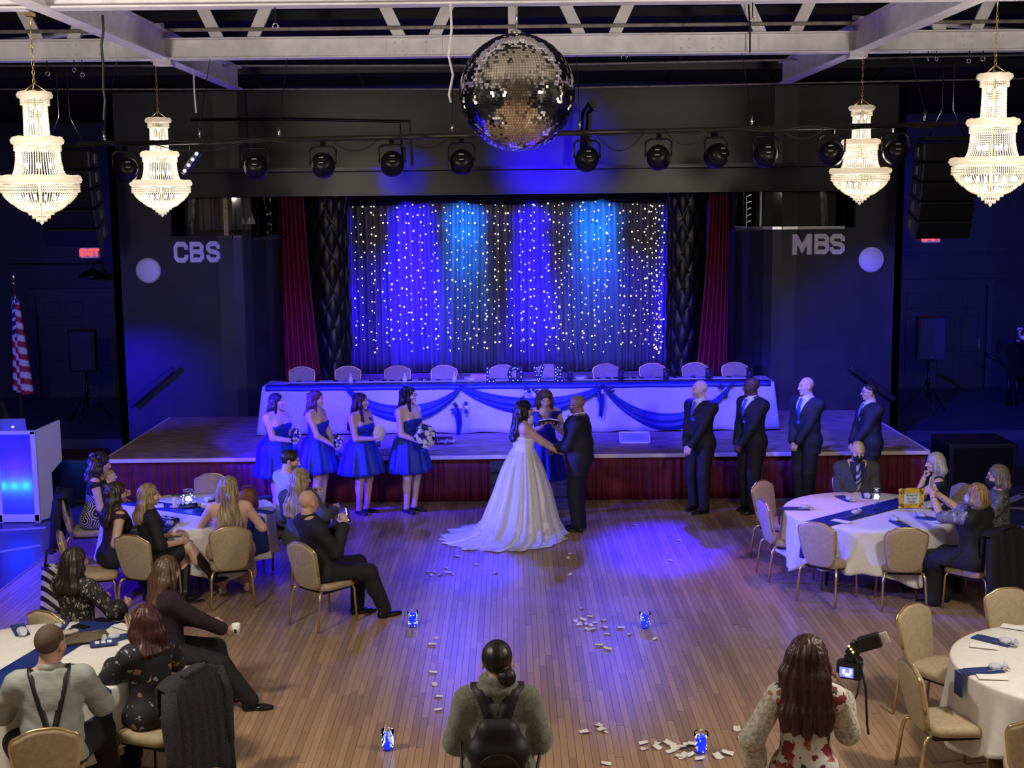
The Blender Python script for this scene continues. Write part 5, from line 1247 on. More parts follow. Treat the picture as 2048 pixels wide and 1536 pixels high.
for i, (px, py) in enumerate(PET):
    p = atz(px, py); o = bpy.data.objects.new('rose_petal', pm[i % 4]); COL.objects.link(o); o.location = (p[0], p[1], .0006); o.rotation_euler = (0, 0, rnd.uniform(0, 6.28)); k = rnd.uniform(.95, 1.45)*(1.15 if py > 1400 else 1); o.scale = (k, k, k)
    nm_ = min(((1180, 1250, 'in the heap beside the far candle glass'), (1340, 1495, 'around the near candle glass by the photographer'), (875, 1140, 'between the bride and the bald man'), (870, 1360, 'in the line beside the backpack woman'), (1095, 1085, 'at the front hem of the bridal gown'), (1330, 1080, 'on the blue lit floor past the groom'), (1200, 1460, 'in front of the backpack woman'), (1140, 1120, 'between the gown and the far petal heap')), key=lambda q: math.hypot(q[0]-px, q[1]-py))[2]
    tag(o, 'loose white rose petal on the dance floor '+nm_, 'petal', 'rose petals '+nm_)
# ================================================================ FIGURES: implicit surfaces meshed once per garment
def V(*a): return np.array(a, float)
def unit(v): v = np.asarray(v, float); return v/(np.linalg.norm(v)+1e-9)
class Sdf:
    def __init__(s, h): s.h = h; s.ops = []
    def cap(s, a, b, r1, r2=None, k=.03, sq=None, sub=False):
        a, b = np.asarray(a, float), np.asarray(b, float); r2 = r1 if r2 is None else r2
        R = max(r1, r2)*(max(1, sq[1]) if sq else 1)
        s.ops.append(('cap', a, b, r1, r2, k, sq, sub, np.minimum(a, b)-R, np.maximum(a, b)+R)); return s
    def chain(s, pts, rs, k=.03, sq=None):
        for i in range(len(pts)-1): s.cap(pts[i], pts[i+1], rs[i], rs[i+1], k, sq)
        return s
    def ell(s, c, r, R=None, k=.03, sub=False):
        c = np.asarray(c, float); r = np.asarray(r, float); R = np.eye(3) if R is None else np.asarray(R)
        e = np.sqrt(((R*r)**2).sum(1)); s.ops.append(('ell', c, r, R, None, k, None, sub, c-e, c+e)); return s
    def fn(s, f): s.ops.append(('fn', f)); return s
    def field(s):
        h = s.h; add = [o for o in s.ops if o[0] != 'fn' and not o[7]]
        lo = np.min([o[8] for o in add], 0)-3*h-.012; hi = np.max([o[9] for o in add], 0)+3*h+.012
        n = np.ceil((hi-lo)/h).astype(int)+1
        ax = [lo[i]+h*np.arange(n[i]) for i in range(3)]
        F = np.full(n, .15, np.float32)
        for o in s.ops:
            if o[0] == 'fn':
                F = o[1](ax[0][:, None, None], ax[1][None, :, None], ax[2][None, None, :], F).astype(np.float32); continue
            k = o[5]; m = k+.012+2*h
            i0 = np.clip(np.floor((o[8]-m-lo)/h).astype(int), 0, n); i1 = np.clip(np.ceil((o[9]+m-lo)/h).astype(int)+1, 0, n)
            if (i1 <= i0).any(): continue
            sl = tuple(slice(p, q) for p, q in zip(i0, i1))
            X = ax[0][sl[0]][:, None, None]; Y = ax[1][sl[1]][None, :, None]; Z = ax[2][sl[2]][None, None, :]
            if o[0] == 'cap':
                a, b = o[1], o[2]
                px, py, pz = X-a[0], Y-a[1], Z-a[2]; ba = (b-a).copy()
                if o[6]:
                    u, sc = np.asarray(o[6][0], float), o[6][1]; t = (px*u[0]+py*u[1]+pz*u[2])*(1/sc-1)
                    px, py, pz = px+t*u[0], py+t*u[1], pz+t*u[2]; ba = ba+u*(ba@u)*(1/sc-1)
                L = ba@ba+1e-9
                t = np.clip((px*ba[0]+py*ba[1]+pz*ba[2])/L, 0, 1)
                d = np.sqrt((px-t*ba[0])**2+(py-t*ba[1])**2+(pz-t*ba[2])**2)-(o[3]+(o[4]-o[3])*t)
            else:
                c, r, R = o[1], o[2], o[3]; px, py, pz = X-c[0], Y-c[1], Z-c[2]
                q = [(px*R[0, i]+py*R[1, i]+pz*R[2, i]) for i in range(3)]
                k0 = np.sqrt((q[0]/r[0])**2+(q[1]/r[1])**2+(q[2]/r[2])**2); k1 = np.sqrt((q[0]/r[0]**2)**2+(q[1]/r[1]**2)**2+(q[2]/r[2]**2)**2)+1e-6
                d = k0*(k0-1)/k1
            A = F[sl]
            if o[7]:
                d = -d; hh = np.clip(.5-.5*(d-A)/k, 0, 1); F[sl] = d*(1-hh)+A*hh+k*hh*(1-hh)
            else:
                hh = np.clip(.5+.5*(d-A)/k, 0, 1); F[sl] = d*(1-hh)+A*hh-k*hh*(1-hh)
        return F, lo
    def mesh(s):
        F, lo = s.field(); h = s.h
        F[0] = F[-1] = 1; F[:, 0] = F[:, -1] = 1; F[:, :, 0] = F[:, :, -1] = 1
        S = F < 0
        nx, ny, nz = F.shape
        cnt = np.zeros((nx-1, ny-1, nz-1), np.int8)
        for a in (0, 1):
            for b in (0, 1):
                for c in (0, 1): cnt += S[a:nx-1+a, b:ny-1+b, c:nz-1+c]
        I = np.argwhere((cnt > 0) & (cnt < 8))
        if not len(I): return np.zeros((0, 3)), np.zeros((0, 4), int)
        idx = np.full(cnt.shape, -1, np.int32); idx[tuple(I.T)] = np.arange(len(I))
        C = [(a, b, c) for a in (0, 1) for b in (0, 1) for c in (0, 1)]
        val = {c: F[I[:, 0]+c[0], I[:, 1]+c[1], I[:, 2]+c[2]].astype(float) for c in C}
        P = np.zeros((len(I), 3)); W = np.zeros(len(I))
        for c in C:
            for ax in range(3):
                if c[ax]: continue
                e = list(c); e[ax] = 1; e = tuple(e); v0, v1 = val[c], val[e]; m = (v0 < 0) != (v1 < 0)
                t = np.where(m, v0/np.where(m, v0-v1, 1), 0)
                for q in range(3): P[:, q] += np.where(m, c[q]+(t if q == ax else 0), 0)
                W += m
        P = (I+P/W[:, None])*h+lo
        Q = []
        for ax in range(3):
            u, v = (ax+1) % 3, (ax+2) % 3
            a = [slice(None)]*3; b = [slice(None)]*3; a[ax] = slice(0, -1); b[ax] = slice(1, None)
            for q in (u, v): a[q] = slice(1, -1); b[q] = slice(1, -1)
            s0, s1 = S[tuple(a)], S[tuple(b)]; E = np.argwhere(s0 != s1)
            if not len(E): continue
            fl = s0[tuple(E.T)]; E = E.copy(); E[:, u] += 1; E[:, v] += 1
            def cell(du, dv):
                k = E.copy(); k[:, u] += du; k[:, v] += dv; return idx[tuple(k.T)]
            q4 = np.stack([cell(-1, -1), cell(0, -1), cell(0, 0), cell(-1, 0)], 1)
            q4[~fl] = q4[~fl][:, ::-1]; Q.append(q4)
        return P, np.concatenate(Q)
def np_mesh(name, P, Q):
    me = bpy.data.meshes.new(name); n, m = len(P), len(Q)
    me.vertices.add(n); me.vertices.foreach_set('co', np.asarray(P, np.float32).ravel())
    me.loops.add(m*4); me.loops.foreach_set('vertex_index', np.asarray(Q, np.int32).ravel())
    me.polygons.add(m); me.polygons.foreach_set('loop_start', np.arange(m, dtype=np.int32)*4)
    me.polygons.foreach_set('use_smooth', np.ones(m, bool)); me.update(calc_edges=True); me.validate(); return me
def part(name, sdf, m, root, label=None):
    P, Q = sdf.mesh()
    if not len(P): return None
    return link(name, np_mesh(name, P, Q), m, root, label=label)
# ---------------------------------------------------------------- head and hand templates (built once)
HEADS = {}
def head_template(kind):
    if kind in HEADS: return HEADS[kind]
    f = kind == 'f'; s = Sdf(.0052)
    s.ell((0, -.014, .032), (.074, .094, .086), k=.02).ell((0, .018, -.02), (.060 if f else .063, .070, .078), k=.03)
    s.ell((0, .030, -.072), (.040 if f else .048, .048, .038), k=.03).ell((0, .070, -.098), (.014 if f else .020, .014, .013), k=.02)
    s.cap((-.03, .078, .026), (.03, .078, .026), .010 if f else .013, k=.016)
    for q in (-1, 1):
        s.ell((q*.036, .058, -.026), (.024, .024, .022), k=.02)
        s.ell((q*.031, .094, .006), (.017, .014, .011), k=.010, sub=True)
        s.ell((q*.031, .077, .004), (.0135, .0125, .0115), k=.003)
        s.ell((q*.078, -.008, -.004), (.009, .019, .031), rotm('Z', -q*.35), k=.008); s.ell((q*.087, -.002, .0), (.005, .009, .017), k=.004, sub=True)
    s.cap((0, .088, .014), (0, .106, -.028), .007, .0125, k=.012)
    for q in (-1, 1): s.ell((q*.012, .096, -.032), (.008, .009, .0075), k=.008)
    s.ell((0, .088, -.056), (.022, .010, .006), k=.006).ell((0, .086, -.068), (.019, .010, .0065), k=.006)
    s.cap((-.02, .098, -.0615), (.02, .098, -.0615), .0032, k=.003, sub=True)
    s.cap((0, -.018, -.07), (0, -.032, -.20), .047 if f else .056, .052 if f else .064, k=.02)
    HEADS[kind] = s.mesh(); return HEADS[kind]
def head_colors(P, skin, brow, lip, beard=None, iris=(.05, .03, .02), tan=None):
    x, y, z = P.T; n = len(P); c = np.tile(np.array(skin), (n, 1)); rr = np.random.default_rng(3)
    ax = np.abs(x)
    ck = np.exp(-(((ax-.038)/.02)**2+((z+.03)/.02)**2))*(y > .03); c = c*(1-.12*ck[:, None])+np.array((skin[0]*1.0, skin[1]*.72, skin[2]*.72))*.12*ck[:, None]
    if beard is not None:
        m = (y > .0) & (z < -.038-.0*ax) & (z > -.125) & ~((ax < .022) & (z > -.072) & (z < -.050)) & (y+z*.0 > .02)
        m |= (ax < .03) & (z < -.040) & (z > -.052) & (y > .07)
        c[m] = c[m]*(1-beard[1])+np.array(beard[0])*beard[1]
    m = (ax < .022-np.abs(z+.062)*.9) & (z < -.049) & (z > -.075) & (y > .078); c[m] = lip
    m = (ax > .012) & (ax < .048) & (np.abs(z-(.027-6*(ax-.033)**2)) < .0045) & (y > .05); c[m] = brow
    e = ((ax-.031)/.0115)**2+((z-.0035)/.0046)**2; m = (e < 1) & (y > .07); c[m] = (.50, .47, .45)
    e2 = ((ax-.031)**2+(z-.004)**2) < .0050**2; c[e2 & (e < 1) & (y > .07)] = iris
    m = (e >= 1) & (e < 1.8) & (z > .003) & (y > .07); c[m] = np.array(brow)*.5
    return c
HANDS = {}
def hand_template(curl):
    """wrist at the origin, fingers along -Z, palm faces +Y, thumb on +X"""
    if curl in HANDS: return HANDS[curl]
    s = Sdf(.0046); kn = [(.030, -.088), (.011, -.094), (-.010, -.090), (-.029, -.080)]
    for x, z in kn: s.cap((x*.55, 0, -.01), (x, 0, z), .0135, .0115, k=.014, sq=((0, 1, 0), .85))
    s.cap((0, 0, .03), (0, 0, -.012), .023, .025, k=.012, sq=((0, 1, 0), .8))
    ln = [(.034, .023, .019), (.038, .026, .021), (.035, .025, .020), (.027, .019, .017)]
    for i, ((x, z), L) in enumerate(zip(kn, ln)):
        p = V(x, 0, z); a = .25+curl*1.05+.05*i; sp = .10*(1.2-i*.75)*(1-curl)
        for j, l in enumerate(L):
            d = V(math.sin(sp), math.sin(a), -math.cos(a)); q = p+d*l
            s.cap(p, q, .0098-.0010*j-.0005*(i == 3)*2, .0092-.0012*j-.0005*(i == 3)*2, k=.003); p = q; a += .18+curl*1.15
    p = V(.018, .004, -.022)
    for l, d, r0, r1 in ((.040, (.80, .28+.4*curl, -.58), .0145, .0125), (.030, (.45-.5*curl, .30+.55*curl, -.85), .0118, .0105), (.024, (.15-.6*curl, .35+.6*curl, -.90), .0102, .0088)):
        q = p+unit(d)*l; s.cap(p, q, r0, r1, k=.008); p = q
    HANDS[curl] = s.mesh(); return HANDS[curl]
# ---------------------------------------------------------------- skeleton
def ik(a, c, l1, l2, pole):
    d = c-a; L = np.linalg.norm(d); L = min(max(L, abs(l1-l2)+.005), (l1+l2)*.998); u = d/(np.linalg.norm(d)+1e-9); c2 = a+u*L
    x = (l1*l1-l2*l2+L*L)/(2*L); hgt = math.sqrt(max(0, l1*l1-x*x)); p = pole-a; p = p-u*(p@u); p = unit(p)
    return a+u*x+p*hgt, c2
def rot_xyz(pitch=0, roll=0, yaw=0): return rotm('Z', yaw)@rotm('X', -pitch)@rotm('Y', roll)
class Person:
    """local frame: +Y forward, +X the person's right"""
    def __init__(s, label, x, y, heading, H=1.7, sex='m', z=0.0, sit=None, lean=0., tilt=0., twist=0., hyaw=0., hpitch=0., hroll=0., w=1.0, dep=1.0, belly=0., bust=None,
                 skin=(.50, .31, .22), brow=(.05, .03, .02), lip=None, beard=None, hands=None, curl=(.25, .25), palm=None, feet=None, pole=None, knee=None, group=None, name='person', cat='person', hand_dir=None, headscale=1.0, skirted=False, scale=1.0):
        s.H = H; s.sex = sex; s.w = w; s.dep = dep; s.belly = belly; s.bust = bust if bust is not None else (.05 if sex == 'f' else 0)
        s.skin = skin; s.brow = brow; s.lip = lip or (skin[0]*.92, skin[1]*.58, skin[2]*.58); s.beard = beard; s.curl = curl
        s.root = thing(name, label, cat, (x, y, z), heading, group); s.hs = H*.132/.232*headscale
        up = V(0, 0, 1)
        s.hipw = (.052 if sex == 'm' else .056)*H*(.6+.4*w)
        s.sit = sit
        s.pel = V(0, 0, (sit+.085*H/1.7) if sit else .527*H)
        s.Rt = rot_xyz(lean, tilt, twist)
        T = s.Rt; fl = lambda u, v, q: s.pel+T@V(u, v, q)
        s.fl = fl
        s.waist = fl(0, .005, .10*H); s.chest = fl(0, .008, .205*H); s.neckb = fl(0, -.012, .300*H)
        shw = (.108 if sex == 'm' else .096)*H*(.75+.25*w)
        s.sh = [fl(-shw, -.012, .263*H), fl(shw, -.012, .263*H)]; s.shw = shw
        s.Rh = rotm('Z', hyaw)@rotm('X', -hpitch)@rotm('Y', hroll)
        s.neckt = s.neckb+unit(T@up*.6+s.Rh@V(0, .25, 1)*.5)*.036*H
        s.head = s.neckt+s.Rh@V(0, .018, .088)*s.hs*1.0
        s.hip = [s.pel+V(-s.hipw, 0, -.01), s.pel+V(s.hipw, 0, -.01)]
        ua, fa = .170*H, .150*H
        s.el, s.wr = [None]*2, [None]*2
        hands = hands or [None, None]
        s.hdir, s.hpalm = [None]*2, [None]*2
        for i in (0, 1):
            q = -1 if i == 0 else 1
            t = V(*hands[i]) if hands[i] is not None else fl(q*(shw+.05), .03, .272*H-.31*H)
            pl = V(*pole[i]) if pole and pole[i] is not None else s.sh[i]+V(q*.35, -.5, -.35)
            s.el[i], s.wr[i] = ik(s.sh[i], t, ua, fa, pl)
            s.hdir[i] = unit(hand_dir[i]) if hand_dir and hand_dir[i] is not None else unit(s.wr[i]-s.el[i])
            pm = V(*palm[i]) if palm and palm[i] is not None else V(-q, .25, 0)
            pm = pm-s.hdir[i]*(pm@s.hdir[i]); s.hpalm[i] = unit(pm)
        th, sk = .2385*H, .2375*H
        s.kn, s.an, s.toe = [None]*2, [None]*2, [None]*2
        for i in (0, 1):
            q = -1 if i == 0 else 1
            if feet and feet[i] is not None: f = V(*feet[i][:3]); td = feet[i][3] if len(feet[i]) > 3 else q*.2
            else: f = V(q*.075, .0, 0) if not sit else V(q*.10, th-.02, 0); td = q*.2
            an = f+V(0, 0, .048*H); an[2] = f[2]+.048*H
            kp = V(*knee[i]) if knee and knee[i] is not None else s.hip[i]+V(q*.12, 1.5, .35 if sit else -.2)
            s.kn[i], s.an[i] = ik(s.hip[i], an, th, sk, kp); s.toe[i] = V(-math.sin(-td), math.cos(td), 0)
        s.colour_mat = attr_mat('skin', .55)
    def seatcut(s, g):
        if s.sit:
            zc, y1 = s.sit+.008, s.pel[1]+.26
            g.fn(lambda X, Y, Z, F: np.where((Y < y1)+0*F > 0, np.maximum(F, zc-Z), F))
    # torso volumes, inflated for clothes
    def torso(s, g, inf=0., k=.05, lo=True, hi=True, bust=True):
        T, H, w, d = s.Rt, s.H, s.w, s.dep; f = s.sex == 'f'
        hw = (.088 if not f else .100)*H*w; 
        if lo:
            g.ell(s.pel+T@V(0, -.008, .01), (hw+inf, .070*H*d+inf, .085*H+inf), T, k)
            for q in (-1, 1): g.ell(s.pel+V(q*s.hipw*.9, -.030*d if f else -.018*d, -.02), (.055*H*w+inf, (.055 if f else .048)*H*d+inf*.8, .06*H+inf), None, k)
        g.ell(s.waist+T@V(0, .012*s.belly, -.0), ((.083 if not f else .076)*H*w+inf+.2*s.belly*.1, (.058*H+.05*s.belly)*d+inf, .10*H+inf), T, k)
        if s.belly > .3: g.ell(s.waist+T@V(0, .055*s.belly, -.02), (.075*H*w+inf, .05*H*d+.02*s.belly+inf, .075*H+inf), T, k)
        if hi:
            g.ell(s.chest, ((.094 if not f else .085)*H*w+inf, .064*H*d+inf, .098*H+inf), T, k)
            g.cap(s.sh[0]+T@V(.02, 0, -.015), s.sh[1]+T@V(-.02, 0, -.015), .037*H*(.8+.2*d)+inf*.7, k=k)
            for i in (0, 1): g.cap(s.neckb+T@V(0, -.006, .0), s.sh[i]+T@V(0, -.005, .0), .034*H+inf*.6, .031*H+inf*.6, k=.045)
            if s.bust and bust:
                for q in (-1, 1): g.ell(s.chest+T@V(q*.040*H*w, .040*H*d, .0), (s.bust*1.12+inf, s.bust*.95+inf, s.bust*1.05+inf), None, .06)
        return g
    def arm(s, g, i, r=(.050, .040, .028), inf=0., k=.025, end=1.0, up=True):
        m = s.H/1.7*(.6+.4*s.w); e = s.el[i]; wq = s.el[i]+(s.wr[i]-s.el[i])*end
        if up: g.cap(s.sh[i], e, r[0]*m+inf, r[1]*m+inf, k)
        if end > 0: g.cap(e, wq, r[1]*m+inf, (r[1]+(r[2]-r[1])*end)*m+inf, k)
        return g
    def leg(s, g, i, inf=0., k=.03, t=1.0, thigh=True, r=(.082, .056, .036)):
        m = s.H/1.7*(.5+.5*s.w)
        if thigh: g.cap(s.hip[i]+V(0, 0, -.0), s.kn[i], r[0]*m+inf, r[1]*m+inf, k)
        if t > 0:
            a = s.kn[i]+(s.an[i]-s.kn[i])*t
            g.cap(s.kn[i], a, r[1]*m*.96+inf, (r[1]*.96+(r[2]-r[1]*.96)*t)*m+inf, k)
            calf = s.kn[i]+(s.an[i]-s.kn[i])*.30; back = unit(np.cross(s.an[i]-s.kn[i], (1, 0, 0)))
            if back[1] > 0: back = -back
            if t > .5 and inf < .02: g.ell(calf+back*.016*m, (.046*m+inf, .046*m+inf, .10*m+inf), None, k)
        return g
    def foot(s, g, i, inf=0., k=.015):
        a, d, m = s.an[i], s.toe[i], s.H/1.7; b = a-V(0, 0, .048*s.H-.022*m)
        g.cap(a+V(0, 0, .0), b-d*.035*m+V(0, 0, .012), .034*m+inf, .032*m+inf, k)
        g.cap(b-d*.03*m, b+d*.10*m, .030*m+inf, .034*m+inf, k, (np.array((0, 0, 1.)), .66)); g.cap(b+d*.08*m, b+d*.155*m+V(0, 0, -.004), .034*m+inf, .024*m+inf, k, (np.array((0, 0, 1.)), .62))
        return g
    def shape_body(s, arms=True, legs=True, feet=True, hands=True, inf=-.004, extra=None, h=.0125):
        g = Sdf(h); s.torso(g, inf)
        if arms:
            for i in (0, 1): s.arm(g, i, inf=0)
        if legs:
            for i in (0, 1):
                s.leg(g, i)
                if feet: s.foot(g, i)
        g.cap(s.neckb+s.Rt@V(0, .0, -.03), s.neckt+s.Rh@V(0, -.01, .02), (.050 if s.sex == 'f' else .060)*s.hs, (.046 if s.sex == 'f' else .054)*s.hs, .03)
        if extra: extra(g)
        s.seatcut(g)
        P, Q = g.mesh(); C = np.tile(np.array(s.skin), (len(P), 1))
        Ph, Qh = head_template(s.sex); Ch = head_colors(Ph, s.skin, s.brow, s.lip, s.beard)
        Ps, Qs, Cs = [P, (Ph*s.hs)@s.Rh.T+s.head], [Q, Qh+len(P)], [C, Ch]; n = len(P)+len(Ph)
        if hands:
            for i in (0, 1):
                Pa, Qa = hand_template(s.curl[i]); Pa = Pa.copy(); m = s.H/1.7*(.97 if s.sex == 'm' else .88)
                z = -s.hdir[i]; yv = s.hpalm[i]; xv = np.cross(yv, z)
                # the thumb sits on the inner/front side: mirror for the other hand
                mir = s.thumb_side(i, xv, yv, z)
                if mir < 0: Pa[:, 0] *= -1; Qa = Qa[:, ::-1]
                Ps.append((Pa*m)@np.stack([xv, yv, z], 0)+s.wr[i]); Qs.append(Qa+n); n += len(Pa); Cs.append(np.tile(np.array(s.skin)*.97, (len(Pa), 1)))
        me = np_mesh('body', np.concatenate(Ps), np.concatenate(Qs)); C = np.concatenate(Cs)
        ca = me.color_attributes.new('Col', 'FLOAT_COLOR', 'POINT'); ca.data.foreach_set('color', np.concatenate([C, np.ones((len(C), 1))], 1).astype(np.float32).ravel())
        s.body = link('body', me, s.colour_mat, s.root); return s
    def bvh(s, o):
        from mathutils.bvhtree import BVHTree
        return BVHTree.FromPolygons([v.co[:] for v in o.data.vertices], [p.vertices[:] for p in o.data.polygons])
    def wrap(s, name, m, o, path, wd, th=.006, lift=.004, dz=-.10):
        """strap laid on the surface of o; path: (sideways, angle from front over the top to the back)"""
        T = s.Rt; tr = s.bvh(o); P_, N_ = [], []
        for u, a, *r in path:
            c = s.neckb+T@V(u, 0, dz+(r[0] if r else 0)); d = T@V(0, math.cos(a), math.sin(a)); hit = tr.ray_cast(Vector(c+d*.6), Vector(-d), .62)
            if hit[0] is None: continue
            P_.append(np.array(hit[0])+d*lift); N_.append(d)
        if len(P_) > 2: s.strip(name, m, P_, wd, th, N_)
        return s
    def thumb_side(s, i, xv, yv, z):
        # right hand (i=1): with fingers down (-z) and palm facing y, thumb lies on +x of (y x z) for the left, -x for the right
        return 1 if i == 1 else -1
    # ------------------------------------------------------------ garments
    def part(s, name, g, m, label=None): s.last = part(name, g, m, s.root, label); return s.last
    def wring(s, up=.115): return (s.pel[2]+up*s.H, .074*s.H*s.w+.004, .056*s.H*s.dep+.004, s.waist[0], s.waist[1], 0)
    def trousers(s, m, inf=.014, r=(.088, .064, .050), name='trousers', h=.014):
        g = Sdf(h); s.torso(g, inf*.7, hi=False, bust=False)
        for i in (0, 1): s.leg(g, i, inf, r=r, t=.985, k=.03)
        s.seatcut(g); zt = s.pel+s.Rt@V(0, 0, .115*s.H); n = s.Rt@V(0, 0, 1)
        g.fn(lambda X, Y, Z, F: np.maximum(F, (X-zt[0])*n[0]+(Y-zt[1])*n[1]+(Z-zt[2])*n[2]))
        s.part(name, g, m); return s
    def shoes(s, m, inf=.008, low=False, label=None):
        for i in (0, 1):
            g = Sdf(.009); s.foot(g, i, inf); z0 = s.an[i][2]-.048*s.H+.001
            zc = s.an[i][2]+(.012 if not low else -.032)
            g.fn(lambda X, Y, Z, F: np.maximum(np.maximum(F, z0-Z), Z-zc)); s.part('shoe', g, m)
        return s
    def top(s, m, inf=.014, name='shirt', sleeve=.97, sl_inf=.010, hem=.02, neck='crew', h=.013, collar=None, wrinkle=0., armr=(.056, .046, .036), extra=None, vneck=None, flare=0.):
        """sleeve: fraction of the forearm covered (-ve: share of the upper arm)"""
        g = Sdf(h); s.torso(g, inf, k=.05)
        for i in (0, 1):
            if sleeve >= 0: s.arm(g, i, armr, sl_inf, .03, end=sleeve)
            elif sleeve > -1: g.cap(s.sh[i], s.sh[i]+(s.el[i]-s.sh[i])*(1+sleeve), armr[0]+sl_inf, armr[1]+sl_inf+.004, .03)
        if extra: extra(g)
        if hem > .075 and not s.sit and name != 'jacket':
            for q in (-1, 1): g.cap(s.pel+V(q*s.hipw*.8, -.0, .02), s.pel+V(q*s.hipw*1.0, 0, -(hem+.06)*s.H), .070*s.H/1.7*s.w+inf*.8, .080*s.H/1.7*s.w+inf, .06)
        s.seatcut(g)
        T, H = s.Rt, s.H; n = T@V(0, 0, 1); cb = s.pel+T@V(0, 0, -hem*H); top_ = s.neckb+T@V(0, .0, .022); fw_ = T@V(0, 1, 0); rt = T@V(1, 0, 0)
        wr = wrinkle; nb = s.neckb
        # keep the sleeves when cutting the hem
        def cut(X, Y, Z, F):
            q = (X-cb[0])*n[0]+(Y-cb[1])*n[1]+(Z-cb[2])*n[2]
            u = np.abs((X-cb[0])*rt[0]+(Y-cb[1])*rt[1]+(Z-cb[2])*rt[2])
            inside = (u < s.hipw+.11*s.w) & (np.abs(q) < .16) if hem > -.3 else (u < .5)
            keep = np.zeros_like(F, bool)
            for i in (0, 1):
                a, b = s.el[i], s.wr[i]; ba = b-a; t = np.clip(((X-a[0])*ba[0]+(Y-a[1])*ba[1]+(Z-a[2])*ba[2])/(ba@ba), 0, 1)
                keep |= ((X-a[0]-t*ba[0])**2+(Y-a[1]-t*ba[1])**2+(Z-a[2]-t*ba[2])**2) < .062**2
            F = np.where(keep & (sleeve > 0), F, np.maximum(F, -q))
            # neck opening
            tq = (X-top_[0])*n[0]+(Y-top_[1])*n[1]+(Z-top_[2])*n[2]
            near = ((X-nb[0])**2+(Y-nb[1])**2+(Z-nb[2])**2) < (.17)**2
            F = np.where(near, np.maximum(F, tq), F)
            if vneck:
                v = (X-nb[0])*fw_[0]+(Y-nb[1])*fw_[1]+(Z-nb[2])*fw_[2]; zz = (X-nb[0])*n[0]+(Y-nb[1])*n[1]+(Z-nb[2])*n[2]; uu = np.abs((X-nb[0])*rt[0]+(Y-nb[1])*rt[1]+(Z-nb[2])*rt[2])
                wq = uu-(zz+vneck[0])*vneck[1]; wq = np.maximum(wq, -(v-.01)); F = np.maximum(F, -np.maximum(wq, -(zz+vneck[0])))
            if wr: F = F+wr*np.sin(Z*55+X*20+np.sin(X*31+Y*17)*1.5)*np.sin(X*23+Z*9)
            return F
        g.fn(cut); s.part(name, g, m)
        return s
    def bodice(s, m, zt=.10, zb=.10, inf=.011, sweet=.02, vneck=None, straps=None, name='bodice', h=.012):
        g = Sdf(h); s.torso(g, inf, k=.045); T, H = s.Rt, s.H; nb = s.neckb; n = T@V(0, 0, 1); fw_ = T@V(0, 1, 0); rt = T@V(1, 0, 0); cb = s.pel+T@V(0, 0, zb*H)
        def cut(X, Y, Z, F):
            zz = (X-nb[0])*n[0]+(Y-nb[1])*n[1]+(Z-nb[2])*n[2]; uu = (X-nb[0])*rt[0]+(Y-nb[1])*rt[1]+(Z-nb[2])*rt[2]; v = (X-nb[0])*fw_[0]+(Y-nb[1])*fw_[1]+(Z-nb[2])*fw_[2]
            lim = -zt*H+sweet*np.sin(np.abs(uu)*26)*(v > 0)
            F = np.maximum(F, zz-lim); F = np.maximum(F, -((X-cb[0])*n[0]+(Y-cb[1])*n[1]+(Z-cb[2])*n[2]))
            if vneck: wq = np.abs(uu)-(zz+vneck[0])*vneck[1]; wq = np.maximum(wq, -(v-.0)); F = np.maximum(F, -np.maximum(wq, -(zz+vneck[0])))
            return F
        g.fn(cut); s.part(name, g, m)
        if straps:
            for q in (-1, 1):
                u = q*s.shw*straps[0]; s.wrap('shoulder_strap', m, s.body, [(u, a) for a in np.linspace(-.05, PI+.05, 15)], straps[1], .006)
        return s
    def lap_skirt(s, m, t=1.0, r=(.10, .085), inf=0., drop=0., name='skirt', h=.014, spread=0.):
        g = Sdf(h); s.torso(g, .012, hi=False, bust=False); mm = s.H/1.7*(.5+.5*s.w); e = []
        for i in (0, 1):
            k_ = s.hip[i]+(s.kn[i]-s.hip[i])*t; e.append(k_); g.cap(s.hip[i], k_, r[0]*mm+inf, r[1]*mm+inf, .06)
            if drop: g.cap(k_, k_+(s.an[i]-s.kn[i])*drop, r[1]*mm*.9+inf, r[1]*mm*.9+inf, .05)
        g.cap((s.hip[0]+s.hip[1])/2, (e[0]+e[1])/2, r[0]*mm, r[1]*mm*.85, .06)
        s.seatcut(g); zt = s.pel+s.Rt@V(0, 0, .115*s.H); n = s.Rt@V(0, 0, 1); fr = unit((e[0]+e[1])/2-s.pel); lim = ((e[0]+e[1])/2)@fr+.03
        g.fn(lambda X, Y, Z, F: np.maximum(F, (X-zt[0])*n[0]+(Y-zt[1])*n[1]+(Z-zt[2])*n[2]))
        if not drop: g.fn(lambda X, Y, Z, F: np.maximum(F, X*fr[0]+Y*fr[1]+Z*fr[2]-lim))
        s.part(name, g, m); return s
    def collar(s, m, r=.066, hgt=.035, name='collar', tilt=.15):
        mb = MB(); R_ = s.Rt@rotm('X', -tilt); c = s.neckb+s.Rt@V(0, .0, .012); q = s.hs
        prof = [(r*q*1.12, -.012), (r*q*1.02, hgt), (r*q*.96, hgt+.004), (r*q*.97, -.01)]
        mb.lathe(prof, 24, c, R_, close=False); mb.build(name, m, s.root, solid=.003); return s
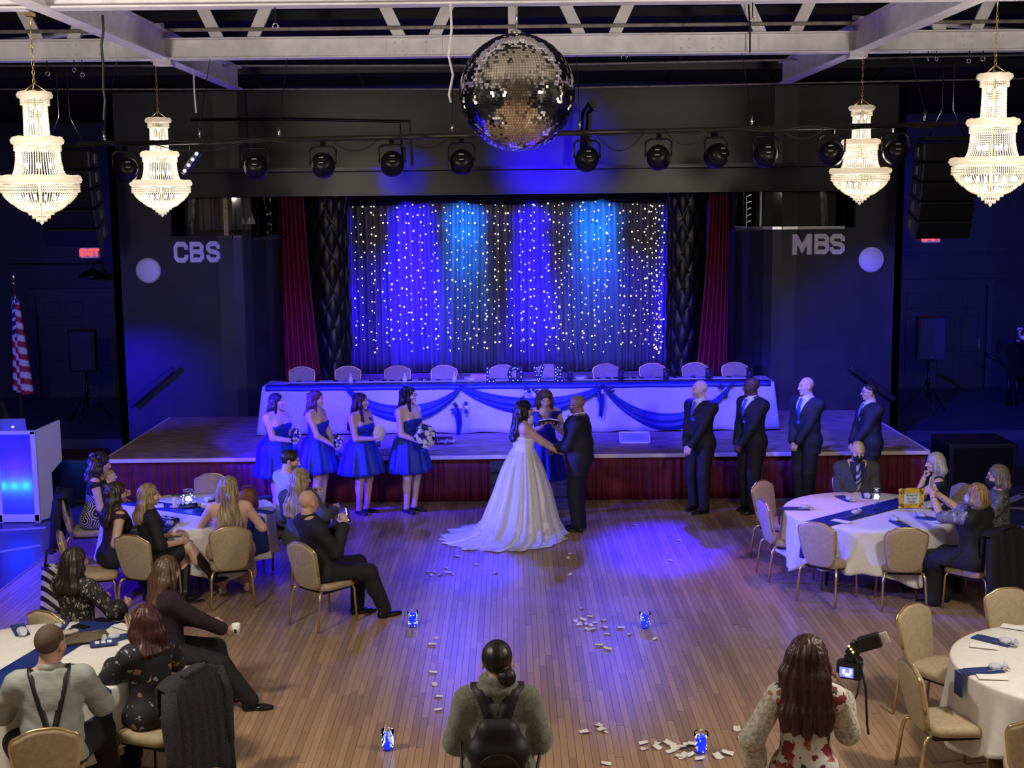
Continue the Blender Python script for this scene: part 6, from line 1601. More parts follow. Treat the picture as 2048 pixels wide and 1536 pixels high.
    def shirt_front(s, shirt, tie, vd=.20):
        """shirt bib, collar and tie seen in the opening of a jacket"""
        H = s.H; g = Sdf(.010); s.torso(g, .010, lo=False); T = s.Rt; nb = s.neckb; n = T@V(0, 0, 1); rt = T@V(1, 0, 0); fw_ = T@V(0, 1, 0)
        def cut(X, Y, Z, F):
            zz = (X-nb[0])*n[0]+(Y-nb[1])*n[1]+(Z-nb[2])*n[2]; uu = np.abs((X-nb[0])*rt[0]+(Y-nb[1])*rt[1]+(Z-nb[2])*rt[2]); v = (X-nb[0])*fw_[0]+(Y-nb[1])*fw_[1]+(Z-nb[2])*fw_[2]
            return np.maximum(np.maximum(np.maximum(F, uu-.085), -(zz+vd+.06)), np.maximum(zz-.015, -v-.01))
        g.fn(cut); s.part('shirt', g, shirt); s.collar(shirt)
        if tie is not None:
            F_, lo = None, None
            mb = MB(); pts = []
            for q in np.linspace(0, 1, 9):
                zz = -.022-q*(vd+.02); d = s.front_depth(zz)+.016; pts.append((nb+T@V(0, d, zz), .022+.016*q if q > .08 else .024))
            vs = []
            for p, wd in pts: vs += [p-rt*wd-fw_*.004, p+fw_*.008, p+rt*wd-fw_*.004, p-fw_*.012]
            fs = [(4*i+j, 4*i+(j+1) % 4, 4*i+4+(j+1) % 4, 4*i+4+j) for i in range(8) for j in range(4)]
            mb.add(vs, [f[::-1] for f in fs]); mb.ball(tuple(nb+T@V(0, s.front_depth(-.01)+.016, -.012)), (.022, .018, .022), 10, 6); mb.build('tie', tie, s.root)
        return s
    def front_depth(s, zz):
        """distance from the neck axis to the chest surface at height zz below the neck base"""
        H, d = s.H, s.dep; ch = -.088*H; q = (zz-ch)/(.098*H+.01); a = (.064*H*d+.01)*math.sqrt(max(.05, 1-q*q))+.02
        q2 = (zz+.193*H)/(.10*H); b = ((.058*H+.05*s.belly)*d+.01)*math.sqrt(max(0.02, 1-q2*q2))+.017 if abs(q2) < 1 else 0
        c = (.037*H*(.8+.2*d)+.01)-.0 if zz > -.05*H else 0
        return max(a, b, c*.75)+.004
    def jacket(s, m, inf=.022, hem=.105, vd=.20, h=.013, button=True, open_=False, lapel=None):
        def ex(g):
            for i in (0, 1):
                if not s.sit: g.cap(s.pel+V((-1, 1)[i]*s.hipw*.9, -.0, .02), s.pel+V((-1, 1)[i]*s.hipw*1.08, .0, -hem*s.H), .068*s.H/1.7*s.w+inf*.6, .076*s.H/1.7*s.w+inf*.7, .05)
        s.top(m, inf, 'jacket', .93, .012, hem, h=h, armr=(.047, .044, .036), vneck=(vd, .36), extra=ex)
        # lapels along the opening
        T, nb = s.Rt, s.neckb; rt, fw_ = T@V(1, 0, 0), T@V(0, 1, 0)
        for q in (-1, 1):
            mb = MB(); vs = []
            for a in np.linspace(0, 1, 7):
                zz = -.005-(vd-.005)*a; u = (zz+vd)*.36+.004; wd = .012+.050*math.sin(min(1, a*1.25)*PI*.8+.35) if a < .95 else .012
                d = s.front_depth(zz)+.026-(.5*u*u*8); d2 = s.front_depth(zz)+.026-(.5*(u+wd)**2*8)
                vs += [nb+T@V(q*u, d, zz), nb+T@V(q*(u+wd), d2, zz+.012)]
            fs = [(2*i, 2*i+1, 2*i+3, 2*i+2) for i in range(6)]; mb.add(vs, fs if q < 0 else [f[::-1] for f in fs]); mb.build('lapel', lapel or m, s.root, solid=.006)
        return s
    def skirt(s, m, rings, n=96, folds=14, amp=.012, name='skirt', seed=0., th=.004, closed_top=True):
        """rings: (z, rx, ry, cx, cy, fold share)"""
        mb = MB(); K = len(rings)
        def f(u, v):
            a = 2*PI*u; i = min(int(v*(K-1)+1e-6), K-2); q = v*(K-1)-i; r = [rings[i][j]*(1-q)+rings[i+1][j]*q for j in range(6)]
            fo = r[5]*amp*(math.sin(folds*a+seed+.6*math.sin(3*a))+.5*math.sin(folds*1.7*a+seed*2))
            return (r[3]+(r[1]+fo)*math.cos(a), r[4]+(r[2]+fo)*math.sin(a), r[0]+.15*fo)
        mb.grid(f, n, (K-1)*4+1, closed_u=True); mb.build(name, m, s.root, solid=th); return s
    def strip(s, name, m, pts, wd, th=.006, nrm=None):
        """a flat strap following points (local)"""
        mb = MB(); pts = [np.asarray(p, float) for p in pts]; vs = []
        for i, p in enumerate(pts):
            d = unit(pts[min(i+1, len(pts)-1)]-pts[max(i-1, 0)]); nn = unit(nrm[i] if nrm is not None else p-V(s.chest[0], s.chest[1], p[2])); sd = unit(np.cross(d, nn)); nn = np.cross(sd, d)
            vs += [p-sd*wd/2-nn*th/2, p+sd*wd/2-nn*th/2, p+sd*wd/2+nn*th/2, p-sd*wd/2+nn*th/2]
        fs = [(4*i+j, 4*i+4+j, 4*i+4+(j+1) % 4, 4*i+(j+1) % 4) for i in range(len(pts)-1) for j in range(4)]
        n = len(pts); fs += [(0, 1, 2, 3), (4*n-1, 4*n-2, 4*n-3, 4*n-4)]
        mb.add(vs, fs, True); mb.build(name, m, s.root); return s
    def hl(s, *p): return s.head+s.Rh@(V(*p)*s.hs)
    # ------------------------------------------------------------ hair
    def hair(s, m, style='short', length=.3, groove=.004, gn=20, wave=0., front=0., bun=None, vol=1.0, h=.0085, curl=0., part_=0.):
        g = Sdf(h); hs, R = s.hs, s.Rh
        E = lambda c, r, k=.02, sub=False: g.ell(s.hl(*c), np.array(r)*hs, R, k*hs, sub)
        if style == 'buzz':
            E((0, -.017, .034), (.0765, .0965, .0885)); E((0, .105, -.01), (.085, .062, .085), .012, True); E((0, .03, -.10), (.11, .09, .085), .012, True)
        elif style == 'fringe':   # bald crown
            E((0, -.030, .0), (.0785, .084, .062)); E((0, .07, -.0), (.12, .078, .12), .01, True); E((0, -.02, .088), (.09, .12, .048), .01, True)
        else:
            E((0, -.018, .036), (.083*vol, .103, .092*(.6+.4*vol)))
            if style != 'short': E((0, -.045, -.01), (.082*vol, .078, .085), .03)
            E((0, .116, -.012), (.066, .064, .092), .012, True)
            if style == 'short': E((0, .05, -.10), (.12, .11, .085), .015, True); 
            if 0 < front < .5: E((0, .075, .062), (.06, .030, .028), .02)
        if style in ('long', 'curly', 'bob'):
            T = s.Rt; zb = s.head[2]
            L = length
            for u in (-.062, -.036, 0, .036, .062):
                a = s.hl(u, -.055-.02*(abs(u) < .03), .02); b = s.hl(u*1.25*vol, -.075, -.085)
                c = s.neckb+T@V(u*1.5*vol, -.085 if L > .18 else -.06, -.05-max(0, L-.18)*.5); d = s.neckb+T@V(u*(1.55 if abs(u) > .01 else 1)*vol, -.098-.02*s.w*(L > .3), -.05-max(0, L-.16)*(1-abs(u)*2))
                r0, r1, r2 = .038*vol, .040*vol, .036*vol
                if style == 'bob': g.chain([a, b, s.hl(u*1.25*vol, -.06, -.085-L)], [r0*hs, r1*hs, .030*hs], .03)
                else: g.chain([a, b, c, d], [r0*hs, r1*hs, r2, .020+.008*(abs(u) < .05)], .03)
            for q in (-1, 1):    # side locks beside the face
                a = s.hl(q*.070, -.005, .03); b = s.hl(q*.083*vol, .0+front*.02, -.06); c = s.hl(q*.082*vol, .005+front*.03, -.06-min(L, .16))
                g.chain([a, b, c], [.026*hs*vol, .027*hs*vol, .019*hs], .02)
                if front > .5 and L > .2:
                    d = s.neckb+T@V(q*.075, .085+.02*s.dep, -.10); e = s.neckb+T@V(q*.085, .105*s.dep+.03, -.05-L*.55); g.chain([c, d, e], [.022*hs, .024, .014], .02)
            if curl:
                rr = random.Random(int(curl*100)+int(L*100))
                for _ in range(int(34*vol)):
                    a = rr.uniform(PI*.95, PI*2.05); z = rr.uniform(-.14-L*.4, .10); rad = .085*vol+.012
                    p = s.hl(rad*math.cos(a)*.98, -.02+rad*1.12*math.sin(a)*.9, z); g.ell(p, np.array((.024, .024, .03))*curl*hs, None, .012)
        if bun is not None: E(bun[:3], (bun[3],)*3, .012)
        if style == 'bun_low': pass
        hx = s.head
        cx, cy = hx[0], hx[1]; a2 = s.Rh@V(0, 0, 1)
        def gr(X, Y, Z, F):
            ph = np.arctan2(X-cx, Y-cy-.0)
            return F+groove*np.sin(gn*ph+wave*np.sin(Z*16+ph*2)+1.2*np.sin(Z*7+ph*5))+groove*.5*np.sin(gn*2.3*ph+wave*1.5*np.sin(Z*23))
        if groove: g.fn(gr)
        s.part('hair', g, m); return s
    def glasses(s, m):
        mb = MB(); P = lambda *p: s.hl(*p)
        for q in (-1, 1):
            pts = [P(q*.031+.019*math.cos(a), .100-.006*abs(math.cos(a))*(q*math.cos(a) > 0), .003+.0145*math.sin(a)) for a in np.linspace(0, 2*PI, 15)]; mb.tube(pts, .0022*s.hs, 5, cap=False)
            mb.tube([P(q*.050, .094, .006), P(q*.077, .04, .006), P(q*.080, -.012, .002)], .0022*s.hs, 5)
        mb.tube([P(-.012, .101, .006), P(0, .104, .008), P(.012, .101, .006)], .0022*s.hs, 5); mb.build('glasses', m, s.root); return s
    def mask(s, m, strap=True):
        g = Sdf(.006); s0 = s.hs; R = s.Rh
        g.ell(s.hl(0, .045, -.058), np.array((.064, .068, .052))*s0, R, .02).ell(s.hl(0, .092, -.03), np.array((.022, .022, .022))*s0, R, .03)
        c = s.hl(0, .02, 0); fw_ = R@V(0, 1, 0)
        up_ = R@V(0, 0, 1); c2 = s.hl(0, 0, -.012); c3 = s.hl(0, 0, -.108)
        g.fn(lambda X, Y, Z, F: np.maximum(np.maximum(np.maximum(F, -((X-c[0])*fw_[0]+(Y-c[1])*fw_[1]+(Z-c[2])*fw_[2])), (X-c2[0])*up_[0]+(Y-c2[1])*up_[1]+(Z-c2[2])*up_[2]), -((X-c3[0])*up_[0]+(Y-c3[1])*up_[1]+(Z-c3[2])*up_[2])))
        s.part('face_mask', g, m)
        mb = MB()
        for q in (-1, 1): mb.tube([s.hl(q*.062, .03, -.03), s.hl(q*.082, .0, .01), s.hl(q*.084, -.02, -.01), s.hl(q*.062, .03, -.085)], .0022, 5)
        mb.build('mask_strap', m, s.root); return s
# ================================================================ PEOPLE
M_SUIT = mat('black_suit_cloth', (.010, .011, .017), .75, noise=(40, .3))
M_SUITB = mat('navy_suit_cloth', (.018, .021, .040), .7, noise=(40, .3))
M_SUITG = mat('grey_suit_cloth', (.060, .062, .075), .8, noise=(60, .3))
M_SHOEB = mat('black_shoe_leather', (.010, .010, .012), .3)
M_SHIRTW = mat('white_shirt', (.74, .74, .76), .7)
M_TIEB = mat('royal_blue_tie', (.03, .08, .50), .5)
M_RBLUE = mat('royal_blue_chiffon', (.012, .035, .42), .55, noise=(12, .15))
M_BRIDE = mat('ivory_bridal_satin', (.78, .76, .78), .45, noise=(30, .06), bump=(40, .1))
M_LACEB = mat('beaded_bridal_lace', (.80, .78, .80), .35, noise=(70, .12), bump=(90, .5))
M_BLKC = mat('black_jersey', (.012, .012, .016), .8, noise=(30, .3))
M_DENIM = mat('charcoal_trousers', (.014, .014, .020), .85, noise=(50, .3))
SK_L, SK_M, SK_D, SK_P = (.60, .385, .29), (.46, .275, .19), (.085, .042, .026), (.66, .45, .36)
HA = lambda n, c, a=.5: mat(n, c, .42, noise=(55, a), stretch=(1, 1, .12))
H_BLK = HA('black_hair', (.010, .008, .009)); H_DK = HA('dark_brown_hair', (.022, .013, .010)); H_BR = HA('brown_hair', (.085, .045, .026)); H_BL = HA('dark_blonde_hair', (.26, .17, .085), .6); H_BL2 = HA('ash_blonde_hair', (.27, .20, .12), .6)
H_GR = HA('silver_hair', (.42, .40, .37), .35); H_AU = HA('auburn_hair', (.048, .012, .011)); H_GB = HA('grey_brown_hair', (.15, .115, .085)); H_RD = HA('red_brown_hair', (.045, .016, .012)); H_BUZ = mat('cropped_brown_hair', (.085, .052, .036), .8, noise=(200, .4))
def fwd(h): return np.array((-math.sin(h), math.cos(h)))
# ---------------- groomsmen
GH = [(-.035, .245, .87), (.035, .235, .88)]
P = Person('bald groomsman with ginger beard in black suit, nearest to the groom', 2.46, 17.12, 2.25, 1.78, 'm', w=1.20, dep=1.1, hyaw=-.55, skin=SK_P, beard=((.30, .18, .12), .5), brow=(.25, .15, .10),
           hands=GH, curl=(.25, .5), palm=[(.3, -1, 0), (-.3, -1, .2)], feet=[(-.13, .05, 0, .25), (.12, -.02, 0, -.25)])
P.shape_body(arms=False, legs=False).shirt_front(M_SHIRTW, M_TIEB).jacket(M_SUIT).trousers(M_SUIT).shoes(M_SHOEB)
P = Person('dark skinned bald groomsman in black suit and royal blue tie beside the table end', 3.13, 17.08, 2.1, 1.82, 'm', w=1.22, dep=1.1, hyaw=-.45, skin=SK_D, lip=(.10, .045, .04), brow=(.01, .008, .007),
           hands=GH, curl=(.5, .5), palm=[(.3, -1, 0), (-.3, -1, .2)], feet=[(-.13, .05, 0, .25), (.12, -.02, 0, -.25)])
P.shape_body(arms=False, legs=False).shirt_front(M_SHIRTW, M_TIEB, .26).jacket(M_SUIT, vd=.26).trousers(M_SUIT).shoes(M_SHOEB)
P = Person('bald groomsman with white beard in dark navy suit behind the reserved table', 3.88, 17.25, 2.2, 1.79, 'm', w=1.22, dep=1.1, belly=.4, hyaw=-.35, skin=SK_P, beard=((.62, .56, .52), .75), brow=(.4, .33, .28),
           hands=GH, curl=(.5, .5), palm=[(.3, -1, 0), (-.3, -1, .2)])
P.shape_body(arms=False, legs=False).shirt_front(M_SHIRTW, M_TIEB, .28).jacket(M_SUITB, vd=.28).trousers(M_SUITB).shoes(M_SHOEB)
P = Person('groomsman with glasses, goatee and receding dark hair in navy suit, last of the row', 4.71, 17.25, 1.85, 1.70, 'm', w=1.22, dep=1.15, belly=.3, hyaw=-.25, skin=SK_P, beard=((.05, .03, .02), .0), brow=(.04, .025, .018),
           hands=GH, curl=(.5, .5), palm=[(.3, -1, 0), (-.3, -1, .2)])
P.shape_body(arms=False, legs=False).shirt_front(M_SHIRTW, mat('pale_blue_tie', (.12, .2, .6), .5)).jacket(M_SUITB).trousers(M_SUITB).shoes(M_SHOEB).hair(HA('short_dark_hair', (.03, .022, .018)), 'buzz', groove=.001).glasses(M_BLACK)
g_ = Sdf(.006); g_.ell(P.hl(0, .077, -.096), np.array((.017, .014, .017))*P.hs, P.Rh); g_.cap(P.hl(-.018, .096, -.046), P.hl(.018, .096, -.046), .0035, k=.004); P.part('goatee', g_, H_DK)
# ---------------- couple and officiant
P = Person('bride in a white spaghetti strap gown with a train, dark wavy hair and glasses', .13, 16.12, -1.38, 1.69, 'f', w=1.24, dep=1.2, bust=.07, skin=(.62, .40, .31), hpitch=.05, hyaw=.05,
           hands=[(-.06, .43, 1.02), (.06, .43, 1.00)], pole=[(-.5, -.2, .9), (.5, -.2, .9)], curl=(.6, .6), palm=[(.2, 0, 1), (-.2, 0, 1)])
BR = P
P.shape_body(legs=False).bodice(M_LACEB, .105, .06, straps=(.62, .022), inf=.012, sweet=.012)
P.skirt(M_BRIDE, [P.wring(), (1.00, .19, .165, 0, -.003, .1), (.80, .265, .25, .0, -.01, .5), (.5, .345, .345, .01, -.02, .9), (.22, .42, .43, .04, -.04, 1.1), (.09, .47, .49, .09, -.07, 1.2), (.035, .54, .57, .15, -.13, 1.6), (.014, .62, .66, .20, -.22, 2.0), (.007, .68, .74, .22, -.29, 2.6)], n=220, folds=13, amp=.020, name='gown_skirt', th=.004)
P.skirt(mat('bridal_tulle_overlay', (.80, .79, .82), .5, noise=(50, .06), alpha=.5), [P.wring(.112), (1.0, .197, .172, 0, -.003, .15), (.8, .275, .26, 0, -.01, .5), (.5, .358, .358, .01, -.02, .9), (.16, .455, .47, .06, -.06, 1.2), (.06, .53, .555, .13, -.11, 1.5), (.026, .63, .67, .19, -.21, 2.0), (.018, .69, .75, .22, -.29, 2.8)], n=220, folds=17, amp=.018, name='gown_overlay', th=.002, seed=2)
mb = MB(); rnd = random.Random(3)
for _ in range(90):
    a = rnd.uniform(0, 6.28); z = rnd.uniform(.25, 1.0); q = (1.07-z)/.57; rr = .175+.215*q+.012; mb.octa((rr*math.cos(a), rr*math.sin(a)*1.02-.05*q, z), .0035)
mb.build('sequins', M_CHROME, P.root, kind='stuff')
P.hair(H_BLK, 'long', .34, wave=1.2, vol=1.08, groove=.005).glasses(M_BLACK)
P = Person('groom in black suit with glasses and shaved head holding the hands of the bride', .82, 16.18, 1.32, 1.745, 'm', w=1.28, dep=1.3, belly=.7, skin=(.24, .125, .08), brow=(.03, .02, .015), hpitch=.10, hyaw=.12, beard=((.05, .035, .03), .45),
           hands=[(-.06, .30, 1.03), (.06, .30, 1.03)], pole=[(-.6, -.35, .9), (.6, -.35, .9)], curl=(.6, .6), palm=[(.2, 0, -1), (-.2, 0, -1)], feet=[(-.10, .0, 0, .15), (.10, .0, 0, -.15)])
P.shape_body(arms=False, legs=False).shirt_front(M_SHIRTW, M_TIEB).jacket(M_SUIT, hem=.12).trousers(M_SUIT).shoes(M_SHOEB).glasses(M_BLACK)
P = Person('officiant with long brown hair in a blue V neck dress reading from a small book', .42, 17.0, PI+.1, 1.72, 'f', w=.98, hpitch=.42, skin=SK_P, brow=(.10, .05, .03), hands=[(-.07, .27, 1.24), (.07, .27, 1.23)], pole=[(-.5, -.1, .9), (.5, -.1, .9)], curl=(.6, .6), palm=[(.3, .3, 1), (-.3, .3, 1)])
OF = P
P.shape_body().bodice(M_RBLUE, .02, .06, vneck=(.19, .55), sweet=0).skirt(M_RBLUE, [P.wring(), (1.02, .150, .125, 0, 0, .1), (.95, .20, .17, 0, -.01, .3), (.7, .26, .23, 0, 0, .8), (.50, .30, .27, 0, 0, 1)], folds=12, amp=.014).shoes(M_SHOEB, low=True)
P.hair(H_BR, 'long', .22, wave=1.5, front=1.0, vol=1.05)
# ---------------- bridesmaids
def maid(lab, x, y, h, H, w, hairm, style, hlen, flowers, hz, skin=SK_P, hem=.52, rx=.30, **k):
    hd = k.pop('hands', [(-.035, .26, hz-.02), (.035, .27, hz)]); ha = k.pop('hairargs', {})
    P = Person(lab, x, y, h, H, 'f', w=w, skin=skin, hands=hd, curl=(1.0, 1.0), palm=[(.3, .2, 1), (-.3, .2, 1)], pole=[(-.6, -.3, .8), (.6, -.3, .8)], **k)
    zw = P.pel[2]+.115*H
    P.shape_body().bodice(M_RBLUE, .096, .085, sweet=.014).skirt(M_RBLUE, [P.wring(), (zw-.05, .150*w, .128*w, 0, 0, .1), (zw-.12, .195*w, .165*w, 0, -.012, .25), (hem+.16, rx*.9, rx*.78, 0, 0, .8), (hem, rx, rx*.88, 0, 0, 1)], folds=12, amp=.016, seed=x*5)
    P.shoes(M_SHOEB, inf=.006, low=True); P.hair(hairm, style, hlen, **ha)
    return P
B1 = maid('bridesmaid in royal blue dress, nearest the head table end, in the strongest blue light', -3.14, 17.42, -2.1, 1.62, 1.42, H_DK, 'long', .16, None, .98, rx=.34, hem=.50, hyaw=.35, dep=1.15, bust=.07)
B2 = maid('bridesmaid with shoulder length brown curls in royal blue dress, second from the table end', -2.60, 17.36, -1.95, 1.66, 1.05, H_BR, 'curly', .16, None, .92, rx=.32, hem=.56, hyaw=.2, hairargs=dict(curl=1.0), bust=.058)
B3 = maid('tattooed bridesmaid with long straight dark hair holding one large white rose', -2.0, 17.24, -2.2, 1.64, 1.10, H_DK, 'long', .36, None, 1.03, rx=.33, hem=.55, hyaw=.4, hairargs=dict(front=1.0), skin=(.58, .36, .27), bust=.062)
B4 = maid('tall bridesmaid with wavy dark hair and glasses holding a large ivory bouquet', -1.37, 17.28, -2.25, 1.72, 1.04, H_BLK, 'curly', .20, None, .98, rx=.31, hem=.56, hyaw=.45, hairargs=dict(curl=1.15, front=.8), hands=[(-.02, .26, .96), (.09, .27, .99)], bust=.06)
B4.glasses(M_BLACK)
# tattoos on the third bridesmaid: ink bands wrapped on the upper arm
def world(P, v): q = P.root.rotation_euler.z; c, s_ = math.cos(q), math.sin(q); return (P.root.location.x+v[0]*c-v[1]*s_, P.root.location.y+v[0]*s_+v[1]*c, P.root.location.z+v[2])
def bouquet(P, lab, r, n, seed, off=(0, .06, .10), blue=.3, single=False):
    c = (P.wr[0]+P.wr[1])/2+V(*off); w_ = world(P, c); t = thing('bouquet', lab, 'flowers', w_, P.root.rotation_euler.z)
    rnd = random.Random(seed)
    if single:
        mb = MB()
        for ring_, (rr, zz, sz, k) in enumerate(((.0, .045, .030, 1), (.030, .035, .032, 5), (.055, .015, .042, 7), (.075, -.01, .045, 9))):
            for j in range(k):
                a = 2*PI*j/k+ring_*.5; mb.ball((rr*math.cos(a), zz, rr*math.sin(a)), (sz, sz*.45, sz), 8, 5)
        mb.build('rose', M_ROSEW, t)
    else:
        for k in range(n):
            u = rnd.random(); a = 2.4*k; th = math.acos(1-1.45*(k+.5)/n); d = V(math.sin(th)*math.cos(a), math.cos(th)*.8, math.sin(th)*math.sin(a))
            mb = MB(); rose(mb, (0, 0, 0), r*.34, rnd); o = mb.build('rose', M_ROSEB if rnd.random() < blue else M_ROSEW, t, tuple(d*r*.8)); o.rotation_euler = Vector(d).to_track_quat('Z', 'Y').to_euler()
    mb = MB(); mb.lathe([(.02, -.02), (.026, -.16), (.018, -.17)], 10, (0, -.03, -.02)) ; mb.build('wrapped_stems', M_TIEB if blue else M_LEAF, t)
    if not single:
        for k in range(8): a = k*.785; mb = MB(); mb.ball((r*.95*math.cos(a), -.02, r*.95*math.sin(a)), (.04, .012, .03), 6, 4); mb.build('leaf', M_LEAF, t)
bouquet(B4, 'large round bouquet of ivory and blue roses held by the tall bridesmaid', .155, 26, 4, (.03, .08, .08), .25)
bouquet(B3, 'single large white rose held by the tattooed bridesmaid', .09, 1, 5, (.0, .07, .09), 0, True)
bouquet(B2, 'small white flower posy held by the bridesmaid with brown curls', .075, 9, 6, (.0, .06, .06), .2)
bouquet(B1, 'small posy held by the bridesmaid nearest the table end', .075, 9, 7, (.0, .06, .08), .2)
# book of the officiant
c = world(OF, (OF.wr[0]+OF.wr[1])/2+V(0, .05, .045)); t = thing('book', 'small open book in the hands of the officiant', 'book', c, OF.root.rotation_euler.z)
for q in (-1, 1):
    mb = MB(); mb.box((q*.062, .0, .012), (.122, .17, .014), rotm('X', .5)@rotm('Y', q*.18)); mb.build('page_block', M_WHITE, t); mb = MB(); mb.box((q*.064, .004, .003), (.13, .18, .004), rotm('X', .5)@rotm('Y', q*.18)); mb.build('cover', mat('brown_book_cover', (.10, .05, .03), .5), t)

# ---------------- seated guests
SH = .458
def side_line(w): return w
# table with the globe
P = Person('woman with dark curly hair holding a baby, black dress with white swirls', -4.80, 14.78, -1.35, 1.70, 'f', sit=SH, lean=.16, w=1.08, hpitch=.25, hyaw=.05, skin=(.56, .35, .26),
           hands=[(-.02, .36, .80), (.10, .34, .70)], curl=(.6, .6), palm=[(1, .2, .3), (-1, .2, .3)], pole=[(-.5, -.4, .5), (.5, -.5, .5)])
WB = P
M_SWIRL = pattern_mat('black_white_swirl', (.012, .012, .018), [(6, .0, (.6, .6, .6), 0, (1, 1, 1))])
def swirl(name):
    m, nt, b = _nt(name); N, L = nt.nodes, nt.links; tc = N.new('ShaderNodeTexCoord'); v = N.new('ShaderNodeTexVoronoi'); v.inputs['Scale'].default_value = 5.5; L.new(tc.outputs['Object'], v.inputs['Vector'])
    mm = N.new('ShaderNodeMath'); mm.operation = 'MULTIPLY'; mm.inputs[1].default_value = 52; L.new(v.outputs['Distance'], mm.inputs[0]); sn = N.new('ShaderNodeMath'); sn.operation = 'SINE'; L.new(mm.outputs[0], sn.inputs[0])
    gt = N.new('ShaderNodeMath'); gt.operation = 'GREATER_THAN'; gt.inputs[1].default_value = .45; L.new(sn.outputs[0], gt.inputs[0])
    mx = N.new('ShaderNodeMix'); mx.data_type = 'RGBA'; mx.inputs[6].default_value = (.012, .012, .018, 1); mx.inputs[7].default_value = (.5, .5, .5, 1); L.new(gt.outputs[0], mx.inputs[0]); L.new(mx.outputs[2], b.inputs['Base Color']); b.inputs['Roughness'].default_value = .75; return m
M_SWIRL = swirl('swirl_print_cloth')
P.shape_body().bodice(M_BLKC, .02, .17, sweet=0, straps=(.8, .06), name='dress_top').bodice(M_SWIRL, .10, -.02, sweet=0, inf=.010, name='dress_waist').lap_skirt(M_SWIRL, .95).shoes(M_SHOEB, low=True).hair(H_DK, 'curly', .16, curl=1.15, vol=1.15)
c = world(WB, (-.02, .20, .62))
P = Person('baby in navy outfit sitting on the lap of the curly haired woman', c[0], c[1], -1.25, .74, 'm', z=.655, sit=.02, w=1.35, dep=1.3, headscale=1.75, hyaw=-.1, skin=SK_L, brow=(.3, .2, .14), hands=[(-.12, .12, .16), (.12, .13, .15)], curl=(.6, .6), cat='baby', name='baby')
M_NAVYB = mat('navy_baby_cloth', (.015, .022, .11), .8)
P.shape_body(h=.009).top(M_NAVYB, .012, 'romper', -.5, .008, .03, h=.010).trousers(M_NAVYB, .010, h=.010).hair(H_BL, 'buzz', groove=.0015)
P = Person('woman in sleeveless maroon black top with long wavy dark hair', -4.08, 13.14, -1.0, 1.68, 'f', sit=SH, lean=.12, w=1.15, dep=1.1, hyaw=-.25, skin=(.56, .35, .26), hands=[(-.10, .38, .82), (.20, .16, .64)], curl=(.25, .25), pole=[(-.5, -.3, .5), (.6, -.5, .5)])
M_MAROON = mat('dark_maroon_knit', (.030, .010, .016), .85, noise=(30, .3))
P.shape_body().bodice(M_MAROON, .015, -.02, sweet=0, straps=(.85, .07), name='top').lap_skirt(M_BLKC, 1.0, drop=.9, name='trousers').shoes(M_SHOEB).hair(HA('dark_wavy_hair', (.030, .019, .013)), 'curly', .30, curl=.95, wave=1.5, vol=1.08)
P = Person('blonde woman in black dress with crossed legs and black boots', -3.70, 13.05, -1.05, 1.68, 'f', sit=SH, lean=.06, w=1.0, hyaw=-.15, skin=(.58, .37, .28), hands=[(-.06, .30, .74), (.14, .30, .70)], curl=(.25, .25), pole=[(-.5, -.5, .6), (.6, -.5, .5)], feet=[(.06, .34, .06), (.14, .62, .22, -.3)], knee=[(-.05, 1.5, .9), (.0, 1.6, 1.1)])
P.shape_body().top(M_BLKC, .012, 'dress_top', .05, .012, .0).lap_skirt(M_BLKC, .80).hair(H_BL, 'long', .24, wave=.8, vol=1.05)
for i in (0, 1):
    g_ = Sdf(.012); a, b_ = P.kn[i], P.an[i]; k_ = a+(b_-a)*.30; g_.cap(k_, b_, .054, .042, .02); P.foot(g_, i, .008); P.part('boot', g_, M_SHOEB)
P = Person('woman with very long blonde hair in an off shoulder pink dress', -2.93, 13.36, .22, 1.69, 'f', sit=SH, w=1.30, dep=1.25, hyaw=-.75, skin=(.60, .38, .28), hands=[(-.22, .36, .80), (.28, .26, .72)], curl=(.6, .6), pole=[(-.7, -.3, .4), (.7, -.4, .4)], bust=.07, feet=[(-.10, .30, 0), (.16, .34, 0)])
M_PINK = mat('dusty_pink_satin', (.48, .27, .24), .5, noise=(14, .15))
P.shape_body().bodice(M_PINK, .115, -.03, sweet=0, name='dress_top').lap_skirt(M_PINK, 1.0, r=(.12, .105), drop=.75).shoes(mat('beige_shoe', (.5, .38, .27), .5), low=True).hair(H_BL2, 'long', .50, wave=1.6, vol=1.06, groove=.005)
P = Person('bearded man with dark hair in a pale shirt looking towards the couple', -2.56, 14.64, -1.0, 1.76, 'm', sit=SH, lean=.05, w=1.08, hyaw=-.55, hpitch=.18, skin=SK_L, brow=(.04, .025, .018), beard=((.05, .03, .02), .75), hands=[(-.10, .36, .80), (.10, .36, .80)], curl=(.6, .6))
M_SHIRTP = mat('pale_blue_shirt', (.38, .39, .48), .7, noise=(10, .1))
P.shape_body(arms=False, legs=False).top(M_SHIRTP, .016, 'shirt', .95, .012, .03, wrinkle=.002).collar(M_SHIRTP).trousers(M_DENIM).shoes(M_SHOEB).hair(HA('dark_short_hair', (.020, .013, .010)), 'short', groove=.002)
P = Person('woman with long blonde hair in a grey cardigan leaning on her chair back', -2.28, 13.84, -.35, 1.66, 'f', sit=SH, w=1.05, hyaw=-.7, hpitch=.1, skin=(.56, .36, .27), hands=[(-.10, .30, .70), (.36, .12, .84)], curl=(.25, .6), pole=[(-.6, -.3, .4), (.7, -.6, .6)])
M_GREYC = mat('charcoal_cardigan', (.050, .055, .065), .9, noise=(25, .35), stretch=(3, 3, 1))
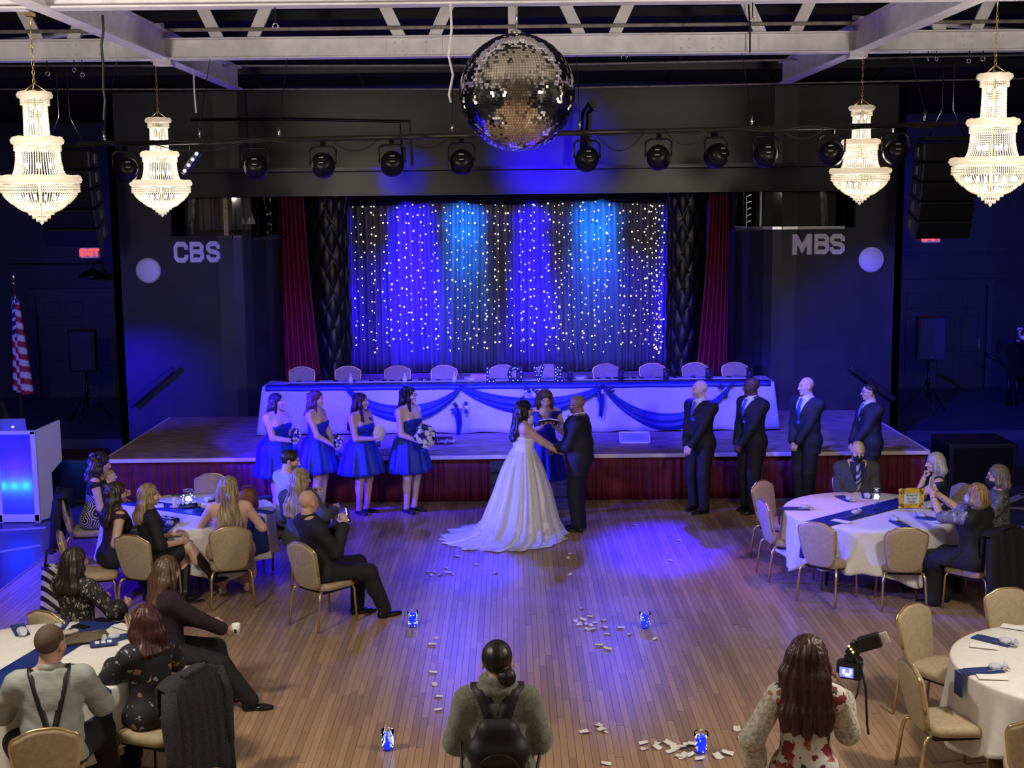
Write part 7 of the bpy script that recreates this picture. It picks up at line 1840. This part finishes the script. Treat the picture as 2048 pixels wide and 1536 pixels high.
P.shape_body(legs=False).top(M_GREYC, .02, 'cardigan', .9, .016, .06).trousers(M_DENIM).shoes(M_SHOEB).hair(H_BL2, 'long', .36, wave=.8, vol=1.05)
P = Person('bald man in black jacket filming with his phone, turned on his chair', -1.86, 12.56, -1.05, 1.80, 'm', sit=SH, lean=-.24, w=1.10, belly=.4, hyaw=.35, skin=(.52, .31, .22), brow=(.2, .13, .09), hands=[(-.10, .22, .96), (.12, .18, .98)], curl=(.6, .6), palm=[(1, .2, 0), (-1, .3, 0)], pole=[(-.5, -.5, .3), (.5, -.6, .3)], hand_dir=[(.3, .3, .8), (-.2, .2, .9)], feet=[(-.12, .40, 0, .2), (.14, .58, 0, -.1)])
P.shape_body(arms=False, legs=False).top(M_BLKC, .024, 'jacket', .94, .016, .05, wrinkle=.002, armr=(.052, .048, .038)).collar(M_BLKC, .070, .04).trousers(M_BLKC).shoes(M_SHOEB)
BALD = P
mb = MB(); q_ = P.neckb+P.Rt@V(.06, -.118, -.22); mb.ball(tuple(q_), (.028, .010, .018), 12, 6); mb.build('pale_badge', mat('pale_badge', (.4, .4, .42), .5), P.root)
def phone_in(P, i, lab, off=(0, .02, .05), tilt=.15, screen=True, m=None):
    c = world(P, P.wr[i]+P.hdir[i]*.075+V(*off)); t = thing('phone', lab, 'phone', c, P.root.rotation_euler.z); R_ = rotm('X', tilt)
    mb = MB(); mb.box((0, 0, 0), (.078, .010, .158), R_); mb.build('case', m or M_PHONE, t, bevel=.003)
    if screen:
        mb = MB(); mb.box(R_@np.array((0, -.0056, .0)), (.068, .001, .140), R_); mb.build('screen', mat('phone_screen_dark', (.01, .012, .03), .2), t)
        for x, z, dx, dz, cc in ((-.004, .012, .016, .05, 1), (.012, .016, .014, .05, 2), (0, .052, .05, .02, 2), (0, -.058, .06, .016, 1), (-.02, .03, .012, .03, 2)):
            mb = MB(); mb.box(R_@np.array((x, -.0064, z)), (dx, .0006, dz), R_); mb.build('screen_picture', mat('phone_picture_%d' % cc, (.5, .5, .6), .3, emis=((.75, .78, 1.0) if cc == 1 else (.25, .22, 1.0), 1.1)), t)
    return t
phone_in(BALD, 1, 'phone filming the couple in the hand of the bald man in black', (.0, .03, .04))
# near table
M_DOT = pattern_mat('black_dotted_cloth', (.012, .012, .016), [(34, .30, (.42, .38, .27), 0, (1, 1, .6))])
P = Person('woman with dark hair in black dress with pale dots, back to the near table', -3.62, 10.62, -.45, 1.66, 'f', sit=SH, w=1.10, hyaw=-.3, skin=(.50, .30, .22), hands=[(-.10, .34, .76), (.26, .30, .76)], curl=(.6, .6), palm=[(1, 0, 0), (-1, 0, 0)], pole=[(-.7, -.5, .5), (.7, -.5, .6)])
P.shape_body().top(M_DOT, .014, 'dress_top', .30, .014, .0, extra=None).lap_skirt(M_BLKC, 1.0, drop=.5).shoes(M_SHOEB).hair(HA('dark_lank_hair', (.020, .014, .011)), 'long', .20, vol=1.05)
for i in (0, 1):
    g_ = Sdf(.010); e = P.el[i]
    for k in range(16):
        a = k*.393; d = unit(P.wr[i]-e); u_ = unit(np.cross(d, (0, 0, 1))); v_ = np.cross(u_, d); g_.ell(e+d*.075+(u_*math.cos(a)+v_*math.sin(a))*.058, (.03, .03, .034), None, .012)
    P.part('ruffle_cuff', g_, M_BLKC)
P = Person('woman with straight brown hair in dark sweater, legs turned to the dance floor', -2.78, 10.26, -1.15, 1.68, 'f', sit=SH, w=1.12, hyaw=.35, hpitch=.15, skin=(.54, .34, .25), hands=[(-.06, .36, .70), (.14, .46, .66)], curl=(.6, .6), palm=[(1, .3, 0), (-1, .3, 0)], feet=[(-.04, .50, 0), (.20, .60, 0, .3)])
M_PLUM = mat('dark_plum_sweater', (.024, .010, .018), .9, noise=(30, .3))
P.shape_body().top(M_PLUM, .02, 'sweater', .85, .016, .06).trousers(M_BLKC, .016).shoes(M_SHOEB, low=True).hair(H_BR, 'long', .28, vol=1.08, gn=26)
WBR = P
c = world(P, P.wr[1]+P.hdir[1]*.08+V(.0, .02, .03)); t = thing('paper_cup', 'small white cup in the hand of the woman with straight brown hair', 'cup', c); mb = MB(); mb.lathe([(.026, -.04), (.036, .05), (.034, .05), (.024, -.036)], 16); mb.build('cup', M_WHITE, t); mb = MB(); mb.box((0, -.034, .0), (.02, .008, .03)); mb.build('dark_mark', M_BLACK, t)
M_FLOR = pattern_mat('black_floral_blouse', (.012, .012, .018), [(9, .20, (.30, .18, .10), 3, (1, 1, 1)), (14, .16, (.30, .36, .42), 8, (1, .5, 1)), (11, .13, (.42, .30, .16), 15, (1, 1, .6))])
P = Person('woman with auburn hair in black floral blouse at the near table', -2.56, 8.98, .95, 1.66, 'f', sit=SH, lean=.08, w=1.16, dep=1.1, hyaw=-.65, skin=(.54, .34, .26), hands=[(-.02, .38, .83), (.22, .36, .80)], curl=(.6, .6), pole=[(-.8, -.2, .5), (.7, -.5, .6)])
P.shape_body(legs=False).top(M_FLOR, .018, 'blouse', .70, .020, .05, armr=(.056, .05, .046)).trousers(M_BLKC).shoes(M_SHOEB).hair(H_AU, 'long', .18, vol=1.14, front=.4)
P = Person('man in grey shirt and black braces seated with his back to the camera', -3.02, 8.26, .30, 1.80, 'm', sit=SH, lean=.08, headscale=1.1, w=1.12, dep=1.2, belly=.5, hyaw=-.55, hpitch=.05, skin=(.50, .30, .22), brow=(.06, .04, .03), beard=((.08, .05, .04), .5), hands=[(-.22, .42, .84), (.20, .40, .84)], curl=(.6, .6), palm=[(0, 0, -1), (0, 0, -1)], pole=[(-.7, -.4, .4), (.7, -.4, .4)], feet=[(-.30, .36, 0, .3), (.34, .36, 0, -.3)], knee=[(-.6, 1.2, .5), (.7, 1.2, .5)])
M_SHIRTG = mat('grey_dress_shirt', (.30, .315, .30), .75, noise=(9, .10), bump=(14, .25), stretch=(1, 1, 3))
P.shape_body(arms=True, legs=False).top(M_SHIRTG, .020, 'shirt', .55, .018, .03, wrinkle=.003, armr=(.058, .054, .044)); SHIRT = P.last
P.collar(M_SHIRTG, .068, .03).trousers(M_DENIM, .018, r=(.094, .070, .052)).shoes(M_SHOEB).hair(H_BUZ, 'buzz', groove=.0)
for q in (-1, 1): P.wrap('brace_strap', M_BLACK, SHIRT, [(q*.115*(1-max(0, (a-1.9)/1.62)**1.1*.93), a, -.24*max(0, (a-1.5)/2.0)) for a in np.linspace(.2, 3.45, 22)], .040, .004, .002)
P.wrap('brace_back_strap', M_BLACK, SHIRT, [(.0, a, -.26) for a in np.linspace(3.30, 3.75, 8)], .05, .004, .003)
# reserved table
P = Person('bald masked man in grey suit with striped tie seated at the reserved table', 3.97, 15.02, PI-.1, 1.72, 'm', sit=SH, w=1.15, belly=.4, hyaw=.05, hpitch=.28, skin=SK_P, brow=(.4, .32, .26), hands=[(-.09, .30, .72), (.09, .30, .72)], curl=(.6, .6))
M_SHIRTN = mat('navy_shirt', (.015, .018, .10), .7)
def stripes(name, a, b_, sc):
    m, nt, b = _nt(name); N, L = nt.nodes, nt.links; tc = N.new('ShaderNodeTexCoord'); wv = N.new('ShaderNodeTexWave'); wv.inputs['Scale'].default_value = sc; wv.bands_direction = 'DIAGONAL'; L.new(tc.outputs['Object'], wv.inputs['Vector'])
    r = N.new('ShaderNodeValToRGB'); r.color_ramp.interpolation = 'CONSTANT'; r.color_ramp.elements[0].color = (*a, 1); r.color_ramp.elements[1].position = .5; r.color_ramp.elements[1].color = (*b_, 1); L.new(wv.outputs['Fac'], r.inputs[0]); L.new(r.outputs[0], b.inputs['Base Color']); return m
P.shape_body(arms=False, legs=False).shirt_front(M_SHIRTN, stripes('striped_tie', (.02, .03, .12), (.4, .42, .5), 9), .30).jacket(M_SUITG, vd=.30).trousers(M_SUITG).shoes(M_SHOEB).mask(M_BLKC).hair(mat('white_fringe_hair', (.4, .36, .33), .7), 'fringe', groove=0)
P = Person('silver haired woman in dark lace top resting her chin on her hand', 4.76, 14.42, 1.30, 1.62, 'f', sit=SH, lean=.12, w=1.12, hyaw=.15, hpitch=.08, skin=SK_P, hands=[(-.03, .19, .99), (.16, .36, .80)], curl=(1.0, .6), pole=[(-.35, .9, .2), (.6, -.4, .5)], palm=[(0, -1, 0), (0, 0, -1)], hand_dir=[(0, -.1, 1), None])
M_LACE = pattern_mat('navy_lace_cloth', (.014, .016, .040), [(16, .22, (.10, .11, .20), 2, (1, 1, 1))])
P.shape_body().bodice(M_LACE, .02, .0, sweet=0, straps=(.8, .08), name='top').lap_skirt(M_BLKC, 1.0, drop=.9, name='trousers').shoes(M_SHOEB).hair(H_GR, 'bob', .05, vol=1.22, groove=.003, gn=30)
P = Person('person with grey brown hair, glasses, black mask and patterned shirt at the reserved table', 5.02, 13.42, 1.25, 1.74, 'm', sit=SH, w=1.12, belly=.4, hyaw=.1, hpitch=.05, skin=SK_L, brow=(.15, .11, .08), hands=[(-.12, .34, .80), (.10, .36, .80)], curl=(.6, .6))
M_CAMO = pattern_mat('grey_patterned_shirt', (.10, .105, .10), [(18, .35, (.03, .032, .04), 1, (1, 1, 1)), (22, .22, (.26, .25, .22), 5, (1, 1, 1))])
P.shape_body(legs=False).top(M_CAMO, .018, 'shirt', -.25, .014, .04).trousers(M_DENIM).shoes(M_SHOEB).mask(M_BLKC).glasses(M_BLACK).hair(H_GB, 'bob', .03, vol=1.05, gn=26)
P = Person('blonde woman in black filming with a raised phone, pale mask on her chin', 4.55, 12.72, .75, 1.66, 'f', sit=SH, w=1.20, dep=1.15, hyaw=.1, skin=SK_L, hands=[(-.10, .42, 1.12), (.02, .43, 1.12)], curl=(.6, .6), palm=[(1, -.2, 0), (-1, -.2, 0)], pole=[(-.5, .1, .5), (.5, .0, .5)])
BP = P
M_PRINT = pattern_mat('grey_leaf_print', (.16, .17, .20), [(22, .30, (.40, .40, .42), 1, (1, 1, .5)), (17, .2, (.04, .05, .09), 4, (1, 1, .5))])
P.shape_body(legs=False).top(M_PRINT, .012, 'blouse', -.05, .012, .04).top(M_BLKC, .026, 'vest', -2, .0, .09, armr=(.05, .05, .04)).lap_skirt(M_BLKC, 1.0, drop=.97, name='trousers', r=(.11, .10)).shoes(M_SHOEB).mask(mat('pale_blue_mask', (.5, .55, .7), .8)).hair(H_BL, 'bob', .03, vol=1.12)
phone_in(BP, 0, 'pale phone held up by the blonde woman in black', (.05, .02, .05), screen=False, m=mat('silver_phone', (.6, .6, .65), .3))
mb = MB(); mb.torus(.028, .006, 0, 16, 6); o = mb.build('bracelet', M_CHROME, BP.root, tuple(BP.el[0]+(BP.wr[0]-BP.el[0])*.86)); o.rotation_euler = Vector(BP.wr[0]-BP.el[0]).to_track_quat('Z', 'Y').to_euler()
# ---------------- standing near the camera
P = Person('woman with black hair in a bun wearing an olive fleece and black backpack', -.10, 7.12, .02, 1.655, 'f', w=1.10, dep=1.12, headscale=1.10, hpitch=.12, skin=(.46, .28, .2), hands=[(-.10, .27, 1.00), (.10, .27, 1.00)], curl=(.6, .6), pole=[(-.75, -.5, .8), (.75, -.5, .8)], palm=[(1, 0, 0), (-1, 0, 0)])
M_FLEECE = mat('olive_fleece', (.15, .155, .12), .95, noise=(60, .3), bump=(140, .5), sheen=.4)
def cowl(g): 
    for k in range(12):
        a = k*PI/6; g.cap(P.neckb+V(.076*math.cos(a), .066*math.sin(a)+.008, .062), P.neckb+V(.076*math.cos(a+PI/6), .066*math.sin(a+PI/6)+.008, .062), .027, k=.012); g.cap(P.neckb+V(.092*math.cos(a), .080*math.sin(a), .018), P.neckb+V(.092*math.cos(a+PI/6), .080*math.sin(a+PI/6), .018), .030, k=.012)
P.shape_body(legs=False, arms=False).top(M_FLEECE, .034, 'fleece', .93, .026, .10, armr=(.058, .054, .042), wrinkle=.003); FL = P.last
g_ = Sdf(.010); cowl(g_); P.part('cowl_collar', g_, M_FLEECE); P.trousers(M_DENIM).shoes(M_SHOEB).hair(H_BLK, 'short', groove=.0015, bun=(.050, -.080, -.060, .052))
tb = thing('backpack', 'black backpack with Y shaped straps on the back of the woman in olive', 'bag', (P.root.location.x, P.root.location.y, 0), .02)
M_PACK = mat('black_nylon', (.010, .010, .016), .55, noise=(30, .3), bump=(80, .15))
g_ = Sdf(.011); c0 = P.chest
for z, hw_, d_ in ((-.40, .135, .085), (-.28, .150, .095), (-.10, .140, .09), (.02, .09, .06)): g_.cap(V(-hw_*.62, -.245, c0[2]+z), V(hw_*.62, -.245, c0[2]+z), d_, k=.06)
part('pack_body', g_, M_PACK, tb)
mb = MB(); mb.grid(lambda u, v: (.125*math.cos(PI*u)*(1-.1*v), -.330-.016*math.sin(PI*u), c0[2]-.20+.125*math.sin(PI*u)-.012*v), 24, 3); mb.build('pocket_seam', M_BLACK, tb, solid=.006)
mb = MB(); mb.box((.055, -.347, c0[2]-.26), (.034, .006, .018)); mb.build('small_patch', mat('pale_red_patch', (.45, .22, .18), .6), tb)
P.wr_o = FL; old_root = P.root
for q in (-1, 1): P.wrap('pack_strap', M_PACK, FL, [(q*.112*(1-max(0, (a-1.75)/1.3)*.70), a, .03-max(0, a-2.0)*.06) for a in np.linspace(.6, 3.15, 20)], .078, .012, .006)
for o in [o for o in P.root.children if o.name.startswith('pack_strap')]: o.parent = tb
mb = MB(); mb.tube([(.15, -.24, c0[2]-.26), (.20, -.16, c0[2]-.30), (.235, -.08, c0[2]-.18)], .010, 6); mb.tube([(-.15, -.24, c0[2]-.3), (-.20, -.14, c0[2]-.26), (-.21, -.06, c0[2]-.12)], .008, 6); mb.build('side_strap', M_PACK, tb)
P = Person('photographer with very long dark red hair in a white floral blouse with lace sleeves', 1.63, 7.12, -.12, 1.67, 'f', w=1.0, headscale=1.08, hpitch=.05, hyaw=-.35, skin=(.52, .32, .24), hands=[(-.27, .02, .86), (.22, .24, 1.27)], curl=(.25, .6), pole=[(-.7, -.5, 1.0), (.35, -.3, .4)], palm=[(1, .2, 0), (-1, .3, 0)])
PH = P
M_FLW = pattern_mat('white_rose_print', (.62, .60, .55), [(12, .34, (.02, .03, .03), 5, (1, 1, .5)), (13, .30, (.36, .12, .05), 9, (1, 1, 1)), (10.5, .34, (.22, .02, .035), 2, (1, 1, 1)), (16, .26, (.16, .012, .03), 21, (1, 1, 1))])
M_LACEW = mat('cream_lace', (.46, .43, .35), .85, noise=(45, .45), bump=(60, .7))
P.shape_body(legs=False).top(M_FLW, .014, 'blouse', -2, .0, .16).trousers(M_DENIM).shoes(M_SHOEB)
for i in (0, 1):
    g_ = Sdf(.012); P.arm(g_, i, (.056, .058, .050), .010, .03, end=.72); e, wq = P.el[i], P.wr[i]; m_ = e+(wq-e)*.62; g_.ell(m_, (.056, .056, .09), None, .05)
    P.part('lace_sleeve', g_, M_LACEW)
P.hair(H_RD, 'long', .35, vol=1.16, groove=.005, wave=.5)
c = np.array(world(P, P.wr[1]+V(.06, .08, .09))); t = thing('camera', 'black camera with lit screen and flash held by the photographer', 'camera', tuple(c), -.5)
mb = MB(); mb.box((0, 0, 0), (.145, .07, .105)); mb.box((0, .01, .065), (.07, .06, .04)); mb.build('camera_body', M_BLACK, t, bevel=.012)
mb = MB(); mb.lathe([(.036, 0), (.040, .03), (.042, .12), (.039, .125)], 20, (0, .035, 0), rotm('X', -PI/2)); mb.build('lens', M_BLACKM, t)
mb = MB(); mb.box((-.01, -.037, -.008), (.080, .004, .058)); mb.build('lit_screen', mat('camera_screen', (.1, .1, .4), .3, emis=((.16, .18, 1.0), 1.6)), t)
for x, z, dx, dz in ((-.025, .004, .016, .03), (-.002, -.012, .03, .02), (.015, .01, .012, .03)):
    mb = MB(); mb.box((x, -.0395, z-.008), (dx, .001, dz)); mb.build('screen_picture', mat('camera_picture', (.4, .4, .7), .3, emis=((.6, .7, 1.0), 1.6)), t)
R_ = rotm('Y', .45)
mb = MB(); mb.lathe([(.018, .08), (.02, .095)], 12); mb.box((.025, 0, .125), (.075, .055, .085), rotm('Y', .5)); mb.build('flash_base', M_BLACK, t, bevel=.008)
d_ = unit(V(.85, .1, .36)); Rf = np.stack([d_, V(0, 1, 0)-d_*d_[1], np.cross(d_, V(0, 1, 0))], 1)
mb = MB(); p0 = V(.05, 0, .155); mb.bar(tuple(p0), tuple(p0+d_*.13), .085, .06, up=(0, 1, 0)); mb.build('flash_head', M_BLACK, t, bevel=.01)
mb = MB(); mb.bar(tuple(p0+d_*.13), tuple(p0+d_*.175), .065, .008, up=(0, 1, 0)); mb.build('bounce_card', M_WHITE, t)
for k in range(3):
    mb = MB(); mb.ball((.000+.012*k, -.032, .150-.016*k), (.007, .004, .007), 8, 5); mb.build('indicator_light', mat('amber_led', (1, .7, .3), .4, emis=((1.0, .62, .2), 3)), t)
mb = MB(); mb.tube([(.07, 0, .02), (.10, -.02, -.10), (.115, -.03, -.30), (.125, -.03, -.36)], .007, 6); mb.tube([(.07, 0, .02), (.06, -.05, -.12), (.03, -.08, -.2)], .006, 6); mb.build('camera_strap', M_BLACK, t)
# ---------------- disc jockey at the picture edge
P = Person('masked bald man in black vest behind the white booth at the picture edge', -7.24, 18.15, -2.0, 1.70, 'm', w=1.1, hyaw=.1, hpitch=.3, skin=SK_L, brow=(.2, .14, .1), hands=[(-.16, .30, 1.02), (.16, .30, 1.02)])
P.shape_body(arms=False, legs=False).shirt_front(M_SHIRTW, None).top(M_BLKC, .02, 'jacket', .9, .012, .08, vneck=(.16, .4)).trousers(M_BLKC).shoes(M_SHOEB).mask(mat('white_mask', (.7, .7, .72), .8))
# ================================================================ CHAIRS AT THE ROUND TABLES
def yaw_to(x, y, c): return face((x, y), c)
CH = [(-2.93, 13.32, .26, 'banquet chair under the woman in the off shoulder pink dress'),
      (-1.84, 12.60, -.72, 'banquet chair the bald man in black sits turned on'),
      (-4.24, 13.00, -1.25, 'banquet chair behind the woman in the maroon top, seen edge on'),
      (-3.66, 13.02, -.35, 'banquet chair of the blonde woman in black, back fully in view'),
      (-2.20, 13.92, 1.75, 'banquet chair whose back the woman in the grey cardigan leans on'),
      (-2.60, 14.70, 2.0, 'banquet chair under the bearded man in the pale shirt'),
      (-3.64, 15.40, PI, 'empty blue lit chair at the far side of the globe table'),
      (-4.82, 14.80, -1.35, 'banquet chair under the woman holding the baby, draped with a black coat'),
      (-3.02, 8.16, .30, 'gold framed chair of the man in black braces, back to the camera'),
      (-2.52, 8.92, 1.15, 'chair under the auburn haired woman, draped with a grey knit coat'),
      (-2.76, 10.24, -1.2, 'chair under the woman with straight brown hair'),
      (-3.62, 10.56, -.5, 'chair under the woman in the dotted dress'),
      (3.24, 13.19, -.71, 'empty chair pushed in at the front of the reserved table, turned three quarters'),
      (3.90, 13.00, -.12, 'empty chair at the front of the reserved table, back square to the camera'),
      (3.00, 14.03, -1.45, 'empty chair in side view at the end of the reserved table'),
      (3.08, 14.74, -2.35, 'empty chair turned towards the reserved table near the second groomsman'),
      (4.57, 12.80, .70, 'chair under the blonde woman in black, draped with a dark coat'),
      (4.86, 14.52, 2.1, 'chair behind the silver haired woman'),
      (5.06, 13.42, 1.3, 'chair under the person with the black mask and glasses'),
      (3.97, 15.10, PI-.1, 'chair under the masked man in the grey suit'),
      (3.36, 9.98, -2.5, 'empty chair at the far corner of the near empty table'),
      (3.06, 8.92, -1.5, 'empty chair in side view at the near empty table'),
      (4.12, 10.32, PI+.1, 'empty chair on the far side of the near empty table, cut by the picture edge'),
      (3.36, 8.10, -.35, 'empty chair nearest the camera at the near empty table')]
for x, y, h, lb in CH: place_chair(x, y, h, lb, 'banquet chairs at the round tables')
# ================================================================ COATS OVER CHAIR BACKS
def coat(x, y, h, lab, m, wd=.52, drop=.62, sleeve=True, seed=1, front=.25):
    """cloth hung over a chair back standing at the local origin"""
    t = thing('coat', lab, 'coat', (x, y, 0), h)
    top = .885
    def f(u, v):
        k = (u-.5)*wd; s = v*(front+drop)-front      # below zero: front side
        yb = -.285-.02*(1-(2*u-1)**2)
        fold = .022*math.sin(u*21+seed)+.012*math.sin(u*43+seed*2)
        if s < 0: q = -s; return (k*.9, yb+.065+.01*math.sin(u*9), top-.045*abs(2*u-1)**3-max(0, q-.04))
        q = s/drop; return (k*(1+.10*q)+.01*math.sin(v*9+seed), yb-.045-.03*min(1, q*5)-.05*q+fold*(.3+q), top-.045*abs(2*u-1)**3-max(0, s-.02)*(1+.06*math.sin(u*6+seed)))
    mb = MB(); mb.grid(f, 44, 30); mb.build('body', m, t, solid=.016)
    if sleeve:
        for q in (-1, 1):
            mb = MB(); mb.tube([(q*wd*.46, -.33, top-.06), (q*wd*.52, -.36, top-.25), (q*wd*.50, -.37, top-.50), (q*wd*.52, -.37, top-.60)], [.05, .062, .055, .05], 10); mb.build('sleeve', m, t)
    mb = MB(); mb.tube([(-.13, -.34, top-.0), (-.07, -.35, top+.015), (.07, -.35, top+.015), (.13, -.34, top-.0)], .022, 8); mb.build('collar', m, t)
M_KNIT = mat('grey_black_knit', (.030, .030, .036), .95, noise=(120, .7), bump=(160, .6)); M_COATB = mat('black_wool_coat', (.010, .010, .013), .9, noise=(40, .3))
coat(-2.52, 8.92, 1.15, 'grey black knit coat hanging over the chair of the auburn haired woman', M_KNIT, .58, .74, True, 2)
coat(-4.82, 14.80, -1.35, 'black coat hanging over the chair of the woman with the baby', M_COATB, .50, .66, True, 4)
coat(4.57, 12.80, .70, 'long dark coat hanging over the chair of the blonde woman in black', M_COATB, .56, .80, True, 6)
t = thing('tote_bag', 'black and white striped bag hanging beside the maroon top woman', 'bag', (-4.62, 12.98, 0), .2)
mb = MB(); mb.grid(lambda u, v: (.17*math.cos(2*PI*u)*(1-.25*v), .07*math.sin(2*PI*u), .04+.46*v), 28, 10, closed_u=True); mb.box((0, 0, .04), (.30, .12, .02)); mb.build('body', stripes('zebra_print', (.012, .012, .016), (.5, .5, .5), 5.5), t, solid=.006)
mb = MB(); mb.tube([(-.10, 0, .48), (-.07, 0, .66), (.07, 0, .66), (.10, 0, .48)], .012); mb.build('handle', M_BLACK, t)
